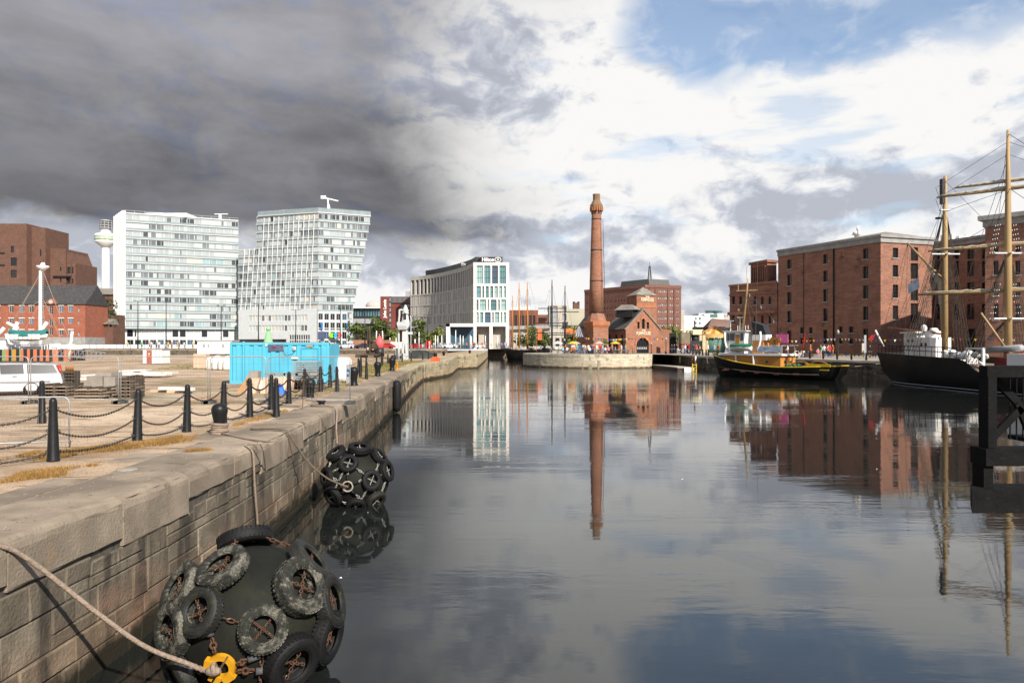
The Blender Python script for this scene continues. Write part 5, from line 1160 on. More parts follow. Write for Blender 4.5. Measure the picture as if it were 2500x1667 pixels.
# ------------------------------------------------------------------ tyre fenders
M['rubber'] = mat('grimy_black_rubber', (.013, .013, .012), (.022, .022, .018), sc=4, rough=.55, bump=.5, bs=14, spec=.35, rnd=.25, wear=[((.035, .04, .012), 2.6, .56, .72), ((.30, .28, .23), 5.5, .66, .74)])
M['rubber_w'] = mat('chalky_worn_rubber', (.02, .02, .018), (.035, .036, .028), sc=4, rough=.75, bump=.8, bs=16, spec=.2, wear=[((.21, .20, .165), 5, .50, .72), ((.20, .19, .155), 1.6, .52, .70), ((.045, .042, .03), 3, .56, .7)])
M['rubber_k'] = mat('clean_black_rubber', (.008, .008, .009), (.012, .012, .012), sc=4, rough=.6, bump=.4, bs=14, spec=.2)
M['hull_r'] = mat('fender_skin', (.010, .0105, .0095), (.016, .017, .012), sc=2.2, rough=.7, bump=.5, bs=7, spec=.15, wear=[((.022, .025, .010), 1.6, .60, .74), ((.07, .06, .05), 3, .64, .76, (2, 2, .7))])
M['yellow'] = mat('yellow_paint', (.62, .31, .012), (.50, .24, .012), sc=6, rough=.5, wear=[((.12, .07, .04), 9, .64, .72)])
M['pvc'] = mat('grey_sleeve', (.10, .10, .105), (.06, .06, .065), sc=8, rough=.5)
def tyre_mesh(Ro, wd):
    """car tyre lying with its axis along local z: rounded section, open rim, tread blocks"""
    b = B(); n = 40; Ri = Ro * .52
    sec = [(Ri, -wd * .32), (Ri * 1.06, -wd * .44), (Ro * .72, -wd * .5), (Ro * .88, -wd * .49), (Ro * .97, -wd * .38), (Ro, -wd * .2), (Ro * 1.006, 0), (Ro, wd * .2), (Ro * .97, wd * .38), (Ro * .88, wd * .49), (Ro * .72, wd * .5), (Ri * 1.06, wd * .44), (Ri, wd * .32), (Ri * 1.12, wd * .24), (Ro * .9, wd * .2), (Ro * .9, -wd * .2), (Ri * 1.12, -wd * .24)]
    rings = [[(r * cos(2 * pi * i / n), r * sin(2 * pi * i / n), z) for r, z in sec] for i in range(n)] ; rings.append(rings[0]); b.loft(rings, cap=False, sm=True)
    for i in range(0, n, 1):
        for s in (-1, 1):
            a = 2 * pi * (i + (.25 if s > 0 else .75)) / n; rr = Ro * .995; b.obox((rr * cos(a), rr * sin(a), s * wd * .26), Vector((cos(a), sin(a), 0)) * Ro * .018, Vector((-sin(a), cos(a), 0)) * Ro * .05, (0, 0, wd * .12))
    for q_ in (.6, .8): b.torus((0, 0, wd * .495), (0, 0, 1), Ro * q_, Ro * .012, 40, 4)
    me = b.mesh('tyre'); return me
TY = tyre_mesh(1.0, .55)
def link_run(b, p, q_, n, ln, w, bulge, m=0):
    p, q_ = Vector(p), Vector(q_)
    for i in range(n):
        t0, t1 = i / n, (i + 1) / n; a = p.lerp(q_, t0); c = p.lerp(q_, t1); d = (c - a).normalized(); s = d.orthogonal().normalized() if i % 2 else d.cross(d.orthogonal()).normalized()
        mid = (a + c) / 2; b.tube([mid + d * (c - a).length * .62 * cos(x) + s * ln * sin(x) for x in [2 * pi * j_ / 8 for j_ in range(8)]], w, 5, m, closed=True)
def fender(center, Rb, tyres, lab, chain_m, ring_dir, seed):
    rr = random.Random(seed); C = Vector(center); root = thing('tyre_fender', lab, 'fender', C, group='round tyre-covered mooring fenders')
    b = B(); b.blob((0, 0, 0), Rb, (1, 1, .92), 0, 40, 24); part('body', b, M['hull_r'], root)
    f = (Vector((0, 0, EYE)) - C).normalized(); rt = Vector((0, 0, 1)).cross(f).normalized(); rt = Vector((f.y * -1, f.x, 0)).normalized(); up = f.cross(rt).normalized()
    if up.z < 0: up = -up
    if rt.x < 0: rt = -rt
    def dirv(a, h, back=False):
        c = sqrt(max(0, 1 - a * a - h * h)); return (rt * a + up * h + f * (-c if back else c)).normalized()
    D = []
    for a, h, ro, tilt, m in tyres:
        d = dirv(a, h, h > .95)
        D.append(d); me = TY.copy(); me.materials.clear(); me.materials.append(M[m]); o = bpy.data.objects.new('tyre', me); COL.objects.link(o); o.parent = root
        ax = (d + Vector((rr.uniform(-1, 1), rr.uniform(-1, 1), rr.uniform(-1, 1))) * .09 + (rt * tilt[0] + up * tilt[1])).normalized()
        o.location = d * (Rb + ro * .17); o.rotation_euler = Vector((0, 0, 1)).rotation_difference(ax).to_euler(); o.scale = (ro, ro, ro)
        c = B(); R1 = ro * .55; t0 = rr.uniform(0, 1.5)
        for k_ in range(2):
            a_2 = t0 + k_ * pi / 2; v = Vector((cos(a_2), sin(a_2), 0)) * R1; link_run(c, (v.x, v.y, ro * .02 + .02 * k_), (-v.x, -v.y, ro * .02 + .02 * k_), 8, ro * .05, ro * .02, 0)
        co = part('chain_cross', c, chain_m, o); co.scale = (1 / ro,) * 3
    # chains strung from tyre to tyre
    for i in range(len(D)):
        near = sorted(range(len(D)), key=lambda k_: (D[k_] - D[i]).length)[1:4]
        for k_ in near:
            if k_ < i and i in sorted(range(len(D)), key=lambda q_: (D[q_] - D[k_]).length)[1:4]: continue
            if (D[i] - D[k_]).length > 1.1: continue
            p, q_ = D[i] * (Rb + .05), D[k_] * (Rb + .05); di = (q_ - p).normalized(); ri, rk = tyres[i][2] * .9, tyres[k_][2] * .9
            if (q_ - p).length < ri + rk + .06: continue
            A_, B_ = p + di * ri, q_ - di * rk; A_ = A_.normalized() * (Rb + .04); B_ = B_.normalized() * (Rb + .04); c = B(); link_run(c, A_, B_, max(2, int((A_ - B_).length / .085)), .022, .009, 0); part('chain', c, chain_m, root)
    return root, C, f, rt, up, dirv
# near fender
W0 = lambda d: d
t1 = [(-.56, .14, 0.289, (-.1, .1), 'rubber'), (.10, -.12, 0.279, (0, 0), 'rubber_w'), (.52, .30, 0.356, (.15, .0), 'rubber_w'), (-.34, .60, 0.318, (-.15, .35), 'rubber_w'), (.66, .60, 0.318, (.2, .1), 'rubber'), (-.10, .97, .36, (0, .0), 'rubber_k'), (-.87, -.02, 0.327, (-.1, 0), 'rubber_w'), (-.80, .42, 0.327, (0, 0), 'rubber_w'), (.42, -.52, 0.347, (0, 0), 'rubber_k'), (.88, .10, 0.337, (0, 0), 'rubber'), (.84, -.30, 0.327, (0, 0), 'rubber_k'), (-.80, -.52, 0.318, (0, 0), 'rubber'), (.05, -.9, 0.318, (0, 0), 'rubber')]
F1 = (PX(619, 9.5), 9.5, PZ(1510, 9.5))
root, C, f, rt, up, dirv = fender(F1, .985, t1, 'big round black fender hung with chalky tyres and a yellow ring, closest in view', M['rust'], None, 4)
for k_ in range(3):                                       # tyres on the side turned away
    d = (-f * .6 + rt * (.75 - .6 * k_) + up * (.2 + .2 * k_)).normalized(); o = bpy.data.objects.new('tyre', TY.copy()); o.data.materials.append(M['rubber']); COL.objects.link(o); o.parent = root; o.location = d * 1.03; o.rotation_euler = Vector((0, 0, 1)).rotation_difference(d).to_euler(); o.scale = (.28,) * 3
rd = dirv(-.34, -.47); rc = rd * 1.03
def flat_ring(b, c, ax, r, t, n=28, h=.03):
    q_ = Vector((0, 0, 1)).rotation_difference(ax); c = Vector(c); rings = []
    for i in range(n):
        a = 2 * pi * i / n; e_2 = Vector((cos(a), sin(a), 0)); rings.append([c + q_ @ (e_2 * x + Vector((0, 0, z))) for x, z in ((r - t, -h), (r + t, -h), (r + t, h), (r - t, h))])
    rings.append(rings[0]); b.loft(rings, cap=False)
    return q_
b = B(); q_ = flat_ring(b, rc, rd, .13, .034, 28, .03)
for a in (2.9, 4.2, 5.3): v = q_ @ Vector((cos(a), sin(a), 0)); b.obox(rc + v * .145, v * .045, v.cross(rd) * .07, rd * .045)
part('ring', b, M['yellow'], root, label='yellow steel mooring ring')
b = B(); v = q_ @ Vector((cos(1.0), sin(1.0), 0)); b.tube([rc + v * .17 + rd * .02, rc - v * .17 + rd * .05], .013, 6); part('ring_bar', b, M['rust'], root)
b = B()
for a, L_ in ((1.9, .5), (3.4, .55), (6.0, .55), (.2, .3)):
    v = q_ @ Vector((cos(a), sin(a), 0)); p = rc + v * .19; e_2 = rc + v * (.19 + L_); e_2 = e_2.normalized() * 1.02; link_run(b, p, p.lerp(e_2, .4), 3, .035, .014, 0)
    s1 = p.lerp(e_2, .45).normalized() * 1.03; s2 = p.lerp(e_2, .95).normalized() * 1.02
    sl = B(); sl.tube([s1, s2], .042, 10); part('chain_sleeve', sl, M['pvc'], root)
part('ring_chain', b, M['rust'], root, stuff=True)
R1 = Vector(F1) + rc
rope('mooring_rope', [(-6.6, 6.6, 2.14), (-5.6, 7.2, 2.15), (-5.27, 7.5, 2.07), (-5.08, 7.75, 1.85), tuple(R1.lerp(Vector((-5.0, 7.9, 1.7)), .72) + Vector((0, 0, -.16))), tuple(R1.lerp(Vector((-5.0, 7.9, 1.7)), .45) + Vector((0, 0, -.24))), tuple(R1.lerp(Vector((-5.0, 7.9, 1.7)), .2) + Vector((0, 0, -.17))), tuple(R1 + Vector((-.15, -.03, -.03))), tuple(R1 + Vector((-.02, -.06, .0)))], .027, M['rope'], 'thick pale rope running over the coping down to the yellow ring', 8, 8)
b = B(); b.blob(tuple(R1 + Vector((-.07, -.06, -.02))), .07, (1.4, .9, .8), 0, 8, 6); b.torus(R1 + Vector((-.06, -.05, 0)), (1, .2, .2), .055, .03, 12, 6); tag(part('rope_knot', b, M['rope']), 'knot of pale rope on the yellow ring of the near fender', 'knot')
# second fender
t2 = [(-.20, .42, .245, (0, .1), 'rubber_k'), (.42, -.06, .26, (.05, 0), 'rubber_k'), (-.80, .08, .25, (-.1, 0), 'rubber_k'), (.10, .84, .29, (0, .35), 'rubber_k'), (.86, .18, .28, (.1, 0), 'rubber_k'), (.66, .60, .27, (.1, .1), 'rubber_k'), (-.55, .72, .27, (0, .1), 'rubber_k'), (.55, -.62, .27, (0, 0), 'rubber'), (-.62, -.46, .27, (0, 0), 'rubber_k'), (0, -.75, .26, (0, 0), 'rubber_k')]
F2 = (PX(869, 19.4), 19.4, PZ(1168, 19.4))
root, C, f, rt, up, dirv = fender(F2, .87, t2, 'smaller round black fender with clean tyres and silver chains, farther along the wall', M['galv'], None, 9)
rd = dirv(-.22, -.20); rc = rd * .93; b = B(); b.torus(rc, rd, .125, .022, 24, 6); part('ring', b, mat('pale_ring', (.36, .31, .26), rough=.7), root)
q_ = Vector((0, 0, 1)).rotation_difference(rd); b = B(); v = q_ @ Vector((cos(1), sin(1), 0)); b.tube([rc + v * .12, rc - v * .12], .01, 5); part('ring_bar', b, M['rust'], root)
b = B()
for a in (.4, 1.6, 2.7, 4.0, 5.4):
    v = q_ @ Vector((cos(a), sin(a), 0)); p = rc + v * .14; e_2 = (rc + v * .55).normalized() * .91; link_run(b, p.lerp(e_2, .45), e_2, 3, .03, .011, 0); sl = B(); sl.tube([p, p.lerp(e_2, .42)], .03, 8); part('chain_sleeve', sl, M['rubber_k'], root)
part('ring_chain', b, M['galv'], root, stuff=True)
R2 = Vector(F2) + rc
rope('mooring_rope', [e(17.4, -.9, .03), e(17.2, -.12, .05), e(17.25, .05, -.1), tuple(R2.lerp(Vector((edge_x(17.3), 17.3, 1.9)), .7) + Vector((0, 0, -.14))), tuple(R2.lerp(Vector((edge_x(17.3), 17.3, 1.9)), .4) + Vector((0, 0, -.2))), tuple(R2.lerp(Vector((edge_x(17.3), 17.3, 1.9)), .15) + Vector((0, 0, -.1))), tuple(R2 + Vector((0, -.04, 0)))], .022, M['rope_d'], 'thin brown rope sloping down the wall to the farther fender')
b = B(); b.blob(tuple(R2 + Vector((-.08, -.03, 0))), .05, (2.2, .8, .8), 0, 8, 6); tag(part('rope_knot', b, M['rope']), 'pale rope lashing on the ring of the farther fender', 'knot')
rope('mooring_rope', [(b1.x + .1, b1.y - .15, GL + .08), (b1.x + .8, b1.y - 1.4, GL + .06), e(24.2, -.9, .04), e(23.6, -.1, .05), e(23.5, .06, -.1), e(23.2, .1, -.6), e(22.5, .25, -1.0)], .026, M['rope'], 'pale rope from the second bollard dropping down the wall towards the water')
# upright rubber fender on the wall
y = 45.0; x = edge_x(y) + .22; b = B(); b.lathe([(.05, -.1), (.2, -.02), (.26, .2), (.26, 1.55), (.2, 1.75), (.06, 1.82)], 14, (0, 0, 0))
o = thing('wall_fender', 'black upright sausage fender hanging on the quay wall past both round fenders', 'fender', (x, y, .15)); part('body', b, M['rubber_k'], o); b = B(); b.tube([(0, 0, 1.8), (-.1, 0, 2.0)], .03, 6); part('lashing', b, M['rope'], o)
# grass and weeds
def grass(name, zones, n, col, hgt, lab, seed=2, group=None):
    q_ = random.Random(seed); b = B()
    for poly, k_ in zones:
        for _ in range(int(n * k_)):
            u, v = q_.random(), q_.random()
            x = (poly[0][0] * (1 - u) + poly[1][0] * u) * (1 - v) + (poly[3][0] * (1 - u) + poly[2][0] * u) * v; y = (poly[0][1] * (1 - u) + poly[1][1] * u) * (1 - v) + (poly[3][1] * (1 - u) + poly[2][1] * u) * v
            nn = sin(x * 2.1 + 1.3 * sin(y * 1.1)) * cos(y * 1.7 + .8 * sin(x * 1.9)) + .5 * sin(5.1 * x + 3.3 * y)
            if nn < q_.uniform(-.7, .55): continue
            for _k in range(3):
                a = q_.random() * 6.28; h = hgt * q_.uniform(.3, 1); w = .006 + .004 * (y / 20); px, py = x + q_.gauss(0, .03), y + q_.gauss(0, .03); lx_, ly_ = q_.gauss(0, h * .5), q_.gauss(0, h * .5)
                b.add([(px - w * cos(a), py - w * sin(a), GL - .005), (px + w * cos(a), py + w * sin(a), GL - .005), (px + lx_, py + ly_, GL + h)], ((0, 1, 2),))
    o = part(name, b, col, stuff=True); o['label'] = lab; return o
M['straw'] = mat('dry_grass', (.36, .21, .075), (.22, .13, .045), sc=1.1, rough=.95, isl=.35, spec=.05); M['olive'] = mat('olive_grass', (.16, .15, .045), (.23, .19, .07), sc=.6, rough=.95, isl=.3, spec=.05)
def zone(u0, v0, u1, v1, w): 
    y0, y1 = yg(v0), yg(v1); return [(PX(u0, y0), y0), (PX(u1, y1), y1), (PX(u1, y1) - w * .3, y1 + w), (PX(u0, y0) - w * .3, y0 + w)]
grass('dry_grass', [(zone(0, 1182, 205, 1158, .9), .30), (zone(60, 1130, 470, 1078, 1.0), .45), (zone(390, 1090, 440, 1070, .8), .15), (zone(455, 1108, 510, 1104, .3), .06), (zone(510, 1060, 700, 1008, 1.0), .12), (zone(-60, 1145, 60, 1120, .8), .15)], 16000, M['straw'], .085, 'strips of dry orange grass along the quay edge')
gq = []
for i in range(9): y = 29 + i * 10; x = edge_x(y); x2 = edge_x(y + 10); gq.append(([(x - 1.3, y), (x2 - 1.3, y + 10), (x2 - 5.5, y + 10), (x - 5.0, y)], .11))
gq.append(([(-30, 62), (-16, 62), (-18, 84), (-36, 84)], .3))
grass('green_grass', gq, 14000, M['olive'], .14, 'yellow green grass beside the far coping', 5)
M['weed'] = mat('brown_low_weeds', (.20, .145, .085), (.13, .10, .05), sc=.8, rough=.95, isl=.4, spec=.05)
grass('brown_weeds', [([(-16, 12.5), (-5.9, 12.5), (-7, 24), (-24, 24)], .6), ([(-24, 27), (-8, 27), (-11, 38), (-32, 38)], .4)], 9000, M['weed'], .035, 'low brown weeds and crumbs over the dirt', 8)
# pebbles and litter on the dirt
pbm = B(); q_ = random.Random(9)
for _ in range(1500):
    y = 8 + 30 * q_.random() ** 1.6; x = q_.uniform(-.75 * y - 1, edge_x(y) - .25); s = q_.uniform(.005, .017); z = GL if x < edge_x(y) - 1.05 else 2.1; o_ = [(q_.uniform(-1, 1) * s, q_.uniform(-1, 1) * s) for _ in range(3)]
    pbm.add([(x - s, y - s * .6, z), (x + s, y - s * .5, z), (x + s * .3, y + s, z), (x, y, z + s * .9)], ((0, 1, 3), (1, 2, 3), (2, 0, 3)))
o = part('gravel', pbm, mat('pale_pebbles', (.24, .20, .155), (.14, .115, .09), sc=2, isl=.4, rough=.9), stuff=True); o['label'] = 'scattered pale pebbles on the dirt'
# flagstones behind the coping and a round cover
fl = random.Random(21); dg = bpy.data.objects['dirt_ground']; s = 3.0
while s < 22:
    e_2 = s + fl.uniform(1.0, 1.9); w0, w1 = 1.18, 1.18 + fl.uniform(.6, 1.1); b = B()
    if fl.random() < .78:
        n_ = 2; rings = []
        for i in range(n_ + 1): t = s + .02 + (e_2 - s - .04) * i / n_; rings.append([PL.pt(t, -w1, -.1), PL.pt(t, -w1, -.005), PL.pt(t, -w0 - .08, -.005), PL.pt(t, -w0 - .08, -.1)])
        b.loft(rings); part('paving_slab', b, M['coping'], dg)
    s = e_2
y = yg(1146, 2.1); b = B(); b.lathe([(.16, 0), (.16, .012), (.13, .018)], 20, (PX(310, y), y, 2.096)); part('round_cover', b, mat('worn_metal', (.34, .31, .27), (.25, .22, .19), sc=8, rough=.8), dg)

# ------------------------------------------------------------------ site fence, barrier
M['wire'] = mat('wire_mesh', (.25, .24, .23), rough=.5, met=.3); M['block'] = mat('fence_block', (.06, .06, .06), (.10, .10, .09), sc=5, rough=.9)
def mesh_panel(x0, x1, y0, y1, h, lab, cat='fence panel', step=.10, hs=.25, wr=.0024, r=.019, name='fence_panel', grp='temporary mesh fence panels', foot=True, rc=.16):
    L = hypot(x1 - x0, y1 - y0); rz = atan2(y1 - y0, x1 - x0); o = thing(name, lab, cat, (x0, y0, GL), rz, grp); b = B(); z0 = .1
    loop = [(0, z0), (0, h - rc)] + [(rc - rc * cos(a), h - rc + rc * sin(a)) for a in (.4, .8, 1.2)] + [(rc, h), (L - rc, h)] + [(L - rc + rc * sin(a), h - rc + rc * cos(a)) for a in (.4, .8, 1.2)] + [(L, h - rc), (L, z0)]
    b.tube([(x, 0, z) for x, z in loop], r, 7); b.tube([(0, 0, z0 + .05), (L, 0, z0 + .05)], r, 7); part('frame', b, M['zinc'], o)
    w = B(); n = int(L / step)
    for i in range(1, n): x = L * i / n; w.tube([(x, 0, z0 + .05), (x, 0, h)], wr, 3, cap=False)
    k_ = int((h - z0) / hs)
    for i in range(1, k_): z = z0 + (h - z0) * i / k_; w.tube([(0, 0, z), (L, 0, z)], wr, 3, cap=False)
    m_ = part('wire_mesh', w, M['wire'], o, stuff=True)
    if foot:
        for x in (0, L):
            b = B(); b.tube([(x, 0, 0), (x, 0, z0 + .02)], r, 6); b.box(x - .12, x + .12, -.28, .28, 0, .11); part('foot', b, M['block'], o)
    return o
fy = 25.6
fx = [-19.8, -16.75, -13.62, -10.52, -8.5, -5.55]
fl_ = ['mesh fence panel in front of the white car, at the picture edge', 'mesh fence panel in front of the timber and pallet stacks', 'mesh fence panel before the open dirt left of the blue container', 'short mesh fence panel before the left half of the blue container', 'last mesh fence panel, reaching over the quay edge']
for i in range(5): mesh_panel(fx[i] + .04, fx[i + 1] - .04, fy, fy - (.15 if i == 4 else 0), 1.64, fl_[i])
mesh_panel(-11.6, PX(169, 14.5), 13.6, 14.5, 1.02, 'low steel mesh barrier with rounded corner beside the nearest chain post', 'barrier', .075, .5, .0035, .017, 'crowd_barrier', None, False, .12)
b = B(); b.tube([(PX(840, 25), 25.0, GL + .02), (PX(838, 25), 25, GL + 1.3)], .012, 5)
b2 = B(); b2.tube([(PX(738, 23.3), 23.3, GL), (PX(743, 23.3), 23.3, GL + .95), (PX(757, 23.3), 23.3, GL + 1.15)], .012, 5); tag(part('bent_rod', b2, M['rust']), 'thin rusty rod leaning up against the second bollard', 'rod')
# ------------------------------------------------------------------ building-site things on the left quay
M['wood'] = mat('grey_timber', (.36, .27, .19), (.22, .165, .12), sc=2, st=(1, 6, 6), rough=.9, rnd=.2, isl=.25); M['ply'] = mat('fresh_plywood', (.58, .40, .29), (.50, .33, .23), sc=2, rough=.85, isl=.12, rnd=.15)
M['dkwood'] = mat('dark_timber', (.075, .055, .04), (.045, .035, .026), sc=2, rough=.9, isl=.2); M['foam'] = mat('white_board', (.72, .69, .63), (.62, .58, .52), sc=2, rough=.8, rnd=.1)
M['cblock'] = mat('concrete_block', (.30, .265, .225), (.24, .21, .18), sc=3, rough=.95, bump=.3, rnd=.12)
def stacked(name, lab, cat, x0, x1, y, dep, z0, layers, th, m, gap=.004, jit=.05, seed=1, group=None, pn='board', nby=4, spacer=0):
    q_ = random.Random(seed); o = thing(name, lab, cat, ((x0 + x1) / 2, y, GL), group=group)
    for k_ in range(layers):
        z = z0 + k_ * (th + gap + spacer)
        for j_ in range(nby):
            yy = y + dep * j_ / nby; b = B(); a = q_.uniform(-jit, jit); b.box(x0 + a, x1 + a + q_.uniform(-jit, jit), yy + .01, yy + dep / nby - .01, z, z + th); part(pn, b, m, o, world=True)
        if spacer:
            b = B()
            for t in (.08, .5, .92): x = x0 + (x1 - x0) * t; b.box(x - .05, x + .05, y, y + dep, z + th, z + th + spacer)
            part('bearer', b, M['dkwood'], o, world=True)
    return o
ty = 27.2
stacked('timber_stack', 'long weathered scaffold boards stacked low behind the mesh fence', 'timber stack', PX(178, ty), PX(250, ty), ty, 1.0, GL + .02, 4, .05, M['wood'], .004, .1, 1, None, 'board', 3, .06)
stacked('pallet_stack', 'dark pallets stacked behind the car rear and the long boards', 'pallet stack', PX(112, 29), PX(182, 29), 28.6, 1.1, GL + .02, 4, .025, M['wood'], .004, .03, 2, None, 'slat', 3, .10)
stacked('pallet_stack', 'upright stack of empty pallets right of the concrete blocks', 'pallet stack', PX(291, 28), PX(321, 28), 28, 1.0, GL + .02, 6, .025, M['wood'], .004, .02, 3, None, 'slat', 4, .10)
o = thing('slatted_crate', 'dark slatted crate of bottles close behind the white car', 'crate', (PX(168, 33), 33, GL + .35))
for k_ in range(3): b = B(); b.box(PX(157, 33), PX(181, 33), 33, 33.06, GL + .5 + k_ * .14, GL + .58 + k_ * .14); part('slat', b, M['dkwood'], o, world=True)
b = B(); b.box(PX(158, 33.2), PX(180, 33.2), 33.07, 33.7, GL, GL + .88); part('body', b, M['dkwood'], o, world=True); b = B()
for k_ in range(5): b.lathe([(.04, 0), (.04, .16), (.018, .2), (.018, .26)], 6, (PX(161 + k_ * 4.3, 33.3), 33.3, GL + .885))
part('bottles', b, mat('amber', (.35, .15, .04), rough=.4), o, world=True)
for i, (u0, u1, v0, v1, l) in enumerate(((218, 290, 940, 968, 'long grey concrete block lowest of the pile by the pallets'), (224, 262, 917, 940, 'squarish concrete block on the left of the pile top'), (264, 291, 919, 940, 'concrete block at the right of the pile top'), (242, 280, 915 - 6, 918, 'flat grey slab lying across the concrete blocks'))):
    Y = 28.6; b = B(); hx, hz = (PX(u1, Y) - PX(u0, Y)) / 2, (PZ(v0, Y) - PZ(v1, Y)) / 2; b.box(-hx, hx, -.4 + .05 * i, .4 + .05 * i, -hz, hz)
    tag(part('concrete_block', b, M['cblock'], None, ((PX(u0, Y) + PX(u1, Y)) / 2, Y, PZ((v0 + v1) / 2, Y))), l, 'block', 'concrete blocks')
q_ = random.Random(6)
for i, (u0, u1, v, Y) in enumerate(((205, 238, 926, 36), (212, 246, 918, 37), (268, 300, 914, 47), (286, 330, 915, 47.5), (318, 372, 913, 48), (352, 390, 911, 47), (360, 412, 916, 46.5), (392, 428, 911, 48), (300, 350, 907, 49), (330, 362, 905, 48.5))):
    b = B(); w = (PX(u1, Y) - PX(u0, Y)) / 2; b.box(-w, w, -.5, .5, 0, .10)
    zz = GL + max(0, PZ(v, Y) - GL); o = part('white_sheet', b, M['foam'], None, (PX((u0 + u1) / 2, Y), Y, max(GL, PZ(v, Y)) - .01), q_.uniform(-.1, .1)); o.rotation_euler.y = q_.uniform(-.03, .03)
    tag(o, ('white insulation sheet on the small pile beside the crate' if i < 2 else 'white insulation sheet in the long low heap on open dirt'), 'sheet', 'white insulation sheets')
for i in range(4):
    Y = 32.0 - i * .25; b = B(); b.box(-.55 + i * .1, .5, -.12, .12, 0, .12); tag(part('pale_block', b, M['foam'] if i % 2 else M['ply'], None, (PX(400 + i * 15, Y), Y, GL + .12 * (i % 2))), ('pale timber block lying on the dirt left of the third chain post', 'white block lying on the dirt behind the third chain post', 'pale timber offcut nearest the fence by the third chain post', 'small white offcut right of the third chain post')[i], 'block')
# blue site container
M['cyan'] = mat('cyan_container_paint', (.085, .43, .58), (.07, .37, .52), sc=.8, rough=.55, bump=.08, bs=3, wear=[((.26, .21, .15), 3, .62, .78, (2, 2, .5)), ((.2, .22, .22), .9, .56, .8, (3, 3, .3)), ((.05, .30, .42), .7, .58, .74, (4, 4, .4))]); M['cyan_d'] = mat('cyan_frame', (.04, .30, .44), (.05, .34, .48), sc=2, rough=.5)
CY = 39.0; c0, c1_ = PX(561, CY), PX(804, CY); cz1 = PZ(838, CY); cz0 = GL + .12
o = thing('site_container', 'bright cyan steel site container with a door and ribbed walls', 'container', ((c0 + c1_) / 2, CY, GL))
b = B(); n = 22; xs = []; L = c1_ - c0
prof = []
for i in range(n): 
    a = c0 + .12 + (L - .24) * i / n; w = (L - .24) / n; dd = 0 if i % 2 else .06; prof += [(a + .02 * (i % 2 == 0), CY + dd), (a + w - .02 * (i % 2 == 0), CY + dd)]
for p, q2 in zip(prof, prof[1:]): b.quad((*p, cz0), (*q2, cz0), (*q2, cz1), (*p, cz1))
b.box(c0 + .03, c1_ - .03, CY + .1, CY + 2.4, cz0, cz1 - .01); part('ribbed_wall', b, M['cyan'], o, world=True)
b = B(); b.box(c0, c1_, CY - .02, CY + .1, cz0 - .12, cz0 + .02); b.box(c0, c1_, CY - .02, CY + .1, cz1 - .09, cz1 + .03)
for x in (c0, c1_ - .13): b.box(x, x + .13, CY - .03, CY + .1, cz0 - .1, cz1 + .02)
for u in (593, 785): x = PX(u, CY); b.box(x, x + .1, CY - .05, CY + .04, cz0, cz1 + .1)
part('frame', b, M['cyan'], o, world=True)
b = B(); b.box(c0 + .02, c1_ - .02, CY + .02, CY + 2.42, cz1 + .03, cz1 + .06); part('roof', b, mat('dirty_roof', (.30, .24, .17), (.2, .17, .13), sc=2), o, world=True)
d0, d1, dz = PX(737, CY), PX(775, CY), PZ(852, CY); b = B(); b.box(d0, d1, CY - .03, CY + .05, cz0 + .03, dz); dr = part('door', b, M['cyan'], o, world=True)
b = B()
for x0, x1, z0, z1 in ((d0 - .04, d0, cz0, dz), (d1, d1 + .04, cz0, dz), (d0 - .04, d1 + .04, dz, dz + .05), (d0 + .02, d1 - .02, dz - .55, dz - .52), (d0 + .02, d1 - .02, dz - 1.15, dz - 1.12)): b.box(x0, x1, CY - .05, CY, z0, z1)
part('door_frame', b, M['cyan_d'], o, world=True); b = B(); b.bar((d0 + .1, CY - .07, cz0 + .75), (d0 + .1, CY - .07, cz0 + .92), .04); part('handle', b, M['black'], dr, world=True)
b = B(); b.box(PX(656, CY), PX(692, CY), CY - .04, CY - .01, PZ(857, CY), PZ(841, CY)); part('notice', b, mat('navy_notice', (.05, .055, .11), (.10, .11, .17), sc=4, rough=.6), o, world=True)
b = B(); b.lathe([(.05, 0), (.05, .03)], 10, (PX(671, CY), CY - .07, PZ(845, CY)), ax=(0, 1, 0)); b.lathe([(.03, 0), (.03, .03)], 10, (PX(689, CY), CY - .07, PZ(846, CY)), ax=(0, 1, 0)); part('notice_mark', b, mat('red_mark', (.6, .04, .06), rough=.5), o, world=True)
b = B(); b.box(PX(716, CY), PX(723, CY), CY - .1, CY - .01, PZ(854, CY), PZ(846, CY)); part('alarm_box', b, M['foam'], o, world=True)
b = B(); b.lathe([(.035, 0), (.035, .03)], 8, (PX(719.5, CY), CY - .13, PZ(850, CY)), ax=(0, 1, 0)); part('alarm_lamp', b, mat('orange_lamp', (.6, .15, .05), rough=.4), o, world=True)
b = B(); b.box(PX(712, CY), PX(728, CY), CY - .06, CY - .01, PZ(876, CY), PZ(870, CY)); b.box(PX(649, CY), PX(653, CY), CY - .06, CY - .01, PZ(845, CY), PZ(839, CY)); part('white_plate', b, M['foam'], o, world=True)
b = B(); b.box(PX(748, CY), PX(764, CY), CY - .05, CY - .01, PZ(847, CY), PZ(843, CY)); part('orange_plate', b, mat('faded_orange', (.5, .33, .22), (.45, .2, .08), sc=20), o, world=True)
b = B(); b.tube(smooth([(PX(693, CY), CY - .05, PZ(841, CY)), (PX(694, CY), CY - .06, PZ(856, CY)), (PX(703, CY), CY - .07, PZ(864, CY)), (PX(714, CY), CY - .07, PZ(863, CY)), (PX(720, CY), CY - .06, PZ(855, CY))], 4), .014, 5); part('cable', b, M['cyan_d'], o, world=True)
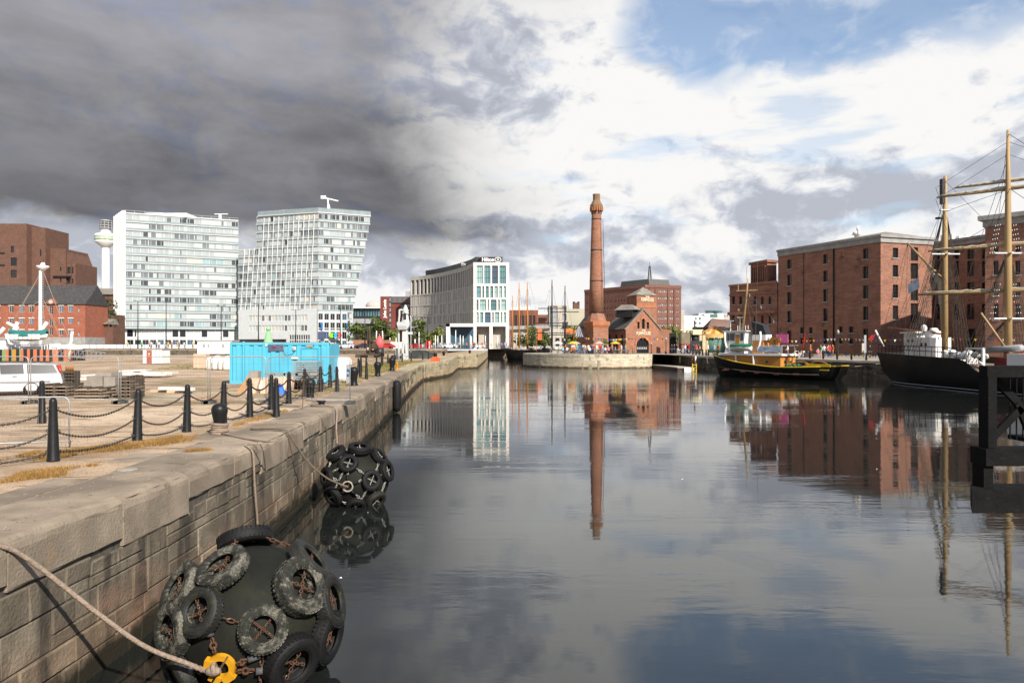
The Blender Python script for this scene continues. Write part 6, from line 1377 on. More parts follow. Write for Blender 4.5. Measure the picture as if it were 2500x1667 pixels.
# boards, crates and stuff before the container
def lean(u0, u1, v0, v1, Y, tilt, m, lab, th=.04, skew=0, name='leaning_board'):
    x0, x1 = PX(u0, Y), PX(u1, Y); h = PZ(v0, Y) - GL; b = B(); b.add([(x0, 0, 0), (x1, 0, 0), (x1 + skew, tilt, h), (x0 + skew, tilt, h), (x0, -th, 0), (x1, -th, 0), (x1 + skew, tilt - th, h), (x0 + skew, tilt - th, h)], [(0, 1, 2, 3), (4, 7, 6, 5), (0, 4, 5, 1), (3, 2, 6, 7), (0, 3, 7, 4), (1, 5, 6, 2)])
    return tag(part(name, b, m, None, (0, Y, GL)), lab, 'board', 'boards leaning before the container')
M['orng'] = mat('orange_plank', (.42, .21, .07), (.36, .19, .08), sc=2, st=(6, 1, 1), rough=.8)
lean(577, 593, 911, 962, 31.5, .8, M['orng'], 'slanting orange brown plank leaning left of the tall packing board', .04, .32)
lean(590, 601, 912, 962, 31.2, .8, M['wood'], 'pale slanting plank beside the orange brown plank', .04, .34)
lean(605, 627, 924, 966, 31, .6, M['ply'], 'tall pinkish packing board standing upright', .25); b = B(); x0, x1 = PX(605, 31.3), PX(628, 31.3); b.box(x0, x1, -.1, .3, 0, .3); tag(part('grey_slab', b, M['cblock'], None, (0, 31.5, PZ(924, 31.3) + .01)), 'grey slab resting on top of the tall packing board', 'slab')
lean(626, 640, 922, 950, 34, .5, M['foam'], 'white triangular offcut between the packing boards', .03, -.2)
for i, (u0, u1) in enumerate(((642, 655), (656, 668), (669, 691), (692, 715))): lean(u0, u1, 920 + (i == 0) * 2, 961, 31.2 + .1 * i, .35, M['ply'], ('narrow pink plywood panel at the left of the crate group', 'second pink plywood panel in the crate group', 'wide pink plywood crate panel with ribs', 'pink plywood crate panel behind the tarpaulin')[i], .35)
for i in range(5):
    Y = 33; b = B(); w = R.uniform(.35, .75); b.box(-w / 2, w / 2, -.25, .25, 0, .1); tag(part('grey_kerb', b, M['cblock'], None, (PX(662 + i * 26, Y), Y, PZ(916, Y))), 'grey concrete kerb lying on top of the crates and grating', 'kerb', 'grey kerbs on the crates')
o = thing('metal_grating', 'grey metal grating stack on legs between the crates and second bollard', 'grating', (PX(745, 34), 34, GL))
for i in range(9): b = B(); z = GL + .45 + i * .1; b.box(PX(716, 34), PX(778, 34), 33.8, 34.8, z, z + .05); part('slat', b, M['zinc'], o, world=True)
b = B()
for u in (718, 728, 738, 748, 776): x = PX(u, 34); b.box(x, x + .06, 33.8, 34.8, GL, GL + .45)
part('leg', b, M['rust'], o, world=True)
b = B(); b.v = []; nx_ = 8
for i in range(nx_ + 1):
    for j_ in range(5): b.v.append((PX(676 + 22 * i / nx_, 29), 28.8 + .35 * j_ / 4, GL + .04 + .5 * sin(pi * min(i + 1, nx_) / (nx_ + 1)) ** .7 * (1 - abs(j_ - 2) / 2.4) + .04 * sin(i * 2.3 + j_)))
for i in range(nx_):
    for j_ in range(4): b.f.append((i * 5 + j_, i * 5 + j_ + 1, i * 5 + j_ + 6, i * 5 + j_ + 5)); b.m.append(0); b.sm.append(True)
tag(part('tarpaulin', b, mat('blue_tarp', (.02, .14, .52), (.015, .10, .42), sc=2, rough=.5)), 'crumpled bright blue tarpaulin on the dirt between chain posts', 'tarpaulin')
for i, (u0, u1, v) in enumerate(((552, 640, 975), (460, 600, 973), (640, 735, 966))): Y = 26.6 + i * .4; b = B(); b.box(PX(u0, Y), PX(u1, Y), Y, Y + .2, GL + .003, GL + .1); tag(part('plank', b, M['orng'] if i == 1 else M['wood']), ('grey plank on the ground behind the fence foot', 'long yellowish plank lying along the mesh fence', 'grey plank on the dirt by the blue tarpaulin')[i], 'plank')
# cabinet, bags
Y = 39.5; x0, x1 = PX(845, Y), PX(856, Y); o = thing('power_cabinet', 'narrow pale grey power cabinet with two blue sockets on the grass', 'cabinet', (x0, Y, GL)); b = B(); b.box(x0, x1, Y, Y + .3, GL, GL + 1.0); part('housing', b, M['zinc'], o, world=True)
for z in (.45, .72): b = B(); b.lathe([(.07, -.05), (.06, 0)], 10, ((x0 + x1) / 2, Y, GL + z), ax=(0, 1, 0)); part('socket', b, PB, o, world=True)
M['bag'] = mat('white_bulk_bag', (.74, .72, .69), (.60, .57, .53), sc=3, rough=.9, bump=.6, bs=5)
def bag(u, Y, w, h, lab, m=None):
    b = B(); n = 14; rings = []
    for k_, (z, s) in enumerate(((0, .9), (.15, 1.03), (.6, 1.05), (.9, .95), (1, .7), (1.05, .2))):
        rings.append([((abs(cos(2 * pi * i / n)) ** .5 * (1 if cos(2 * pi * i / n) > 0 else -1)) * w / 2 * s * R.uniform(.94, 1.05), (abs(sin(2 * pi * i / n)) ** .5 * (1 if sin(2 * pi * i / n) > 0 else -1)) * w / 2 * s * R.uniform(.94, 1.05), z * h) for i in range(n)])
    b.loft(rings, sm=True); tag(part('bulk_bag', b, m or M['bag'], None, (PX(u, Y), Y, GL)), lab, 'bag', 'white bulk bags')
for i, u in enumerate((516, 531, 546, 558)): bag(u, 62 - i * .4, .75, 1.0 + .15 * (i % 2), ('white bulk bag leftmost in the row beside the container', 'taller white bulk bag second from left beside the container', 'white bulk bag third in the row beside the container', 'white bulk bag half hidden by the container edge')[i])
bag(836, 41.5, 1.0, 1.35, 'lumpy white bulk bag between the container and power cabinet')
for i in range(3): Y = 66; b = B(); b.box(-.55, .55, -.4, .4, 0, .42); tag(part('pink_pallet_load', b, M['ply'], None, (PX(492, Y), Y, GL + i * .43)), ('lowest pink wrapped load left of the white bags', 'middle pink wrapped load left of the white bags', 'topmost pink wrapped load left of the white bags')[i], 'load')
# cabins and hut
Y = 150; o = thing('site_cabin', 'long white flat roofed site cabin behind the container', 'cabin', (PX(520, Y), Y, GL)); z1 = PZ(833, Y); x = px_block(o, 482, 566, Y, 833, GL + .3, [(493, 501, 841, 850), (505, 512, 841, 850), (540, 548, 841, 850)], M['wht'], 4); wins(o, *x, 1, 1, M['frame_w'], [M['zinc'], M['grey']], .15)
b = B(); b.box(PX(480, Y), PX(568, Y), Y - .15, Y + 4, z1, z1 + .25); part('roof', b, M['grey'], o, world=True); b = B()
for u in (486, 515, 545, 562): b.box(PX(u, Y), PX(u, Y) + .3, Y, Y + 3, GL, GL + .3)
part('foot', b, M['dkwood'], o, world=True); b = B(); b.box(PX(516, Y) - .05, PX(516, Y) + .05, Y - .04, Y, GL + .3, z1); part('joint_strip', b, M['grey'], o, world=True)
Y = 83; o = thing('white_hut', 'small white cabin hut with a red brown door on open ground', 'hut', (PX(372, Y), Y, GL)); b = B(); b.box(PX(349, Y), PX(395, Y), Y, Y + 2, GL, PZ(853, Y)); part('wall', b, M['wht'], o, world=True)
b = B(); b.box(PX(358, Y), PX(371, Y), Y - .05, Y, GL + .05, PZ(855, Y)); dr = part('door', b, mat('red_brown_door', (.36, .10, .06), (.30, .09, .05), sc=3, rough=.6), o, world=True); b = B(); b.box(PX(363, Y), PX(366, Y), Y - .07, Y - .05, PZ(866, Y), PZ(862, Y)); part('door_sign', b, M['foam'], dr, world=True)
b = B()
for u in (381, 388): b.box(PX(u, Y), PX(u, Y) + .05, Y - .03, Y, GL, PZ(853, Y))
b.box(PX(347, Y), PX(397, Y), Y - .08, Y + 2.1, PZ(853, Y), PZ(851.5, Y)); part('trim', b, M['grey'], o, world=True)
# green cone buoy, red buoy, dark staging
Y = 72; o = thing('green_buoy', 'pale green conical navigation buoy rising behind the blue container', 'buoy', (PX(655, Y), Y, GL)); b = B(); b.lathe([(1.0, 0), (1.0, .8), (.44, 2.35), (.15, 3.35), (.14, 3.5), (.22, 3.52), (.22, 3.75), (.05, 3.8)], 18); part('cone', b, mat('pale_green_paint', (.25, .55, .26), (.22, .48, .23), sc=2, rough=.6), o)
Y = 118; X0 = PX(926.5, Y); kx_ = Y / FOC; zb = GL
o = thing('red_buoy', 'faded red and black drum buoy with white horns, on the quay', 'buoy', (X0, Y, zb)); zr = lambda v: PZ(v, Y) - zb
b = B(); b.lathe([(10.5 * kx_, zr(864)), (11 * kx_, zr(861)), (11 * kx_, zr(850))], 20); part('black_base', b, M['black'], o)
b = B(); b.lathe([(10.6 * kx_, zr(850)), (10 * kx_, zr(838)), (9 * kx_, zr(828)), (4.5 * kx_, zr(825)), (4 * kx_, zr(821)), (1.2 * kx_, zr(820)), (1 * kx_, zr(815))], 20); part('red_drum', b, mat('faded_red_paint', (.60, .12, .12), (.52, .09, .09), sc=1.5, rough=.6), o)
for s in (-1, 1): part('horn', B().tube([(s * 8 * kx_, 0, zr(828)), (s * 7.2 * kx_, 0, zr(810)), (s * 6.8 * kx_, 0, zr(807))], [.12, .1, .04], 6), M['wht'], o); b = B(); b.box(-10 * kx_, 10 * kx_, -.6, .6, 0, zr(864)); part('cradle', b, M['zinc'], o)
Y = 112; o = thing('lock_machinery', 'dark rusty lock machinery with a tall post on timber staging left of the red buoy', 'machinery', (PX(902, Y), Y, GL)); b = B(); X0 = PX(902, Y)
b.box(PX(894, Y), PX(914, Y), Y, Y + 1.5, PZ(863, Y), PZ(851, Y)); b.lathe([(.75, PZ(856, Y)), (.85, PZ(846, Y)), (.5, PZ(838, Y)), (.3, PZ(832, Y))], 10, (PX(909, Y), Y + .5, 0)); b.box(PX(897, Y), PX(900.5, Y), Y - .2, Y + .1, PZ(860, Y), PZ(797, Y)); b.bar((PX(894, Y), Y, PZ(850, Y)), (PX(912, Y), Y, PZ(826, Y)), .25); b.lathe([(.35, -.2), (.35, .2)], 12, (PX(905, Y), Y - .2, PZ(832, Y)), ax=(0, 1, 0)); part('engine', b, mat('rusty_black', (.03, .022, .018), (.06, .035, .022), sc=2, rough=.8), o, world=True)
b = B(); b.box(PX(902.5, Y), PX(905.5, Y), Y - .4, Y - .2, PZ(866, Y), PZ(804, Y)); part('timber_post', b, mat('mossy_timber', (.075, .07, .03), (.05, .05, .025), sc=2, rough=.9), o, world=True)
b = B(); b.box(PX(884, Y), PX(924, Y), Y - .8, Y + 2, PZ(868, Y), PZ(864, Y)); b.box(PX(882, Y), PX(892, Y), Y - .5, Y + 2, PZ(878, Y), PZ(868, Y)); b.box(PX(914, Y), PX(921, Y), Y - .5, Y + 2, PZ(878, Y), PZ(868, Y)); b.box(PX(866, Y), PX(888, Y), Y + .4, Y + 2, PZ(872, Y), PZ(865, Y)); part('staging', b, M['dkwood'], o, world=True)
b = B()
for u in (899, 911): b.box(PX(u, Y) - .15, PX(u, Y) + .15, Y - .25, Y - .22, PZ(854, Y), PZ(848, Y))
part('notice', b, M['ply'], o, world=True)
# grey hydraulic tower
Y = 100; o = thing('grey_machine_tower', 'pale grey cast iron lock machine tower with splayed legs and a domed head', 'machine', (PX(986, Y), Y, GL)); M['lgrey'] = mat('pale_grey_paint', (.47, .50, .50), (.40, .43, .43), sc=1.2, rough=.55, wear=[((.2, .17, .14), 3, .64, .74)])
g = lambda x: PX(870 + x / 9.8, Y)
gv = lambda y: PZ(740 + y / 9.8, Y)
b = B()
for x0, x1, s in ((1085, 1130, -1), (1205, 1250, 1)): b.loft([[(g(x0 - 8), Y - .4 * k2, GL), (g(x1), Y - .4 * k2, GL)][::1] + [(g(x1), Y + .5, GL), (g(x0 - 8), Y + .5, GL)] if k2 else [] for k2 in (1,)] + [[(g(1115 if s < 0 else 1170), Y - .35, gv(970)), (g(1165 if s < 0 else 1232), Y - .35, gv(970)), (g(1165 if s < 0 else 1232), Y + .4, gv(970)), (g(1115 if s < 0 else 1170), Y + .4, gv(970))]])
part('leg', b, M['lgrey'], o, world=True)
b = B(); b.loft([[(g(x), y, z) for x, y in ((xa, Y - .36), (xb, Y - .36), (xb, Y + .42), (xa, Y + .42))] for xa, xb, z in ((1100, 1245, gv(970)), (1105, 1238, gv(800)), (1110, 1232, gv(650)))]); part('column', b, M['lgrey'], o, world=True)
b = B(); b.loft([[(g(x), y, z) for x, y in ((xa, Y - .6), (xb, Y - .6), (xb, Y + .7), (xa, Y + .7))] for xa, xb, z in ((1020, 1215, gv(640)), (1000, 1270, gv(560)), (985, 1282, gv(520)), (985, 1282, gv(452)))]); part('platform_box', b, M['lgrey'], o, world=True)
b = B(); b.box(g(1015), g(1215), Y - .66, Y - .6, gv(635), gv(545)); part('recess_panel', b, M['grey'], o, world=True)
xm = g(1175); kq = Y / FOC / 9.8
b = B(); b.lathe([(105 * kq, gv(452)), (102 * kq, gv(435)), (88 * kq, gv(420)), (78 * kq, gv(330)), (66 * kq, gv(285)), (58 * kq, gv(270)), (85 * kq, gv(262)), (85 * kq, gv(225)), (60 * kq, gv(215)), (80 * kq, gv(200)), (82 * kq, gv(165)), (55 * kq, gv(155)), (60 * kq, gv(120)), (40 * kq, gv(95)), (30 * kq, gv(60)), (10 * kq, gv(38))], 20, (xm, Y, 0)); part('domed_head', b, M['lgrey'], o, world=True)
b = B(); b.poly(arch(-.18, .18, 0, .95, 8), (), lambda u, w: (xm + u, Y - 88 * kq - .02, gv(400) + w)); b = put(b, Matrix.Identity(4)); part('opening', b, M['black'], o, world=True)
b = B(); b.tube(smooth([(g(1015), Y, GL), (g(1015), Y, gv(500)), (g(1030), Y, gv(300)), (g(1030), Y, gv(185)), (g(1050), Y, gv(165)), (g(1110), Y, gv(165))], 3), .14, 8); b.tube([(g(1305), Y, GL + .5), (g(1305), Y, gv(350)), (g(1290), Y, gv(300))], .07, 6); b.box(g(1235), g(1350), Y - .15, Y + .15, gv(745), gv(690)); part('pipework', b, M['lgrey'], o, world=True)
b = B(); b.box(g(920), g(1000), Y + .6, Y + 1.2, GL, gv(1080)); b.box(g(1125), g(1200), Y - .8, Y - .5, GL, gv(1200)); part('control_cabinet', b, M['lgrey'], o, world=True)
b = B(); b.tube([(g(1310), Y, gv(600)), (g(1480), Y, gv(548))], .03, 4); part('arm', b, M['lgrey'], o, world=True)
# hydrant, life jackets, mound
Y = 58; b = B(); b.lathe([(.10, 0), (.10, .05), (.07, .1), (.07, .55), (.10, .58), (.09, .66), (.03, .72)], 8); b.bar((-.14, 0, .45), (.14, 0, .45), .07); tag(part('hydrant', b, mat('orange_yellow', (.55, .22, .03), rough=.6), None, (PX(969, Y), Y, GL)), 'small orange hydrant post on the far grass strip', 'hydrant')
Y = 92; o = None
for i in range(3): b = B(); b.box(-.3, .3, -.15, .15, 0, .45); b.blob((0, 0, .5), .2, (1, .6, .6), 0, 8, 5); tag(part('orange_sack', b, mat('orange_sack_%d' % i, (.62, .12, .04), rough=.8), None, (PX(1057 + i * 5, Y), Y + i * .3, GL)), ('orange sack leftmost of three at the far grass edge', 'orange sack between two others at the far grass edge', 'orange sack rightmost of three at the far grass edge')[i], 'sack', 'orange sacks')
b = B(); b.blob((0, 0, 0), 1.5, (1.9, 1, .9), 0, 14, 8); tag(part('dark_mound', b, mat('black_sheeting', (.02, .024, .02), (.04, .045, .04), sc=2, rough=.7, bump=.5, bs=3), None, (PX(1022, 106), 106, GL)), 'dark sheeted mound on the grass right of the grey tower', 'mound')
b = B()
for v_ in range(2): b.tube([(PX(1002, 98), 98, GL + 1 + v_ * .5), (PX(1048, 110), 110, GL + 1 + v_ * .5)], .03, 5)
tag(part('handrail', b, M['black']), 'low dark handrail before the sheeted mound', 'rail')
# ---- the dazzle-striped ship in its dry dock
SY = 94.0; sx = lambda u: PX(u, SY)
sz = lambda v: PZ(v, SY)
o = thing('striped_ship', 'dry-docked white and dazzle-striped ship with orange and black bands', 'ship', (sx(60), SY, GL))
b = B(); st = [M['black'], mat('ship_orange', (.55, .16, .07), (.48, .15, .07), sc=1, rough=.7), mat('ship_green', (.22, .33, .13), rough=.7), mat('ship_amber', (.55, .24, .03), rough=.7), mat('ship_pale', (.45, .40, .34), rough=.8)]
seq = [(-120, -60, 0), (-60, -30, 3), (-30, 5, 0), (5, 10, 2), (10, 14, 2), (14, 21, 1), (21, 28, 0), (28, 31, 2), (31, 39, 3), (39, 47, 0), (47, 50, 2), (50, 57, 1), (57, 66, 0), (66, 73, 1), (73, 81, 0), (81, 90, 1), (90, 97, 0), (97, 105, 1), (105, 112, 0), (112, 120, 1), (120, 127, 0), (127, 135, 1), (135, 141, 0), (141, 150, 1), (150, 153, 0)]
for a, c_, k_ in seq:
    f_ = lambda u: max(0, (u - 120) / 34) ** 2 * 3.2
    b.add([(sx(a), SY + f_(a), -2), (sx(c_), SY + f_(c_), -2), (sx(c_), SY + f_(c_) - .0, sz(853)), (sx(a), SY + f_(a), sz(853))], ((0, 1, 2, 3),), k_)
b.quad((sx(-120), SY, sz(853)), (sx(153), SY + 3.1, sz(853)), (sx(153), SY + 5, sz(853)), (sx(-120), SY + 8, sz(853)), 4); b.quad((sx(153), SY + 3.1, -2), (sx(153), SY + 5, -2), (sx(153), SY + 5, sz(853)), (sx(153), SY + 3.1, sz(853)), 0)
part('hull', b, st, o, world=True)
b = B(); b.box(sx(-100), sx(10), SY + 1.2, SY + 5, sz(853), sz(832)); b.box(sx(20), sx(95), SY + 1.5, SY + 5, sz(853), sz(846)); b.box(sx(110), sx(146), SY + 3, SY + 5, sz(853), sz(841)); part('superstructure', b, M['wht'], o, world=True)
b = B(); 
for i in range(28): u = -40 + i * 6.8; b.tube([(sx(u), SY + .5, sz(853)), (sx(u), SY + .5, sz(842))], .04, 4)
for v in (842, 846, 850): b.tube([(sx(-40), SY + .5, sz(v)), (sx(150), SY + 3.2, sz(v))], .035, 4)
q_ = random.Random(3)
for i in range(26): u = q_.uniform(90, 150); b.box(sx(u), sx(u) + q_.uniform(.1, .5), SY + 1.5 + q_.random(), SY + 2.8, sz(853), sz(q_.uniform(838, 850)))
part('railing', b, M['wht'], o, world=True)
b = B(); b.lathe([(.27, sz(853)), (.23, sz(800)), (.17, sz(655))], 12, (sx(62), SY + 3, 0)); b.lathe([(.2, sz(655)), (.75, sz(646)), (.75, sz(643)), (.3, sz(642)), (.22, sz(635))], 10, (sx(68), SY + 3, 0)); mo = part('mast', b, M['wht'], o, world=True)
b.v = b.v; b2 = B()
for k_ in range(24): z = sz(800) + (sz(660) - sz(800)) * k_ / 23; b2.box(sx(62) + .3, sx(62) + .55, SY + 2.7, SY + 2.8, z, z + .12)
part('rungs', b2, M['grey'], mo, world=True)
b = B()
for p, q2 in (((66, 655), (0, 790)), ((66, 655), (-10, 815)), ((68, 655), (145, 828)), ((66, 725), (-20, 800)), ((68, 725), (112, 790)), ((68, 725), (128, 835)), ((66, 725), (38, 800)), ((68, 725), (85, 810))): b.tube([(sx(p[0]), SY + 3, sz(p[1])), (sx(q2[0]), SY + 2, sz(q2[1]))], .035, 4)
part('rigging', b, M['rope'], o, world=True)
b = B()
for a in (((32, 812), (38, 800), (12, 788)), ((10, 830), (26, 812), (38, 786)), ((92, 812), (100, 802), (110, 786)), ((5, 800), (-5, 812), (-12, 820)), ((10, 815), (20, 840), (52, 852))): b.tube([(sx(u), SY + .4, sz(v)) for u, v in a], .22, 6)
part('davits', b, M['wht'], o, world=True, stuff=True)
lbt = thing('lifeboat', 'white clinker lifeboat under a teal cover hung on the striped ship', 'lifeboat', (sx(72), SY - .3, sz(832))); n = 12; rings = []
for i in range(n + 1):
    t = i / n; w = max(.05, sin(pi * min(max(t, .03), .97)) ** .6) * 1.0; x = sx(28) + (sx(119) - sx(28)) * t; k2 = .35 * (2 * t - 1) ** 2
    rings.append([(x, SY - .3 - w, sz(817) + k2), (x, SY - .3 - w * .8, sz(825) + k2 * .6), (x, SY - .3, sz(833) + k2), (x, SY - .3 + w * .8, sz(825) + k2 * .6), (x, SY - .3 + w, sz(817) + k2)])
b = B(); b.loft(rings, sm=True); part('hull', b, M['wht'], lbt, world=True)
b = B(); b.loft([[(p[0][0], p[0][1] - .06, p[0][2] - .25), (p[0][0], p[0][1] - .02, p[0][2] + .1), (p[0][0], SY - .3, p[0][2] + .42), (p[0][0], p[4][1] + .02, p[0][2] + .1), (p[0][0], p[4][1] + .06, p[0][2] - .25)] for p in rings]); part('cover', b, mat('teal_canvas', (.02, .17, .16), (.02, .14, .135), sc=2, rough=.8), lbt, world=True)
b = B()
for i in range(8): x = sx(35 + i * 10.5); b.obox((x, SY - 1.26, sz(822)), (.23, 0, 0), (0, .03, 0), (0, 0, .3))
part('cover_scallops', b, M['wht'], lbt, world=True)
# gangway, pole
b = B(); g0, g1 = (sx(152), SY - 2, sz(862)), (sx(300), SY - 4, sz(874))
for dz_ in (0, .9):
    b.bar((g0[0], g0[1], g0[2] + dz_ - .2), (g1[0], g1[1], g1[2] + dz_ - .2), .09)
for i in range(12): t0, t1 = i / 12, (i + 1) / 12; P = lambda t, z: (g0[0] + (g1[0] - g0[0]) * t, g0[1] + (g1[1] - g0[1]) * t, g0[2] + (g1[2] - g0[2]) * t + z - .2); b.bar(P(t0, 0), P(t1, .9), .05); b.bar(P(t0, 0), P(t0, .9), .05)
tag(part('gangway', b, M['zinc']), 'pale lattice gangway from the striped ship to the quay', 'gangway')
b = B(); b.tube([(sx(179), SY - 1, GL), (sx(188), SY - 1, sz(809))], .16, 8); tag(part('leaning_pole', b, M['wht']), 'white leaning pole beside the lattice gangway', 'pole')
# ---- white estate car
def car(name, lab, loc, rz, paint, L=4.7, estate=False, group=None, far=False):
    o = thing(name, lab, 'car', loc, rz, group); h = 1.45; w = .88
    if estate: top = [(0.0, .55), (.02, .85), (.55, .92), (1.25, 1.0), (1.95, 1.38), (2.6, 1.46), (3.7, 1.45), (4.45, 1.40), (4.66, .95), (4.72, .62)]
    else: top = [(0, .5), (.03, .75), (.9, .9), (1.4, 1.0), (2.0, 1.38), (2.7, 1.42), (3.4, 1.3), (4.0, .95), (4.25, .9), (4.35, .6)]
    low = .22; secs = []
    for x, z in top:
        cab = z > 1.05; wt = w * (.78 if cab else .97); zb_ = .95 if cab else z * .99; secs.append([(x, -w * .97, low), (x, -w, .45), (x, -w * .98, min(zb_, z - .03)), (x, -wt, z - .05), (x, -wt * .8, z), (x, wt * .8, z), (x, wt, z - .05), (x, w * .98, min(zb_, z - .03)), (x, w, .45), (x, w * .97, low)])
    b = B(); b.loft(secs, sm=False); part('body', b, paint, o)
    b = B()
    if estate: ws = [[(1.38, .97), (2.05, 1.36), (2.47, 1.40), (2.5, .97)], [(2.6, .97), (2.56, 1.40), (3.36, 1.40), (3.4, .97)], [(3.5, .97), (3.46, 1.40), (4.4, 1.36), (4.56, .99)]]
    else: ws = [[(1.5, 1.0), (2.05, 1.3), (2.5, 1.33), (2.5, 1.0)], [(2.6, 1.0), (2.6, 1.33), (3.3, 1.25), (3.7, 1.0)]]
    for s in (-1, 1):
        for lp in ws: b.add([(x, s * (w * .985 - (z - .95) * .36 + .004), z) for x, z in lp], [tuple(range(len(lp)))[::s]])
    part('side_window', b, M['win_d'], o)
    if not far:
        wh = B(); wh.torus((0, 0, 0), (0, 1, 0), .24, .085, 20, 8); wm = None
        for x in (.85, 3.65):
            for s in (-1, 1):
                t_ = part('wheel', wh.mesh('wheel') if wm is None else wm, M['rubber_k'], o, (x, s * .8, .32)); wm = t_.data; b = B(); b.lathe([(.2, -.05), (.2, .05)], 12, (0, 0, 0), ax=(0, 1, 0)); part('rim', b, M['zinc'], t_)
        b = B()
        for s in (-1, 1): b.obox((4.6, s * .80, 1.1), (.03, 0, -.01), (0, .035, 0), (-.05, 0, .24))
        part('tail_light', b, mat('tail_lamp_red', (.55, .02, .01), rough=.25), o)
        b = B()
        for s in (-1, 1): b.bar((2.2, s * .62, 1.52), (4.3, s * .62, 1.49), .04)
        part('roof_rail', b, M['black'], o); b = B()
        for s in (-1, 1): b.bar((.6, s * .9, .62), (4.3, s * .9, .62), .02, .07); b.bar((3.0, s * .89, .88), (3.15, s * .89, .88), .03)
        part('trim', b, M['grey'], o)
        b = B(); b.quad((1.28, -.66, 1.03), (1.28, .66, 1.03), (1.93, .58, 1.36), (1.93, -.58, 1.36)); b.quad((4.5, -.6, 1.34), (4.5, .6, 1.34), (4.68, .66, .98), (4.68, -.66, .98)); part('windscreen', b, M['win_d'], o)
    else:
        b = B()
        for x in (.8, 3.5):
            for s in (-1, 1): b.lathe([(.31, -.1), (.31, .1)], 10, (x, s * .8, .31), ax=(0, 1, 0))
        part('wheels', b, M['rubber_k'], o)
    return o
silver = mat('silver_car_paint', (.56, .57, .58), (.54, .55, .56), sc=2, rough=.28, spec=.6, coat=.6)
car('estate_car', 'silver white estate car with red tail lights parked behind the mesh fence', (PX(155, 31.2) - 4.72 * cos(.5), 31.2 - 4.72 * sin(.5), GL), .5, silver, 4.72, True).scale.z = .9
# ---- retaining wall, railings, street furniture on the left
RW = Path([(-205, 158, 3.3), (-60, 158, 3.3), (-30, 156, 3.3), (-14, 160, 3.3)])
quay_wall('retaining_wall', RW, 0, M['coping'], M['stone'], cl=(3, 5), ch=(.25, .3), bl=(1.2, 2.4), bh=(.5, .7), seed=31, zb=1.9, rr=.03)
b = B(); b.poly([(-204, 158.9), (-60, 158.9), (-30, 156.9), (-14, 160.9), (-13.5, 252), (-420, 252), (-420, 158.9)], (), lambda u, w: (u, w, 3.27)); struct('raised_street', b, M['asphalt'])
b = B(); n = 130
for i in range(n): p = RW.pt(RW.L * (i + .5) / n, -.4); b.tube([(p[0], p[1], 3.25), (p[0], p[1], 4.35)], .05, 4)
for z in (3.9, 4.3): b.tube([tuple(Vector(RW.pt(RW.L * i / 20, -.4)) + Vector((0, 0, z - 3.3))) for i in range(21)], .035, 4)
tag(part('street_railing', b, M['black']), 'long thin black railing along the raised street edge', 'railing')
b = B(); b.box(PX(143, 214), PX(485, 214), 214, 214.2, 3.3, PZ(841, 214)); tag(part('street_hoarding', b, M['wht']), 'long low white hoarding along the street before the glass block', 'hoarding')
lamp = None
for i, (u, v) in enumerate(((336.7, 733), (405.6, 735), (540, 745), (631, 741), (722, 755), (831, 752), (891, 756), (1010, 770), (1044, 768))):
    Y = 186 + (i % 3) * 6; hgt = PZ(v, Y) - 3.27
    if lamp is None:
        lamp = thing('street_lamp', '', 'street lamp', (PX(u, Y), Y, 3.27), group='tall street lamps along the raised street'); b = B(); b.tube([(0, 0, 0), (0, 0, 11.8)], [.16, .08], 6); part('column', b, M['black'], lamp)
        for s in (-1, 1): b = B(); b.bar((0, 0, 11.6), (s * .9, 0, 11.8), .07); b.box(s * .6 if s > 0 else -1.2, 1.2 if s > 0 else -.6, -.15, .15, 11.75, 11.9); part('lamp_head', b, M['black'], lamp)
        lo_ = lamp
    else: lo_ = dup(lamp, (PX(u, Y), Y, 3.27))
    lo_['label'] = ('dark twin-headed street lamp, leftmost before the square glass block', 'second dark street lamp before the square glass block', 'street lamp near the right edge of the square glass block', 'street lamp just above the site cabin and container', 'street lamp in front of the link between glass blocks', 'street lamp before the leaning block corner', 'pale street lamp among trees by the glass office', 'street lamp left of the curved hotel', 'street lamp before the middle of the curved hotel')[i]; lo_.scale.z = hgt / 11.9
fpole = None; labs = []
for i, (u, v, Y) in enumerate(((952, 824, 215), (967, 824, 215), (1023, 810, 205), (1063, 818, 215), (1069, 820, 218), (1078.6, 818, 216), (1112.6, 806, 214), (1123.5, 818, 218), (1130.6, 820, 220), (1148, 818, 216), (1151, 821, 218), (1185, 819, 214), (1215, 820, 216), (1246, 818, 214), (1261, 812, 214))):
    b = B(); b.tube([(0, 0, 0), (0, 0, PZ(v, Y) - 3.1)], [.16, .1], 8); o_ = part('white_pole', b, M['wht'], None, (PX(u, Y), Y, 3.1)); tag(o_, 'slim white pole of the row before the hotel' if i not in (2, 6, 14) else ('tallest slim white pole left of the red sign', '', '', '', 'slim white pole before the hotel portal glass', '', '', '', '', '', '', '', 'slim white pole beside the orange masts')[i - 2], 'pole', 'slim white poles along the street')
b = B(); b.loft([[(-.8, -.4, 0), (.8, -.4, 0), (.8, .4, 0), (-.8, .4, 0)], [(-.55, -.35, 2.4), (.7, -.35, 2.4), (.7, .35, 2.4), (-.55, .35, 2.4)]]); o = thing('red_sign', 'red tapering information sign with white marks on the street', 'sign', (PX(1046, 212), 212, 3.1)); part('panel', b, mat('bright_red', (.62, .035, .02), rough=.5), o); b = B()
for k_ in range(4): b.box(.2, .55, -.43, -.4, .2 + k_ * .5, .5 + k_ * .5)
part('white_marks', b, M['wht'], o)
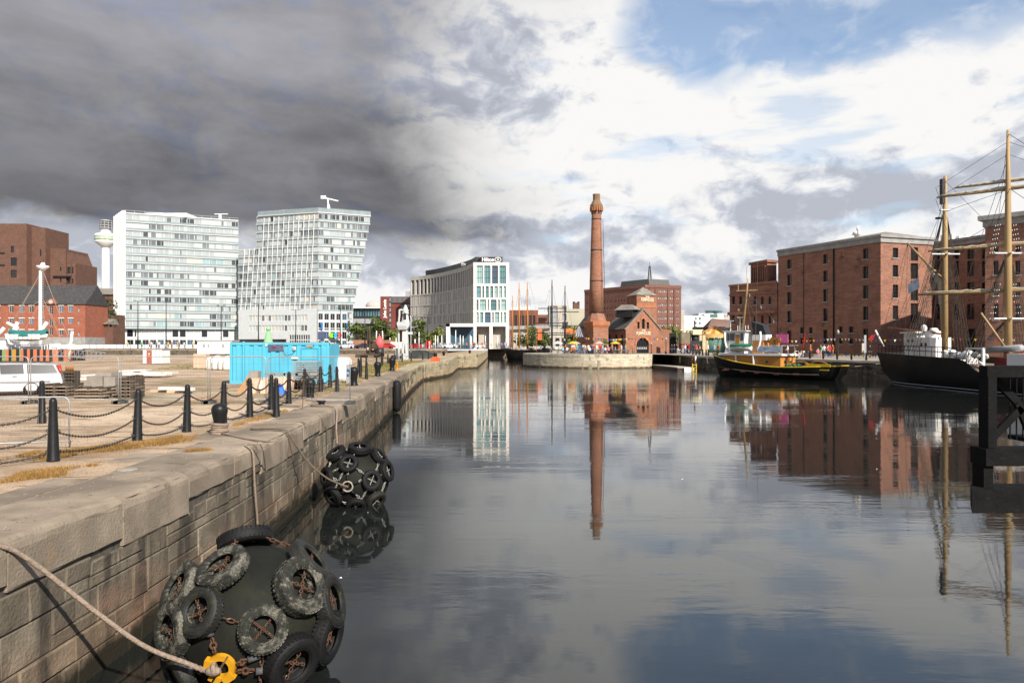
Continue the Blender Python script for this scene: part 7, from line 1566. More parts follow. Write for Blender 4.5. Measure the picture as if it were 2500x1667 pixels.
cars = [(847, 196, 'wht', 'white van-like car on the raised street right of the container'), (1037, 214, 'wht', 'white car parked left below the red sign'), (1083, 220, 'silver', 'pale car with dark windows right of the red sign'), (1098, 216, 'wht', 'white car right of the pale car by the portal'), (1012, 206, 'red', 'bright red car beside the grey machine tower'), (1066, 224, 'dark', 'dark car between the red sign and pale car'), (944, 192, 'red', 'red car behind the red buoy'), (886, 192, 'dark', 'dark car left behind the lock machinery'), (1168, 225, 'silver', 'pale car beneath the white hotel end')]
pm = {'wht': mat('white_car_paint', (.75, .75, .75), rough=.3, coat=.5), 'silver': silver, 'red': mat('red_car_paint', (.55, .02, .02), rough=.3, coat=.5), 'dark': mat('dark_car_paint', (.03, .035, .05), rough=.3, coat=.5)}
for u, Y, c, l in cars: car('street_car', l, (PX(u, Y) - 2.2, Y, 3.27 if u < 930 or u > 0 else 3.1), R.uniform(-.15, .15), pm[c], 4.4, False, 'cars along the far street', True)
b = B(); b.box(PX(955, 200), PX(998, 200), 199, 200, 3.27, 5.0); tag(part('white_barrier', b, M['wht']), 'white boarded barrier behind the grey machine tower', 'barrier')
b = B(); b.box(PX(862, 208), PX(960, 208), 208, 211, 3.27, 5.6); tag(part('brick_planter', b, M['brick_p']), 'long low red brick planter wall under the trees', 'planter')
# ------------------------------------------------------------------ boats and the right-hand quay
M['spar'] = mat('varnished_spar', (.40, .27, .125), (.31, .205, .095), sc=1, st=(6, 6, .3), rough=.55); M['tan'] = mat('buff_paint', (.50, .215, .045), (.44, .185, .042), sc=1, rough=.55); M['gatek'] = mat('shade_black_gate_timber', (.006, .006, .0065), (.010, .010, .010), sc=5, rough=.75, spec=.1, bump=.5, bs=18, wear=[((.035, .03, .026), 9, .62, .74, (.6, 3, 3))])  # gate timber's black is deepened to stand in for shade on it
M['hullk'] = mat('black_hull', (.009, .0085, .0085), (.016, .015, .014), sc=.6, rough=.55, spec=.12, wear=[((.06, .045, .035), 1.2, .6, .75, (.6, .6, 2))])
M['yel'] = mat('bright_yellow_paint', (.66, .44, .02), rough=.5); M['sail'] = mat('furled_canvas', (.52, .47, .38), (.40, .35, .27), sc=3, rough=.9); M['red'] = mat('red_canvas', (.52, .035, .03), (.42, .03, .03), sc=2, rough=.8); M['green'] = mat('green_canvas', (.02, .16, .075), (.02, .12, .06), sc=2, rough=.8); M['rig'] = mat('tarred_rigging', (.10, .085, .07), rough=.9)
def hull(L, beam, deck, keel, n=24, bow=.30, stern=.16, flare=.75):
    """lofted hull along +x from the bow; deck(t) is the rail height"""
    rings = []; side = []
    for i in range(n + 1):
        t = i / n; w = beam / 2 * (min(1, t / bow) ** .55 if t < bow else (1 if t < 1 - stern else max(.0, 1 - ((t - 1 + stern) / stern) ** 2.2 * .55))); w = max(w, .06); z = deck(t); wl = w * (flare if .0 < t < 1 else .9)
        xo = lambda k: L * t + (.9 * (1 - t) ** 6) * (1 - k) * -0 + ((1 - k) * (1.4 if t == 0 else 1.4 * (1 - t) ** 8)) - ((1 - k) * (1.1 * t ** 10))
        rings.append([(xo(1), -w, z), (xo(.7), -w * .98, z * .6 + keel * .4), (xo(.35), -wl, .25), (xo(0), -wl * .75, keel), (xo(0), wl * .75, keel), (xo(.35), wl, .25), (xo(.7), w * .98, z * .6 + keel * .4), (xo(1), w, z)])
    return rings
# --- tug
bow_, st_ = (27.3, 100.0), (38.3, 85.2); Lt = hypot(st_[0] - bow_[0], st_[1] - bow_[1]); rz = atan2(st_[1] - bow_[1], st_[0] - bow_[0])
tug = thing('tug_boat', 'small black hulled tug with buff deckhouse, white wheelhouse and yellow rubbing strake', 'tug', (*bow_, 0), rz)
dk = lambda t: 1.12 + 1.55 * (1 - t) ** 2.3 + .42 * max(0, t - .6) / .4
rg = hull(Lt, 5.2, dk, -.6); b = B(); b.loft(rg, closed=False, sm=True); b.loft([[r[0], r[-1]] for r in rg], closed=False); b.add(rg[-1], [tuple(range(8))]); part('hull', b, M['hullk'], tug)
b = B()
for s in (0, -1): b.tube([(r[s][0], r[s][1] * 1.01, r[s][2] + .02) for r in rg], .075, 6)
b.tube([(rg[-1][0][0], rg[-1][0][1] + (rg[-1][-1][1] - rg[-1][0][1]) * k_ / 6, dk(1) + .02) for k_ in range(7)], .09, 6); part('rubbing_strake', b, M['yel'], tug)
b = B(); b.tube([(r[1][0], r[1][1] * 1.03, dk(0 if False else i / 24) * .45) for i, r in enumerate(rg[2:-2])], .08, 5); part('belting', b, M['dkwood'], tug)
for i, t in enumerate((.22, .36, .47, .62, .76)): b = B(); b.box(Lt * t - .35, Lt * t + .35, -2.66 if t > .3 else -2.5, -2.58 if t > .3 else -2.3, dk(t) * .45 - .1, dk(t) * .45 + .1); part('freeing_port', b, mat('rust_red_%d' % i, (.34, .13, .10), rough=.8), tug)
b = B(); b.box(Lt * .82, Lt * .985, -2.35, -2.3, dk(.9) - .02 + .05, dk(.9) + .33); b.box(Lt * .88, Lt * .975, -2.3, -2.25, dk(.9) - .35, dk(.9) - .22); part('stern_name_panel', b, M['yel'], tug)
b = B(); h0, h1 = 4.0, 12.6; b.box(h0, h1, -1.6, 1.6, .7, 2.55); part('deckhouse', b, M['tan'], tug); b = B(); b.box(h0 - .5, h1 + .3, -1.8, 1.8, 2.55, 2.78); part('boat_deck', b, M['wht'], tug)
for x in (6.2, 8.8): b = B(); b.bar((x, -1.72, 2.55), (x + .2, -1.85, .9), .16); part('deck_strut', b, M['wht'], tug)
for y in (-.7, .5): b = B(); b.lathe([(.16, 0), (.16, .05)], 12, (h1 + .0, y, 1.9), ax=(1, 0, 0)); part('porthole', b, M['win_d'], tug)
b = B(); b.lathe([(.16, 0), (.16, .04)], 12, (h1 - 1.9, -1.6, 1.9), ax=(0, -1, 0)); part('porthole', b, M['win_d'], tug)
b = B(); b.loft([[(4.1, -1.25, 2.78), (7.2, -1.3, 2.78), (7.2, 1.3, 2.78), (4.1, 1.25, 2.78)], [(4.4, -1.25, 4.2), (7.2, -1.3, 4.2), (7.2, 1.3, 4.2), (4.4, 1.25, 4.2)], [(4.2, -1.2, 5.35), (7.3, -1.25, 5.35), (7.3, 1.25, 5.35), (4.2, 1.2, 5.35)]]); b.box(3.9, 7.6, -1.45, 1.45, 5.35, 5.45); part('wheelhouse', b, M['wht'], tug)
for x0, x1 in ((4.55, 5.05), (5.15, 5.65), (6.6, 7.05)): b = B(); b.box(x0, x1, -1.32, -1.2, 4.3, 5.15); part('wheelhouse_window', b, M['win_d'], tug)
for y in (-1.0, -.3, .4): b = B(); b.box(4.2, 4.32, y, y + .55, 4.4, 5.15); part('wheelhouse_window', b, M['win_d'], tug)
b = B(); b.box(5.85, 6.45, -1.33, -1.2, 2.95, 5.0); part('wheelhouse_door', b, M['tan'], tug)
b = B()
for x, z in ((4.1, 6.6), (5.6, 7.0)): b.tube([(x, 0, 5.4), (x, 0, z)], .06, 5); b.box(x - .45, x + .45, -.06, .06, z, z + .12)
for x in (4.8, 5.1, 6.0, 6.4): b.tube([(x, .6, 5.4), (x, .6, 6.1)], .04, 5)
part('aerials', b, M['wht'], tug)
b = B(); b.tube([(6.0, 0, 5.4), (6.7, 0, 10.6), (6.8, 0, 11.6)], [.17, .12, .07], 8); b.bar((5.4, -.5, 10.2), (7.9, .5, 10.2), .12); b.tube([(5.6, -.4, 10.2), (5.6, -.4, 10.9)], .06, 5); b.blob((5.5, -.2, 7.9), .17); part('mast', b, M['spar'], tug)
b = B()
for p in ((3.2, -1.6, 2.6), (3.6, 1.4, 2.6), (4.4, -1.3, 5.3), (9, -1.5, 2.8), (9, 1.5, 2.8)): b.tube([(6.6, 0, 9.6), p], .022, 4)
b.tube([(7.9, .4, 10.2), (8, .4, 13.6)], .025, 4); b.tube([(6.6, 0, 11.5), (6.6, 0, 13)], .02, 4); b.tube([(8.6, -1.0, 2.8), (8.8, -1, 9.0)], .03, 4); part('rigging', b, M['rig'], tug)
b = B(); b.loft([[(x, y * 1.1, z) for x, y in ((8.0, -.6), (9.5, -.6), (9.5, .6), (8.0, .6))] for z in (2.78, 4.3)]); part('funnel_base', b, M['tan'], tug); b = B(); b.loft([[(x - .0, y, z) for x, y in ((7.9, -.62), (9.9, -.62), (9.9, .62), (7.9, .62))] for z in (4.3, 4.95)]); part('funnel_band', b, M['wht'], tug); b = B(); b.loft([[(7.8 , -.6, 4.95), (9.9, -.6, 4.95), (9.9, .6, 4.95), (7.8, .6, 4.95)], [(7.7, -.55, 6.5), (9.4, -.55, 6.05), (9.4, .55, 6.05), (7.7, .55, 6.5)]]); part('funnel_top', b, M['black'], tug)
b = B()
for x in (10.2, 11): b.tube(smooth([(x, .2, 2.8), (x, .2, 3.9), (x + .1, 0, 4.3), (x + .4, -.2, 4.35)], 3), [.26] * 7 + [.3, .34, .36], 8)
part('ventilator', b, M['tan'], tug)
b = B()
for x0, s in ((5.4, -1), (9.0, 1)): b.tube([(x0 + s * .9 * sin(a), -1.75, 3.0 + 1.75 * (1 - cos(a)) ) for a in [pi * k_ / 10 for k_ in range(1, 7)]][::-1], .13, 6)
part('davits', b, M['wht'], tug, stuff=True)
lb2 = thing('ship_boat', 'small white boat under a green cover on the tug deck', 'boat', tug.matrix_basis @ Vector((5.8, -1.85, 3.3)), rz); b = B(); n = 10; rg2 = []
for i in range(n + 1): t = i / n; w = max(.05, sin(pi * min(max(t, .04), .96)) ** .6) * .6; x = -1.6 + 3.2 * t; rg2.append([(x, -w, .75), (x, -w * .75, .3), (x, 0, .05), (x, w * .75, .3), (x, w, .75)])
b.loft(rg2, sm=True); part('hull', b, M['wht'], lb2); b = B(); b.loft([[(p[0][0], p[0][1] * 1.04, .62), (p[0][0], p[0][1] * 1.02, .8), (p[0][0], 0, 1.02), (p[0][0], -p[0][1] * 1.02, .8), (p[0][0], -p[0][1] * 1.04, .62)] for p in rg2]); part('cover', b, M['green'], lb2)
b = B()
for i in range(14): x = 9.4 + i * .27; b.tube([(x, -1.75, 2.78), (x, -1.75, 3.7)], .025, 4)
for y0, x0 in ((-1.75, 9.4), (-1.75, 9.4)): b.tube([(x0, y0, 3.7), (12.9, y0, 3.7), (12.9, 1.75, 3.7)], .03, 4)
part('rail', b, M['wht'], tug); b = B(); b.box(9.6, 12.8, -1.82, -1.79, 2.95, 3.6); part('banner', b, mat('blue_white_banner', (.08, .17, .36), (.62, .66, .72), sc=1.2, st=(.8, 1, 6), rough=.7), tug)
b = B(); b.box(10.3, 12.0, .9, 1.0, 4.0, 5.0); part('pink_sign', b, mat('pink_sign', (.62, .12, .38), rough=.6), tug)
b = B()
for i in range(9): b.blob((13.1 + .33 * i, -.9 + .5 * sin(i * 2), 1.45 + .12 * sin(i * 3)), .28, (1, 1, .8), 0, 7, 5)
part('green_net', b, M['green'], tug, stuff=True); b = B(); b.loft([[(13.4, -1.6, 1.0), (13.4, 1.2, 1.0), (13.4, .8, 1.5), (13.4, -1.2, 1.45)], [(16.6, -1.5, 1.0), (16.6, 1.0, 1.0), (16.6, .5, 1.2), (16.6, -1.1, 1.15)]]); part('red_cover', b, M['red'], tug)
for y in (-1.9, 1.9):
    b = B(); b.tube([(12.6 + 1.6 * (1 - cos(a)) * 1.0, y, 1.0 + .95 * sin(a)) for a in [pi * k_ / 12 for k_ in range(13)]], .07, 6)
    for f_ in (.3, .7): b.tube([(12.6 + 3.2 * f_, y, .9), (12.6 + 3.2 * f_, y, 1.0 + .95 * sin(pi * (.37 if f_ < .5 else .63)))], .05, 5)
    part('tow_hoop', b, M['tan'], tug)
def flagline(name, pts, n, lab, sz=.34, cols=None, seed=1, par=None, drop=.3):
    q_ = random.Random(seed); P = smooth(pts, 8); b = B(); b.tube(P, .012, 3); cs = [M['wht'], M['yel'], M['red'], mat('blue_pennant', (.03, .10, .4), rough=.8), M['black'], M['tan']] if not cols else cols
    for i in range(n):
        k_ = (i + .5) / n * (len(P) - 1); a = P[int(k_)].lerp(P[min(int(k_) + 1, len(P) - 1)], k_ % 1); d = (P[min(int(k_) + 1, len(P) - 1)] - P[int(k_)]).normalized() * sz / 2; b.add([a - d, a + d, a + Vector((0, q_.uniform(-.06, .06), -sz * 1.1))], ((0, 1, 2),), 1 + q_.randrange(len(cs)))
    o = part(name, b, [M['rig']] + cs)
    return tag(o, lab, 'bunting', 'bunting')
mt = tug.matrix_basis
flagline('bunting', [mt @ Vector(p) for p in ((5.5, 0, 11.0), (8.3, -.1, 8.4), (11.3, -.2, 5.1), (12.9, -.2, 3.2))], 10, 'signal flags strung from the tug mast down to its after deck', .42, None, 4)
flagline('bunting', [mt @ Vector(p) for p in ((5.4, -.1, 10.8), (6, -.6, 8.2), (6.9, -1, 6))], 6, 'shorter signal flag line dropping from the tug mast to the funnel', .4, None, 5)
b = B(); b.tube([(13.2, 0, 2.9), (13.6, 0, 5.6)], .05, 5); b.add([(13.6, .02, 5.5), (13.5, .02, 4.3), (13.2, .1, 4.1), (13.3, .05, 5.0)], ((0, 1, 2, 3),)); tag(part('ensign', b, M['red'], None, tug.location, rz), 'red ensign drooping from a short staff on the tug', 'flag')
b = B(); b.tube(smooth([mt @ Vector((Lt - .2, -.6, 1.7)), mt @ Vector((Lt + 2, 0, 1.75)), Vector((48.5, 92, 2.2))], 5), .035, 5); tag(part('stern_line', b, M['rope']), 'pale mooring line from the tug stern to the quay', 'rope')
b = B(); b.tube(smooth([mt @ Vector((.3, 0, 2.5)), Vector((29, 109, 1.4)), Vector((31.2, 118, 2.4))], 5), .035, 5); tag(part('bow_line', b, M['rope']), 'slack mooring line from the tug bow to the quay', 'rope')
for ch in tug.children:
    if ch.name.split('.')[0] not in ('hull', 'rubbing_strake', 'belting', 'freeing_port', 'stern_name_panel', 'tow_hoop'): ch.location.x -= 1.3
tug.scale.z = 1.1
# --- schooner
SX = 43.6
sch = thing('sailing_ship', 'black hulled two masted sailing ship with buff masts and furled sails on crossed yards', 'sailing ship', (SX, 84.5, 0), -pi / 2 + .015)
Ls = 46; zs = lambda t: (3.25 - .5 * t if t < .46 else 2.98) if not .455 < t < .62 else 1.75 + .9 * max(0, (abs(t - .535) - .05) / .035) ** 2 if abs(t - .535) < .085 else 2.9
dks = lambda t: 3.3 - 1.1 * t if t < .40 else (1.75 if t < .60 else 2.7)
b = B(); n = 60; rings = []
for i in range(n + 1):
    t = i / n; w = 2.9 * min(1, .62 + t * 2.2) * (1 if t < .7 else 1 - ((t - .7) / .32) ** 2 * .9); z = dks(t); oh = 2.6 * max(0, 1 - t * 6) ** 1.5
    if .36 < t < .42: k_ = (t - .36) / .06; z = 2.87 * (1 - k_ ** 2 * 1.0) + 1.75 * k_ ** 2
    rings.append([(Ls * t, -w, z), (Ls * t + oh * .5, -w, 1.2), (Ls * t + oh, -w * .9, .3), (Ls * t + oh * 1.5, -w * .6, -.6), (Ls * t + oh * 1.5, w * .6, -.6), (Ls * t + oh, w * .9, .3), (Ls * t + oh * .5, w, 1.2), (Ls * t, w, z)])
b.loft(rings, closed=False, sm=True); b.add(rings[0], [tuple(range(8))[::-1]]); part('hull', b, M['hullk'], sch)
b = B(); b.loft([[(r[0][0], r[0][1] * .97, min(r[0][2], 2.9) - .55), (r[0][0], r[-1][1] * .97, min(r[0][2], 2.9) - .55)] for r in rings], closed=False); part('deck', b, M['wood'], sch)
b = B(); b.loft([[(r[-1][0], r[-1][1] - .05, r[-1][2] - .8), (r[-1][0], r[-1][1] - .05, r[-1][2] + .25), (r[-1][0], r[-1][1] - .15, r[-1][2] + .25), (r[-1][0], r[-1][1] - .15, r[-1][2] - .8)] for r in rings[22:40]], cap=True); part('white_bulwark', b, M['wht'], sch)
b = B(); b.tube([(r[2][0] - .02, r[2][1] * 1.01, .12) for r in rings[3:]], .05, 5); part('waterline_strake', b, M['grey'], sch)
wl_ = sch.matrix_basis.inverted()
def L3(u, v, Y): return wl_ @ Vector((PX(u, Y), Y, PZ(v, Y)))
b = B()
for i in range(17): x = .3 + i * 1.0; z = dks(x / Ls); b.tube([(x, -2.75 * min(1, .62 + x / Ls * 2.2), z), (x, -2.75 * min(1, .62 + x / Ls * 2.2), z + .95)], .035, 4)
for dz_ in (.5, .95): b.tube([(x, -2.75 * min(1, .62 + x / Ls * 2.2), dks(x / Ls) + dz_) for x in [.3 + i * 1.0 for i in range(17)]], .04, 4)
b.tube([(.25, -1.8 + 3.6 * k_ / 6, 4.2) for k_ in range(7)], .05, 4); part('rail', b, M['iron'], sch)
b = B(); b.loft([[(x, y, z) for x, y in ((4.2, -1.0), (6.7, -1.0), (6.7, 1.2), (4.2, 1.2))] for z in (2.9, 5.4)]); b.box(3.9, 7.0, -1.3, 1.5, 5.4, 5.55); b.blob((6.3, 0, 5.9), .32, (1, 1, 1.3)); b.box(7.2, 9.4, -1.2, 1.0, 2.6, 4.9); b.box(7.5, 8.3, -.6, .6, 4.9, 5.6); b.lathe([(.5, 5.5), (.35, 5.85), (.1, 5.9)], 10, (8.6, -.3, 0)); part('deckhouse', b, M['wht'], sch)
for x in (5.1, 5.9, 7.9, 8.7): b = B(); b.lathe([(.2, 0), (.2, .06)], 12, (x, -.98 if x < 7 else -1.18, 4.6 if x < 7 else 4.2), ax=(0, -1, 0)); part('porthole', b, M['win_d'], sch)
q_ = random.Random(14); b = B()
for i in range(18): x = q_.uniform(10, 26); b.blob((x, q_.uniform(-2.2, .5), dks(x / Ls) + q_.uniform(.05, .5)), q_.uniform(.2, .42), (q_.uniform(1, 1.8), 1, .8), 0, 8, 5)
b.box(12, 14.4, -1.5, .5, 2.2, 3.2); b.box(17.4, 17.6, -2.6, -2.4, 1.75, 3.9); b.box(19.6, 19.8, -2.6, -2.4, 1.75, 3.9); b.box(17.4, 19.8, -2.62, -2.4, 3.75, 3.9); b.box(22, 24.8, -2.0, .5, 1.7, 3.4); b.bar((19.4, -2.7, 2.7), (21, -2.7, 1.8), .15); part('deck_gear', b, M['wht'], sch, stuff=True)
b = B(); b.box(19.2, 23, -1.2, -.2, 2.2, 3.0); part('red_chest', b, mat('oxblood', (.20, .02, .02), rough=.6), sch); b = B(); b.tube([(17.5, -1.4, 3.6), (22.5, -1.1, 3.9)], .28, 8); part('covered_boom', b, M['grey'], sch)
m1 = L3(2307, 855, 74); m2 = L3(2461, 880, 64.5); T1 = L3(2304.5, 430, 74).z; T2 = L3(2457, 318, 64.5).z
m1.y = min(m1.y, .3)
b = B(); b.tube([(m1.x, m1.y, 1.9), (m1.x, m1.y, 15.5), (m1.x, m1.y + .03, T1)], [.30, .25, .15], 12); part('mizzen_mast', b, M['spar'], sch)
b = B(); b.tube([(m2.x, m2.y, 1.5), (m2.x, m2.y, 12), (m2.x, m2.y, 18), (m2.x, m2.y, T2)], [.34, .30, .21, .11], 12); part('main_mast', b, M['spar'], sch)
yd = Vector((-.75, .66, 0)); ydl = (wl_.to_3x3() @ yd).normalized()
for v_, u_, r_, half in ((440.6, 2368, .09, 4.2), (459, 2328, .12, 5.6), (597, 2294, .13, 6.3), (709, 2265, .16, 7.2)):
    c = L3(2459, v_, 64.3); c = Vector((m2.x, m2.y, c.z)); off = ydl.cross(Vector((0, 0, 1))) * .35
    yt = part('yard', B().tube([c - ydl * half + off, c - ydl * half * .5 + off, c + off, c + ydl * half * .5 + off, c + ydl * half + off], [r_ * .55, r_ * .95, r_, r_ * .95, r_ * .55], 8), M['spar'], sch)
    b = B(); n = 26; b.tube([c + off + ydl * half * (2 * i / n - 1) * .95 + Vector((0, 0, r_ * 1.1 + .03 * sin(i * 2.7))) for i in range(n + 1)], [(.05 + .10 * (1 - abs(2 * i / n - 1)) + .025 * sin(i * 3.1)) * (1.25 if half < 6 else .8) for i in range(n + 1)], 7); part('furled_sail', b, M['sail'], yt)
g0, g1 = L3(2216, 594, 79), L3(2300, 681, 74.5); b = B(); b.tube([g0, g1], [.10, .15], 8); part('gaff', b, M['spar'], sch)
b = B(); b.tube([g0 + (g1 - g0) * .5, g0 + (g1 - g0) * .8 - Vector((0, 0, .35)), g1 - Vector((0, 0, .4)), Vector((m1.x - .45, m1.y, g1.z - 2.5)), Vector((m1.x - .4, m1.y, 8)), Vector((m1.x - .4, m1.y, 5))], [.08, .26, .42, .3, .22, .12], 8); part('furled_sail', b, M['sail'], sch)
b0_, b1_ = L3(2168, 800, 83), L3(2305, 816, 74.6); b = B(); b.tube([b0_, b1_], .10, 8); part('boom', b, mat('red_brown_spar', (.34, .13, .055), rough=.6), sch)
for (mx, my, zt_, lv) in ((m1.x, m1.y, T1, ((13.2, 1.4, M['wht']), (17.6, .5, M['wht']))), (m2.x, m2.y, T2, ((6.4, 1.35, M['wht']), (12.1, 1.25, M['wht'])))):
    for z, w, m in lv: b = B(); b.box(mx - .2, mx + .2, my - w, my + w, z, z + .1); b.box(mx - w * .5, mx + w * .5, my - .1, my + .1, z + .003, z + .09); part('crosstree', b, m, sch)
b = B(); b.box(m1.x - .25, m1.x + .25, m1.y - .4, m1.y - .1, T1 - 2.8, T1 - .3); b.lathe([(.35, 0), (.35, .15)], 10, (m1.x, m1.y - .6, T1 - 4.3)); part('masthead_gear', b, M['black'], sch, stuff=True)
rb_ = B(); rat = B()
for mx, my, zt_, hz, dx_ in ((m1.x, m1.y, T1, 13.2, 1), (m2.x, m2.y, T2, 12.1, 1), (m2.x, m2.y, T2, 6.4, 1), (m1.x, m1.y, T1, 17.5, 1)):
    for s in (-1, 1):
        Ps = []
        for k_ in range(6): p = Vector((mx - .5 - k_ * .55, s * 2.75, dks(max(.02, (mx - 1) / Ls)) + .3)); q2 = Vector((mx, my + s * .15, hz)); rb_.tube([p, q2], .026, 4); Ps.append((p, q2))
        for j_ in range(1, 16): t = j_ / 17; rat.tube([Ps[k_][0].lerp(Ps[k_][1], t) for k_ in (0, 2, 4, 5)], .012, 3)
for p, q2 in ((m1, m2), ): rb_.tube([(m1.x, m1.y, T1 - .5), (m2.x, m2.y, 13)], .022, 4); rb_.tube([(m1.x, m1.y, 17.5), (m2.x, m2.y, 17.7)], .022, 4); rb_.tube([(m2.x, m2.y, T2 - .3), (44, 0, 5)], .025, 4); rb_.tube([(m2.x, m2.y, 17.9), (40, 0, 4)], .025, 4); rb_.tube([(m2.x, m2.y, T2 - .4), (m1.x + 3, 1.5, 2.5)], .02, 4)
for k_ in range(4): rb_.tube([(m1.x, m1.y, T1 - 1 - k_ * 1.5), (.8 + k_ * 1.6, (-1) ** k_ * 2.0, 3.6)], .02, 4); rb_.tube([g0, (1 + k_, -2.2 + k_, 3.8)], .018, 4)
for k_ in range(5): rb_.tube([(m2.x, m2.y + .1, 18 + k_ * .7), (m2.x - 4 - k_ * .6, -2.8 + 5.6 * (k_ % 2), 2.3)], .022, 4)
for k_ in range(4): z = (7.6, 12.3, 17.6, 18.7)[k_]; c = Vector((m2.x, m2.y, z)); rb_.tube([c + ydl * 5.5, c + Vector((0, 0, 3.2))], .018, 4); rb_.tube([c - ydl * 5.5, c + Vector((0, 0, 3.2))], .018, 4); rb_.tube([c + ydl * 5.6, (m1.x + .3, m1.y, z - 2)], .018, 4)
part('standing_rigging', rb_, M['rig'], sch); part('ratlines', rat, M['rig'], sch, stuff=True)
for k_, (z0, z1) in enumerate(((6.4, 9.4), (12.2, 14.6))):
    b = B()
    for s in (-1, 1):
        for j_ in range(3):
            for i in range(7): t = i / 6; b.box(m2.x - .025 - .3 * j_, m2.x + .025 - .3 * j_, m2.y + s * (1.2 - .5 * t) - .02, m2.y + s * (1.2 - .5 * t) + .02, z0 + (z1 - z0) * t, z0 + (z1 - z0) * t + .09)
    part('served_shrouds', b, M['wht'], sch, stuff=True)
b = B(); d0_ = L3(2395, 764, 64); b.tube([d0_, L3(2464, 862, 64)], .09, 6); part('derrick', b, M['spar'], sch)
f0 = L3(2137, 806, 84); b = B(); b.tube([f0, L3(2157, 845, 84)], .10, 6); part('ensign_staff', b, M['wht'], sch); fl3 = B(); a = f0 + Vector((.1, -.05, -.5)); fl3.add([a, a + Vector((-.1, -.3, -.7)), a + Vector((-.3, -.7, -.6)), a + Vector((-.2, -.35, -.05))], ((0, 1, 2, 3),)); o = part('ensign', fl3, M['red']); o.matrix_world = sch.matrix_basis; tag(o, 'limp red ensign on the white staff at the ship stern', 'flag')
p = L3(2242, 672, 76); fl3 = B(); vs = []
for i in range(7):
    for j_ in range(2): t = i / 6; vs.append(p + Vector((-1.9 * t + .2 * j_, .15 * sin(t * 6), -1.0 * t - 1.2 * j_ * (1 - .25 * t))))
fl3.add(vs, [(2 * i, 2 * i + 1, 2 * i + 3, 2 * i + 2) for i in range(6)], 0, True); o = part('house_flag', fl3, mat('white_blue_flag', (.62, .66, .72), (.36, .48, .62), sc=1.6, rough=.9)); o.matrix_world = sch.matrix_basis; tag(o, 'white and pale blue flag flying from the left mast rigging', 'flag')
b = B(); b.tube([L3(2242, 668, 76), Vector((2.5, -1.5, 3.8))], .015, 4); o = part('halyard', b, M['rig'], sch)
# --- dark moored ships in the passage
def small_ship(lab, x0, y0, L, rz, hm, masts, z=1.7, yards=False, beam=4.4):
    o = thing('moored_ship', lab, 'sailing ship', (x0, y0, 0), rz, 'sailing ships moored beyond the quay'); rg = hull(L, beam, lambda t: z + .8 * (1 - t) ** 3 + .4 * t ** 3, -.5, 14); b = B(); b.loft(rg, closed=False, sm=True); b.loft([[r[0], r[-1]] for r in rg], closed=False); b.add(rg[-1], [tuple(range(8))]); part('hull', b, hm, o)
    rb = B()
    for x, h, m, r_ in masts:
        b = B(); b.tube([(x, 0, 1), (x, 0, 1 + (h - 1) * .6), (x, 0, h)], [r_, r_ * .8, r_ * .4], 8); part('mast', b, m, o)
        for s in (-1, 1):
            for k_ in range(2): rb.tube([(x - .4 - k_ * .8, s * beam * .45, z), (x, 0, h * .62)], .03, 3)
            rb.tube([(x + s * 3, 0, z), (x, 0, h * .95)], .03, 3)
        if yards:
            for f_ in (.42, .6, .3): b = B(); w = 5.5 * (1 - f_ * .6); b.tube([(x - w, -.2, h * f_ + 1), (x + w, -.2, h * f_ + 1)], .12, 6); part('yard', b, m, o)
    part('rigging', rb, M['rig'], o); q_ = random.Random(len(lab)); b = B()
    for i in range(10): b.box((x_ := q_.uniform(1, L - 2)), x_ + q_.uniform(.4, 1.3), -1, q_.uniform(0, 1), z - .3, z + q_.uniform(.3, .9))
    part('deck_gear', b, M['wht'] if yards else M['wood'], o, stuff=True); return o
om = mat('orange_spar', (.46, .18, .035), (.38, .15, .035), sc=1, rough=.6)
a_ = (-2.2, 214.0); e_2 = (8.3, 208); rzs = atan2(e_2[1] - a_[1], e_2[0] - a_[0])
small_ship('dark moored ship with three slim orange masts', *a_, 13, rzs, M['hullk'], [(2.7, PZ(722, 213), om, .22), (4.9, PZ(690, 212), om, .26), (7.6, PZ(690, 211), om, .28)], 2.6, beam=4)
small_ship('moored ship with two dark masts and crossed yards behind the crowd', 7.6, 188, 15, -.1, M['black'], [(2.6, PZ(682, 187), M['black'], .24), (5.9, PZ(697, 187), M['black'], .24)], 2.8, True)
flagline('bunting', [(PX(1293, 210), 210, PZ(692, 210)), (PX(1304, 205), 205, PZ(735, 205)), (PX(1312, 200), 200, PZ(790, 200))], 12, 'faint signal flags from the right orange mast', .5, None, 6)
flagline('bunting', [(PX(1347, 187), 187, PZ(690, 187)), (PX(1335, 187), 187, PZ(730, 187)), (PX(1328, 187), 187, PZ(765, 187))], 9, 'signal flags sloping left from the first dark mast', .5, None, 7)
# --- pontoon, hanging pipes
po = thing('pontoon', 'low floating pontoon with a yellow ladder under the dark quay wall', 'pontoon', (28.0, 121, 0)); b = B(); b.loft([[(25.6, 140, -.2), (27.6, 140, -.2), (29.3, 118.6, -.2), (26.6, 118.4, -.2)], [(25.6, 140, .45), (27.6, 140, .45), (29.3, 118.6, .45), (26.6, 118.4, .45)]]); part('float', b, M['dkwood'], po, world=True); b = B(); b.loft([[(25.55, 140, .452), (27.65, 140, .452), (29.35, 118.5, .452), (26.55, 118.3, .452)], [(25.55, 140, .58), (27.65, 140, .58), (29.35, 118.5, .58), (26.55, 118.3, .58)]]); part('deck', b, M['worn_coping'], po, world=True)
b = B(); b.box(27.6, 29.2, 118.1, 118.29, -.1, .56); part('white_end', b, M['wht'], po, world=True); b = B()
for x in (28.9, 29.5): b.bar((x, 118, -.3), (x, 118, 1.2), .13)
for z in (.1, .5, .95): b.bar((28.9, 118, z), (29.5, 118, z), .1)
part('ladder', b, M['yel'], po, world=True)
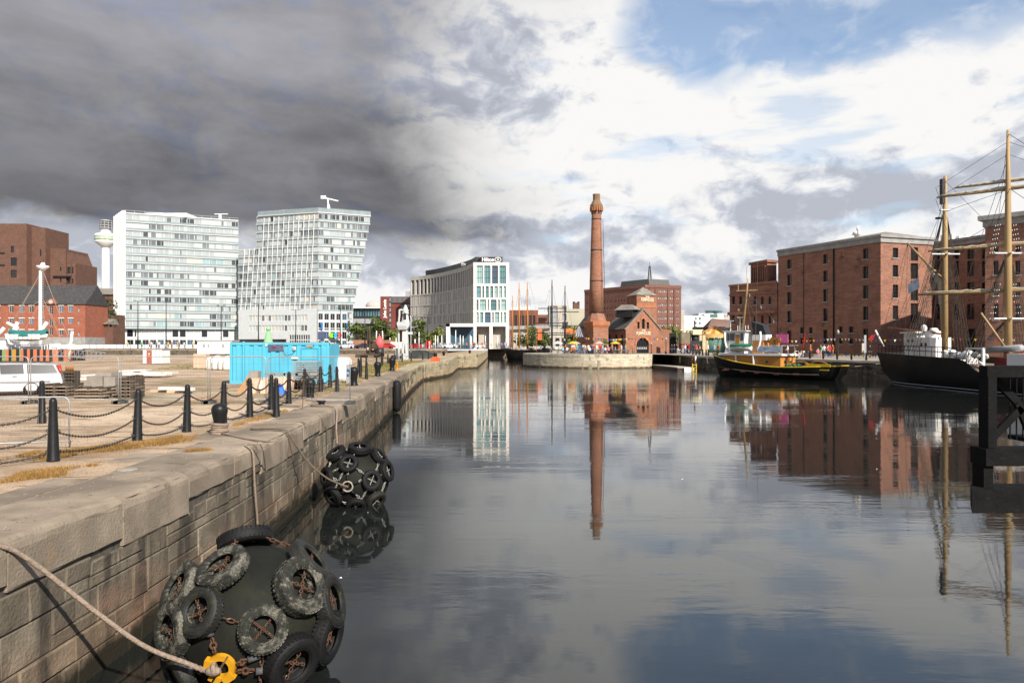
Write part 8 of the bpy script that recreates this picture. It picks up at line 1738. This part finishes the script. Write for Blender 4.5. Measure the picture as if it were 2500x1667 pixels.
for i, (u, Y) in enumerate(((1651, 131.5), (1686.5, 120.5))): b = B(); b.tube([(0, 0, .9), (0, 0, 2.35)], .13, 7); tag(part('pipe_fender', b, M['wht'], None, (30.0, Y, 0)), ('white pipe hanging on the dark quay wall, nearer the pale quay', 'white pipe hanging on the dark quay wall beside the orange lifebuoy')[i], 'pipe', 'white pipes on the quay wall')
b = B(); b.torus((0, 0, 0), (1, .1, 0), .3, .09, 14, 6); tag(part('lifebuoy', b, mat('lifebuoy_orange', (.6, .12, .06), rough=.6), None, (30.0, 122.6, 1.6)), 'orange lifebuoy hanging on the dark quay wall', 'lifebuoy')
# --- black lock gate at the right edge
GY = 10.0; gp = lambda u, v: (PX(u, GY), PZ(v, GY)); o = thing('lock_gate', 'black timber lock gate with a railed walkway at the right edge', 'lock gate', (7, GY, 0)); xr = 19.0
x0, z0 = gp(2369, 1244); x1, z1 = gp(2369, 1190); x0 = PX(2370, GY - .25); gb_ = lambda nm, a: part(nm, B().box(*a), M['gatek'], o, world=True)
part('bottom_beam', B().prism([(PX(2373, GY - .2), GY - .2), (xr, GY - .2), (xr, GY + .3), (PX(2369, GY + .3), GY + .3)], z0, z1), M['gatek'], o, world=True); gb_('middle_beam', (PX(2402, GY), xr, GY - .05, GY + .3, PZ(1136, GY), PZ(1095, GY))); gb_('top_rail', (PX(2413, GY), xr, GY + .02, GY + .2, PZ(921, GY), PZ(893, GY)))
gb_('post', (PX(2402, GY), PX(2425, GY), GY, GY + .25, z1 + .003, PZ(1137, GY))); gb_('post', (PX(2413, GY), PX(2434, GY), GY + .0, GY + .21, PZ(1094, GY), PZ(920, GY))); gb_('post', (PX(2436, GY), PX(2455, GY), GY + .25, GY + .4, PZ(1094, GY), PZ(920, GY)))
gb_('deck', (PX(2460, GY + 1.3), xr, GY + .3, GY + 1.3, PZ(1100, GY), PZ(1088, GY)))
for (ua, va, ub, vb) in ((2460, 925, 2520, 985), (2452, 1080, 2530, 1000), (2520, 985, 2560, 1080)): b = B(); b.bar((PX(ua, GY), GY + .3, PZ(va, GY)), (PX(ub, GY), GY + .3, PZ(vb, GY)), .06, .10); part('brace', b, M['gatek'], o, world=True)
bar_me = None
for i in range(40):
    x = PX(2452, GY + .95) + .085 + i * .095
    if x > 10.6: break
    me = bar_me or B().tube([(0, 0, PZ(1094, GY)), (0, 0, PZ(921, GY))], .011, 5).mesh('baluster'); bar_me = me; part('baluster', me, M['gatek'], o, (x - 7, .95, 0))
gb_('back_rail', (PX(2450, GY + 1), xr, GY + .9, GY + 1.0, PZ(925, GY), PZ(915, GY)))
# --- carousel, steam lorry, stalls
Y = 172; cx0 = PX(1746, Y); o = thing('carousel', 'striped orange and yellow carousel with green base boards beside the low brick range', 'carousel', (cx0, Y, 2.4)); b = B(); n = 24; rr = 4.3
for i in range(n): a0_, a1_ = 2 * pi * i / n, 2 * pi * (i + 1) / n; b.add([(rr * cos(a0_), rr * sin(a0_), 4.3), (rr * cos(a1_), rr * sin(a1_), 4.3), (0, 0, 6.3)], ((0, 1, 2),), i % 2)
part('canopy', b, [mat('carousel_orange', (.62, .20, .035), rough=.7), mat('carousel_cream', (.66, .47, .15), rough=.7)], o); b = B(); b.lathe([(4.3, 3.4), (4.33, 4.3)], 24, cap=False); part('rounding_boards', b, mat('gilt_boards', (.55, .30, .07), (.6, .45, .2), sc=.8, rough=.5), o); b = B(); b.lathe([(3.9, 0), (3.9, 3.4)], 24); part('drum', b, mat('sea_green_boards', (.10, .22, .17), (.08, .17, .14), sc=.5, rough=.6), o); b = B()
for i in range(20): a = 2 * pi * i / 20; b.blob((4.2 * cos(a), 4.2 * sin(a), 3.3), .16, (1, 1, 1), 0, 6, 4)
part('bulbs', b, M['yel'], o, stuff=True)
b = B(); b.box(PX(1715, Y), PX(1728, Y), Y - 3, Y, 2.4, 7.2); b.box(PX(1700, Y), PX(1716, Y), Y - 3, Y, 2.4, 6.4); tag(part('cream_stall', b, mat('cream_boards', (.55, .48, .33), (.48, .36, .22), sc=1, rough=.7)), 'cream fairground stall boards left of the carousel', 'stall')
Y = 146; o = thing('steam_lorry', 'vintage steam lorry with cream canopy, dark red body and black boiler', 'lorry', (PX(1690, Y), Y, 2.45)); b = B(); b.box(PX(1660, Y), PX(1684, Y), Y - 1, Y + 1, 3.3, 4.4); part('red_body', b, mat('dark_red_paint', (.24, .015, .02), rough=.5), o, world=True); b = B(); b.box(PX(1659, Y), PX(1685, Y), Y - .9, Y + .9, 4.4, 6.6); part('rear_panel', b, mat('olive_canvas', (.22, .19, .12), (.16, .13, .09), sc=1, rough=.8), o, world=True); b = B(); b.box(PX(1658, Y), PX(1713, Y), Y - 1.2, Y + 1.2, 7.0, 7.2); b.box(PX(1688, Y), PX(1710, Y), Y - 1.25, Y - 1.2, 6.2, 7.05); part('canopy', b, mat('cream_canvas', (.66, .57, .38), rough=.8), o, world=True)
b = B(); b.box(PX(1685, Y), PX(1712, Y), Y - .8, Y + .8, 3.0, 5.0); b.lathe([(.7, 0), (.7, 1.6), (.25, 1.7), (.25, 2.6)], 12, (PX(1697, Y), Y, 4.6)); b.lathe([(.14, 0), (.17, 3)], 8, (PX(1696, Y), Y, 6)); 
for u in (1660, 1684, 1711): b.tube([(PX(u, Y), Y - 1.1, 3), (PX(u, Y), Y - 1.1, 7)], .06, 5)
part('boiler', b, M['black'], o, world=True); b = B(); b.box(PX(1698, Y), PX(1708, Y), Y - .9, Y - .8, 3.2, 3.9); part('brass_panel', b, M['tan'], o, world=True)
for u in (1664, 1678, 1703): b = B(); b.torus((PX(u, Y), Y - 1.1, 2.95), (0, 1, 0), .42, .12, 14, 6); part('wheel', b, M['black'], o, world=True)
b = B(); b.box(PX(1655, 147), PX(1661, 147), 146.9, 147, 3.9, 6.0); tag(part('white_board', b, M['wht']), 'white notice board at the rear of the steam lorry', 'board')
b = B(); b.box(PX(1634, 149), PX(1650, 149), 148.8, 149, 2.5, 6.6); tag(part('dark_gate', b, M['iron']), 'tall dark gate right of the pumphouse wing', 'gate')
# quay furniture
lampo = None
for i, (u, Y, zt_) in enumerate(((1753, 122, 5.6), (2046, 118, 6.6), (1626, 142, 5.6), (1378, 143, 5.4), (1590, 139, 4.6))):
    if lampo is None:
        lampo = thing('lamp_post', '', 'lamp post', (PX(u, Y), Y, 2.3), group='black lamp posts on the quays'); b = B(); b.lathe([(.14, 0), (.12, .6), (.06, .7), (.05, 3.0)], 8); b.bar((-.4, 0, 2.6), (.4, 0, 2.6), .05); part('column', b, M['iron'], lampo); b = B(); b.lathe([(.1, 3.0), (.2, 3.35), (.2, 3.4), (.04, 3.65)], 8); part('lantern', b, M['grey'], lampo); lo_ = lampo
    else: lo_ = dup(lampo, (PX(u, Y), Y, 2.3))
    lo_.scale = (1.2, 1.2, (zt_ - 2.3) / 3.65); lo_['label'] = ('black lamp post left of the tug wheelhouse', 'lamp post with hanging basket before the warehouse drainpipe', 'black lamp post beside the pumphouse side wing', 'black lamp post on the crowded terrace left of the chimney', 'short black lamp post right of the pumphouse door')[i]
bp = B(); bp.lathe([(.14, 0), (.12, .9), (.14, .95), (.05, 1.05)], 8); bpm = bp.mesh('quay_post'); k_ = 0
for s in range(46):
    t = 22 + s * 2.1
    if t > PR.L - 6: break
    p = PR.pt(t, -1.5); k_ += 1; o = part('quay_post', bpm, M['iron'], None, (p[0], p[1], p[2] - .05)); tag(o, 'short black quay post in the row along the warehouse quay', 'bollard', 'posts along the warehouse quay')
for s in range(16): t = 33 + s * 1.75; p = PP.pt(t, -1.4); o = part('quay_post', bpm, M['iron'], None, (p[0], p[1], p[2] - .05)); tag(o, 'short black post along the pale curved quay edge', 'bollard', 'posts along the curved quay')
b = B(); n = 40
for i in range(n):
    p = PP.pt(46 + 16 * i / n, -2.6); b.tube([(p[0], p[1], p[2]), (p[0], p[1], p[2] + 1.0)], .03, 4)
for z in (.55, 1.0): b.tube([(*PP.pt(46 + 16 * i / 12, -2.6)[:2], 2.5 + z) for i in range(13)], .03, 4)
tag(part('terrace_railing', b, M['iron']), 'thin black railing round the pumphouse terrace before the arched door', 'railing')
flagline('bunting', [(PX(1427, 147), 147, PZ(824, 147)), (PX(1490, 145), 145, PZ(828, 145)), (PX(1530, 144), 144, PZ(826, 144)), (PX(1620, 146), 146, PZ(826, 146))], 34, 'string of bunting across the pumphouse front', .4, None, 8)
flagline('bunting', [(PX(1850, 125), 125, PZ(828, 125)), (PX(1950, 122), 122, PZ(831, 122)), (PX(2046, 118), 118, PZ(826, 118)), (PX(2150, 112), 112, PZ(829, 112)), (PX(2300, 108), 108, PZ(826, 108)), (PX(2480, 102), 102, PZ(828, 102))], 56, 'long string of small bunting along the warehouse front', .36, None, 9)
flagline('bunting', [(PX(1920, 112), 112, PZ(866, 112)), (PX(2040, 106), 106, PZ(863, 106)), (PX(2140, 100), 100, PZ(866, 100))], 22, 'low string of bunting along the warehouse quay posts', .4, None, 10)
o = thing('notice_totem', 'grey information totem near the ship stern on the quay', 'sign', (PX(2110, 108), 108, 2.2)); b = B(); b.box(PX(2110, 108), PX(2115, 108), 108, 108.2, 2.2, 5.6); part('panel', b, M['grey'], o, world=True); b = B(); b.box(PX(2104, 108), PX(2110, 108), 107.95, 108, 3.0, 4.4); part('notice', b, M['concrete'], o, world=True)
for i, (u, Y) in enumerate(((1944, 112), (1960, 112), (1972, 111))): b = B(); b.box(-.5, .5, -.35, .35, 0, .75); b.blob((0, 0, .85), .35, (1.2, .8, .6), 0, 8, 5); tag(part('planter', b, M['concrete'] if i < 2 else M['black'], None, (PX(u, Y), Y, 2.25)), ('pale flower planter left of two on the warehouse quay', 'pale flower planter right of its twin on the warehouse quay', 'black litter bin beside the pale planters')[i], 'planter' if i < 2 else 'bin')
# ------------------------------------------------------------------ trees
M['leaf'] = mat('green_leaves', (.060, .085, .022), (.095, .115, .032), sc=.5, rough=.8, isl=.4, spec=.15); M['leaf_y'] = mat('light_green_leaves', (.10, .13, .030), (.15, .17, .045), sc=.5, rough=.8, isl=.4, spec=.15); M['leaf_d'] = mat('dark_green_leaves', (.03, .045, .018), (.05, .065, .022), sc=.5, rough=.8, isl=.4, spec=.15); M['bark'] = mat('brown_bark', (.11, .08, .055), sc=4, rough=.95)
def tree(name, lab, u, v0, v1, w_px, Y, lf, seed, group='trees along the street', n=900, cone=False):
    q_ = random.Random(seed); k = Y / FOC; zb = min(PZ(v1, Y), 3.3); zt = PZ(v0, Y); H = zt - zb; rw_ = w_px / 2 * k * 1.2; o = thing(name, lab, 'tree', (PX(u, Y), Y, zb), group=group)
    b = B(); b.tube([(0, 0, 0), (.1, 0, H * .3), (-.1, .1, H * .6), (0, 0, H * .85)], [.04 * H, .03 * H, .02 * H, .008 * H], 7)
    cl = []
    for i in range(13):
        t = q_.uniform(.28, .95); a = q_.random() * 6.28; rr = rw_ * (.75 if not cone else 1.0 - t * .75) * q_.uniform(.3, 1); c = Vector((rr * cos(a), rr * sin(a), H * t * .93)); cl.append((c, rw_ * q_.uniform(.28, .5) * (1 if not cone else .7))); b.tube([(0, 0, H * t * .45), c * .6 + Vector((0, 0, H * t * .25)), c], [.015 * H, .01 * H, .004 * H], 4)
    part('trunk', b, M['bark'], o); c = B(); s0 = max(.16, .0016 * Y)
    for ctr, r in cl:
        for _ in range(n // 13):
            d = Vector((q_.gauss(0, 1), q_.gauss(0, 1), q_.gauss(0, .75))).normalized() * r * q_.uniform(.45, 1.08) ** .7; p = ctr + d; nn = (d.normalized() + Vector((q_.uniform(-.8, .8), q_.uniform(-.8, .8), q_.uniform(-.3, .9)))).normalized(); t1_ = nn.orthogonal().normalized(); t2_ = nn.cross(t1_); s = s0 * q_.uniform(.6, 1.3)
            c.add([p - t1_ * s, p - t2_ * s * .7, p + t1_ * s, p + t2_ * s * .7], ((0, 1, 2, 3),))
    part('crown', c, lf, o, stuff=False); return o
for i, a in enumerate((('bushy_tree', 'dense dark tree between the red brick block and square glass block', 236, 722, 800, 70, 272, M['leaf_d']), ('bushy_tree', 'smaller dark tree right beside the square glass block edge', 262, 742, 800, 40, 285, M['leaf_d']),
    ('bushy_tree', 'broad green bush-like tree just right of the leaning block', 878, 786, 850, 60, 238, M['leaf']), ('bushy_tree', 'tall brownish green tree before the glass office', 922, 768, 848, 44, 236, M['leaf']), ('bushy_tree', 'narrow green tree at the left edge of the red shop building', 941, 776, 848, 34, 236, M['leaf_d']), ('bushy_tree', 'small light tree between red shop building and grey machine tower', 962, 800, 848, 34, 234, M['leaf_y']),
    ('bushy_tree', 'pointed tree before the left end of the curved hotel', 1022, 775, 848, 36, 222, M['leaf']), ('bushy_tree', 'round light tree before the curved hotel colonnade', 1062, 798, 848, 46, 226, M['leaf_y']), ('bushy_tree', 'round leafy tree behind the orange masts', 1288, 795, 856, 60, 240, M['leaf']), ('bushy_tree', 'small tree between orange and dark masts', 1330, 803, 855, 34, 250, M['leaf']), ('bushy_tree', 'leafy tree left of the striped awning', 1396, 795, 856, 44, 230, M['leaf_y']), ('bushy_tree', 'spreading bright green tree right of the pumphouse wing', 1636, 800, 850, 62, 192, M['leaf_y']), ('bushy_tree', 'low green tree behind the steam lorry', 1668, 810, 850, 44, 200, M['leaf_y']))): tree(*a, seed=40 + i)
tree('potted_tree', 'small potted tree in front of the shaded pumphouse side wall', 1477, 824, 858, 18, 143, M['leaf_y'], 60, None, 200)
# wall weeds
for i in range(9):
    q_ = random.Random(i); t = q_.uniform(10, 75); p = PL.pt(t, .03); z = q_.uniform(.9, 1.7); c = B(); s = .05 + .0022 * p[1]
    for _ in range(40): d = Vector((q_.uniform(0, .2), q_.gauss(0, .12), q_.gauss(0, .12))); c.add([(d.x, d.y, d.z), (d.x + s * .4, d.y + s * q_.uniform(-1, 1), d.z + s), (d.x, d.y + s * .4, d.z + s * .3)], ((0, 1, 2),))
    tag(part('wall_weed', c, M['leaf_y'], None, (p[0], p[1], z)), 'tuft of weeds growing from a joint of the left quay wall', 'weed', 'weeds on the quay wall')
# ------------------------------------------------------------------ people
def person_mesh(pose):
    """one continuous skinned figure about 1.72 m tall, facing -y"""
    bm = bmesh.new(); V = {}; sk = bm.verts.layers.skin.verify()
    def v(n, p, r): x = bm.verts.new(p); x[sk].radius = (r if isinstance(r, tuple) else (r, r)); V[n] = x
    st = pose == 'walk'; si = pose == 'sit'; z = -.42 if si else 0
    v('pel', (0, 0, .93 + z), (.15, .11)); v('wst', (0, 0, 1.10 + z), (.135, .10)); v('chs', (0, .01, 1.32 + z), (.165, .11)); v('nek', (0, .01, 1.48 + z), (.065, .065)); v('hd0', (0, -.01, 1.56 + z), (.075, .085)); v('hd1', (0, -.015, 1.66 + z), (.078, .095)); v('hd2', (0, 0, 1.71 + z), (.05, .06))
    for s, n in ((-1, 'l'), (1, 'r')):
        k = s * (.18 if st else 0)
        if si: L_ = ((s * .09, -.05, .50), (s * .1, -.44, .50), (s * .1, -.46, .10), (s * .1, -.58, .05))
        else: L_ = ((s * .09, 0, .86), (s * .095, -.03 + k * .6 - (.04 if st else 0), .49), (s * .095, .02 + k * 1.5, .10), (s * .10, -.12 + k * 1.5, .045))
        for i, r in enumerate((.095, .065, .045, .04)): v(n + 'g%d' % i, L_[i], r)
        A = ((s * .19, .01, 1.40 + z), (s * .23, .03 - k * .5, 1.15 + z), (s * .22, -.10 - k * .9, .95 + z), (s * .215, -.14 - k, .86 + z))
        if pose == 'talk' and s > 0: A = (A[0], A[1], (.16, -.22, 1.2), (.10, -.28, 1.26))
        if si: A = (A[0], A[1], (s * .17, -.28, .62), (s * .12, -.38, .62))
        for i, r in enumerate((.055, .045, .036, .04)): v(n + 'a%d' % i, A[i], r)
        for a, b_ in (('pel', n + 'g0'), (n + 'g0', n + 'g1'), (n + 'g1', n + 'g2'), (n + 'g2', n + 'g3'), ('chs', n + 'a0'), (n + 'a0', n + 'a1'), (n + 'a1', n + 'a2'), (n + 'a2', n + 'a3')): bm.edges.new((V[a], V[b_]))
    for a, b_ in (('pel', 'wst'), ('wst', 'chs'), ('chs', 'nek'), ('nek', 'hd0'), ('hd0', 'hd1'), ('hd1', 'hd2')): bm.edges.new((V[a], V[b_]))
    V['pel'][sk].use_root = True; me = bpy.data.meshes.new('person'); bm.to_mesh(me); bm.free(); o = bpy.data.objects.new('tmp', me); COL.objects.link(o); o.modifiers.new('s', 'SKIN'); md = o.modifiers.new('d', 'SUBSURF'); md.levels = 1; md.render_levels = 1
    dg_ = bpy.context.evaluated_depsgraph_get(); out = bpy.data.meshes.new_from_object(o.evaluated_get(dg_)); bpy.data.objects.remove(o); out.name = 'person'
    hair = 1.64 + z; out.materials.clear()
    for p in out.polygons:
        c = p.center; zz = c.z - z; p.use_smooth = True; hand = abs(c.x) > .08 and zz < 1.3 and c.y < -.02 and zz < .92 and zz > .78 and not si
        if zz > 1.5: p.material_index = 3 if (zz > 1.66 or (c.y > .02 and zz > 1.54)) else 2
        elif hand: p.material_index = 2
        elif (c.z > .94 and not si) or (si and c.z > .56): p.material_index = 0
        elif c.z < .09: p.material_index = 3
        else: p.material_index = 1
    return out
skin = mat('skin', (.50, .30, .21), rough=.6); hairs = [mat('hair_%d' % i, c, rough=.7) for i, c in enumerate(((.03, .02, .015), (.16, .10, .05), (.35, .33, .31)))]
cl_ = {n: mat(n.replace(' ', '_') + '_cloth', c, rough=.9) for n, c in (('white', (.7, .69, .66)), ('red', (.52, .04, .03)), ('orange', (.60, .14, .03)), ('black', (.015, .015, .017)), ('blue', (.06, .14, .38)), ('pale blue', (.35, .48, .62)), ('green', (.10, .42, .24)), ('pink', (.62, .25, .28)), ('beige', (.50, .40, .28)), ('grey', (.22, .22, .23)), ('navy', (.02, .03, .07)), ('yellow', (.62, .45, .05)))}
PMS = {p: person_mesh(p) for p in ('stand', 'walk', 'talk', 'sit')}; PMC = {}
def person(x, y, z, top, leg, lab, pose='stand', rz=0, group=None, sc=1.0):
    key = (pose, top, leg, int(abs(x * 7)) % 3)
    if key not in PMC:
        me = PMS[pose].copy()
        for m in (cl_[top], cl_[leg], skin, hairs[key[3]]): me.materials.append(m)
        PMC[key] = me
    o = bpy.data.objects.new('person', PMC[key]); COL.objects.link(o); o.location = (x, y, z); o.rotation_euler.z = rz; o.scale = (sc,) * 3; return tag(o, lab, 'person', group)
pr = random.Random(77); tops = list(cl_); legs = ['navy', 'black', 'grey', 'beige', 'blue']
qy = 118
for u, Y, t, l, ps, lab in ((1612, 0, 'black', 'navy', 'stand', ''), ) and ((1729, 128, 'white', 'blue', 'stand', 'person in a white top standing on the quay left of the tug, farther left'), (1743.5, 124, 'pale blue', 'navy', 'walk', 'person in a pale blue top on the quay behind the tug bow'), (1754, 125, 'orange', 'black', 'stand', 'person in an orange top beside the lamp post by the tug bow'), (1979, 114, 'orange', 'black', 'walk', 'person in a bright orange top walking on the warehouse quay'), (2004, 112, 'green', 'beige', 'stand', 'person in a green top, leftmost of the group on the warehouse quay'), (2012, 113, 'white', 'blue', 'talk', 'person in a white top with raised hand in the warehouse quay group'), (1997, 111, 'pink', 'pink', 'sit', 'person in pink sitting low at the left of the warehouse quay group'), (2026, 112, 'red', 'navy', 'walk', 'person in a red top right of the white-topped person on the quay'), (2033, 113, 'orange', 'grey', 'stand', 'person in an orange top at the right of the warehouse quay group'), (2022, 114.5, 'pink', 'black', 'stand', 'person in a pink top at the back of the warehouse quay group'), (2124, 107, 'black', 'black', 'stand', 'person in black near the totem at the ship stern'), (2495, 90, 'red', 'navy', 'stand', 'person in a red top on the quay beyond the main mast'), (1923, 117, 'white', 'grey', 'walk', 'person in a white top beside the tug deckhouse on the quay')):
    z = 2.08 + .42 * min(1, max(0, (Y - 92) / 42)); person(PX(u, Y), Y, z, t, l, lab, ps, pr.uniform(-2, 2), sc=1.12)
for i in range(64):                                       # drinkers on the terrace
    u = pr.triangular(1350, 1560, 1440); Y = pr.uniform(135.5, 143.5)
    if 1430 < u < 1480 and Y > 142: Y = 139
    if PX(u, Y) < 6 or PP.L == 0: u += 30
    t, l = pr.choice(tops + ['white', 'black', 'white', 'red', 'orange']), pr.choice(legs); ps = pr.choice(['stand', 'sit', 'sit', 'talk', 'walk']); zp = 2.08 + .42 * min(1, max(0, (Y - 92) / 42))
    person(PX(u, Y), Y, zp + (.02 if ps != 'sit' else .05), t, l, 'person in a %s top and %s trousers %s on the pumphouse terrace' % (t, l, {'stand': 'standing', 'sit': 'sitting', 'talk': 'talking', 'walk': 'walking'}[ps]), ps, pr.uniform(-3, 3), 'crowd on the pumphouse terrace', 1.05)
for i in range(46):                                       # strollers on the far street
    u = pr.choice([pr.uniform(1000, 1250), pr.uniform(1120, 1240), pr.uniform(300, 520)]); Y = pr.uniform(196, 232) if u > 900 else pr.uniform(165, 200); t, l = pr.choice(tops), pr.choice(legs)
    person(PX(u, Y), Y, 3.25, t, l, 'person in a %s top and %s trousers on the far street by the %s' % (t, l, 'hotel' if u > 900 else 'glass block'), pr.choice(['stand', 'walk', 'walk']), pr.uniform(-3, 3), 'people on the far street', 1.05)
for i in range(9): Y = 150 + i * .3; u = 1640 + i * 9; t = ['black', 'navy', 'black', 'grey', 'white', 'black', 'navy', 'red', 'black'][i]; person(PX(u, 139), 139 + (i % 3), 2.5, t, legs[i % 5], 'person in a %s top and %s trousers gathered round the steam lorry' % (t, legs[i % 5]), 'stand', i, 'people round the steam lorry', 1.05)
tm = B(); tm.box(-.8, .8, -.35, .35, .70, .76); tm.box(-.8, .8, -.75, -.5, .42, .46); tm.box(-.8, .8, .5, .75, .42, .46)
for x in (-.6, .6): tm.bar((x, -.6, 0), (x, .2, .72), .08); tm.bar((x, .6, 0), (x, -.2, .72), .08)
tme = tm.mesh('picnic_table'); tmp_ = None
for i in range(11): u = 1352 + i * 19; Y = 137 + (i * 37 % 5) * 1.2; tag(part('picnic_table', tme, M['wood'], None, (PX(u, Y), Y, 2.08 + .42 * min(1, (Y - 92) / 42)), .2 * (i % 3)), 'wooden picnic table among the drinkers on the pumphouse terrace', 'table', 'picnic tables on the terrace')
for u, Y, c, l in ((1398, 141, 'yellow', 'yellow parasol on the terrace left of the chimney base'), (1502, 140, 'yellow', 'yellow parasol on the terrace before the shaded pub wall'), (1405, 143, 'beige', 'beige parasol beside the yellow one left of the chimney'), (1462, 141, 'beige', 'straw coloured parasol before the chimney base'), (1362, 139, 'white', 'white parasol at the left end of the terrace')):
    o = thing('parasol', l, 'parasol', (PX(u, Y), Y, 2.45), group='parasols on the terrace'); b = B(); b.tube([(0, 0, 0), (0, 0, 2.5)], .04, 6); part('pole', b, M['wood'], o); b = B(); b.lathe([(1.05, 1.95), (.55, 2.25), (.03, 2.45)], 8, sm=False); part('canopy', b, cl_[c], o)
for u, Y, v, l in ((1349, 182, 850, 'glass'), ): pass
for i, (u, v0, v1, Y) in enumerate(((1318, 803, 830, 205), (1388, 802, 815, 205), (1409, 805, 818, 203))): b = B(); b.box(-.6 - .6 * (i == 1), .6 + .6 * (i == 1), 0, .06, PZ(v1, Y), PZ(v0, Y)); b.tube([(-.9, .05, 2.4), (-.9, .05, PZ(v0, Y))], .05, 5); tag(part('red_banner', b, mat('festival_red_%d' % i, (.58, .08, .05), (.55, .22, .05), sc=1, rough=.8), None, (PX(u, Y), Y, 0)), ('red and yellow upright banner right of the orange masts', 'red banner between the dark masts and awning', 'small red banner nearest the striped awning')[i], 'banner')
b = B(); b.box(PX(1348, 150), PX(1376, 150), 149, 150, 2.4, 3.0); tag(part('white_kiosk_base', b, M['zinc']), 'pale glazed kiosk base at the left terrace end', 'kiosk')
lt = B(); q_ = random.Random(30)
for _ in range(9):
    y = q_.uniform(11, 40); x = q_.uniform(-.25 * y, .5 * y); s = q_.uniform(.012, .03); lt.add([(x - s, y, .012), (x, y - s * .5, .02), (x + s, y + s * .2, .012), (x, y + s, .03)], ((0, 1, 2, 3),))
o = part('floating_debris', lt, M['wht'], stuff=True); o['label'] = 'small white feathers and scraps floating on the dock water'
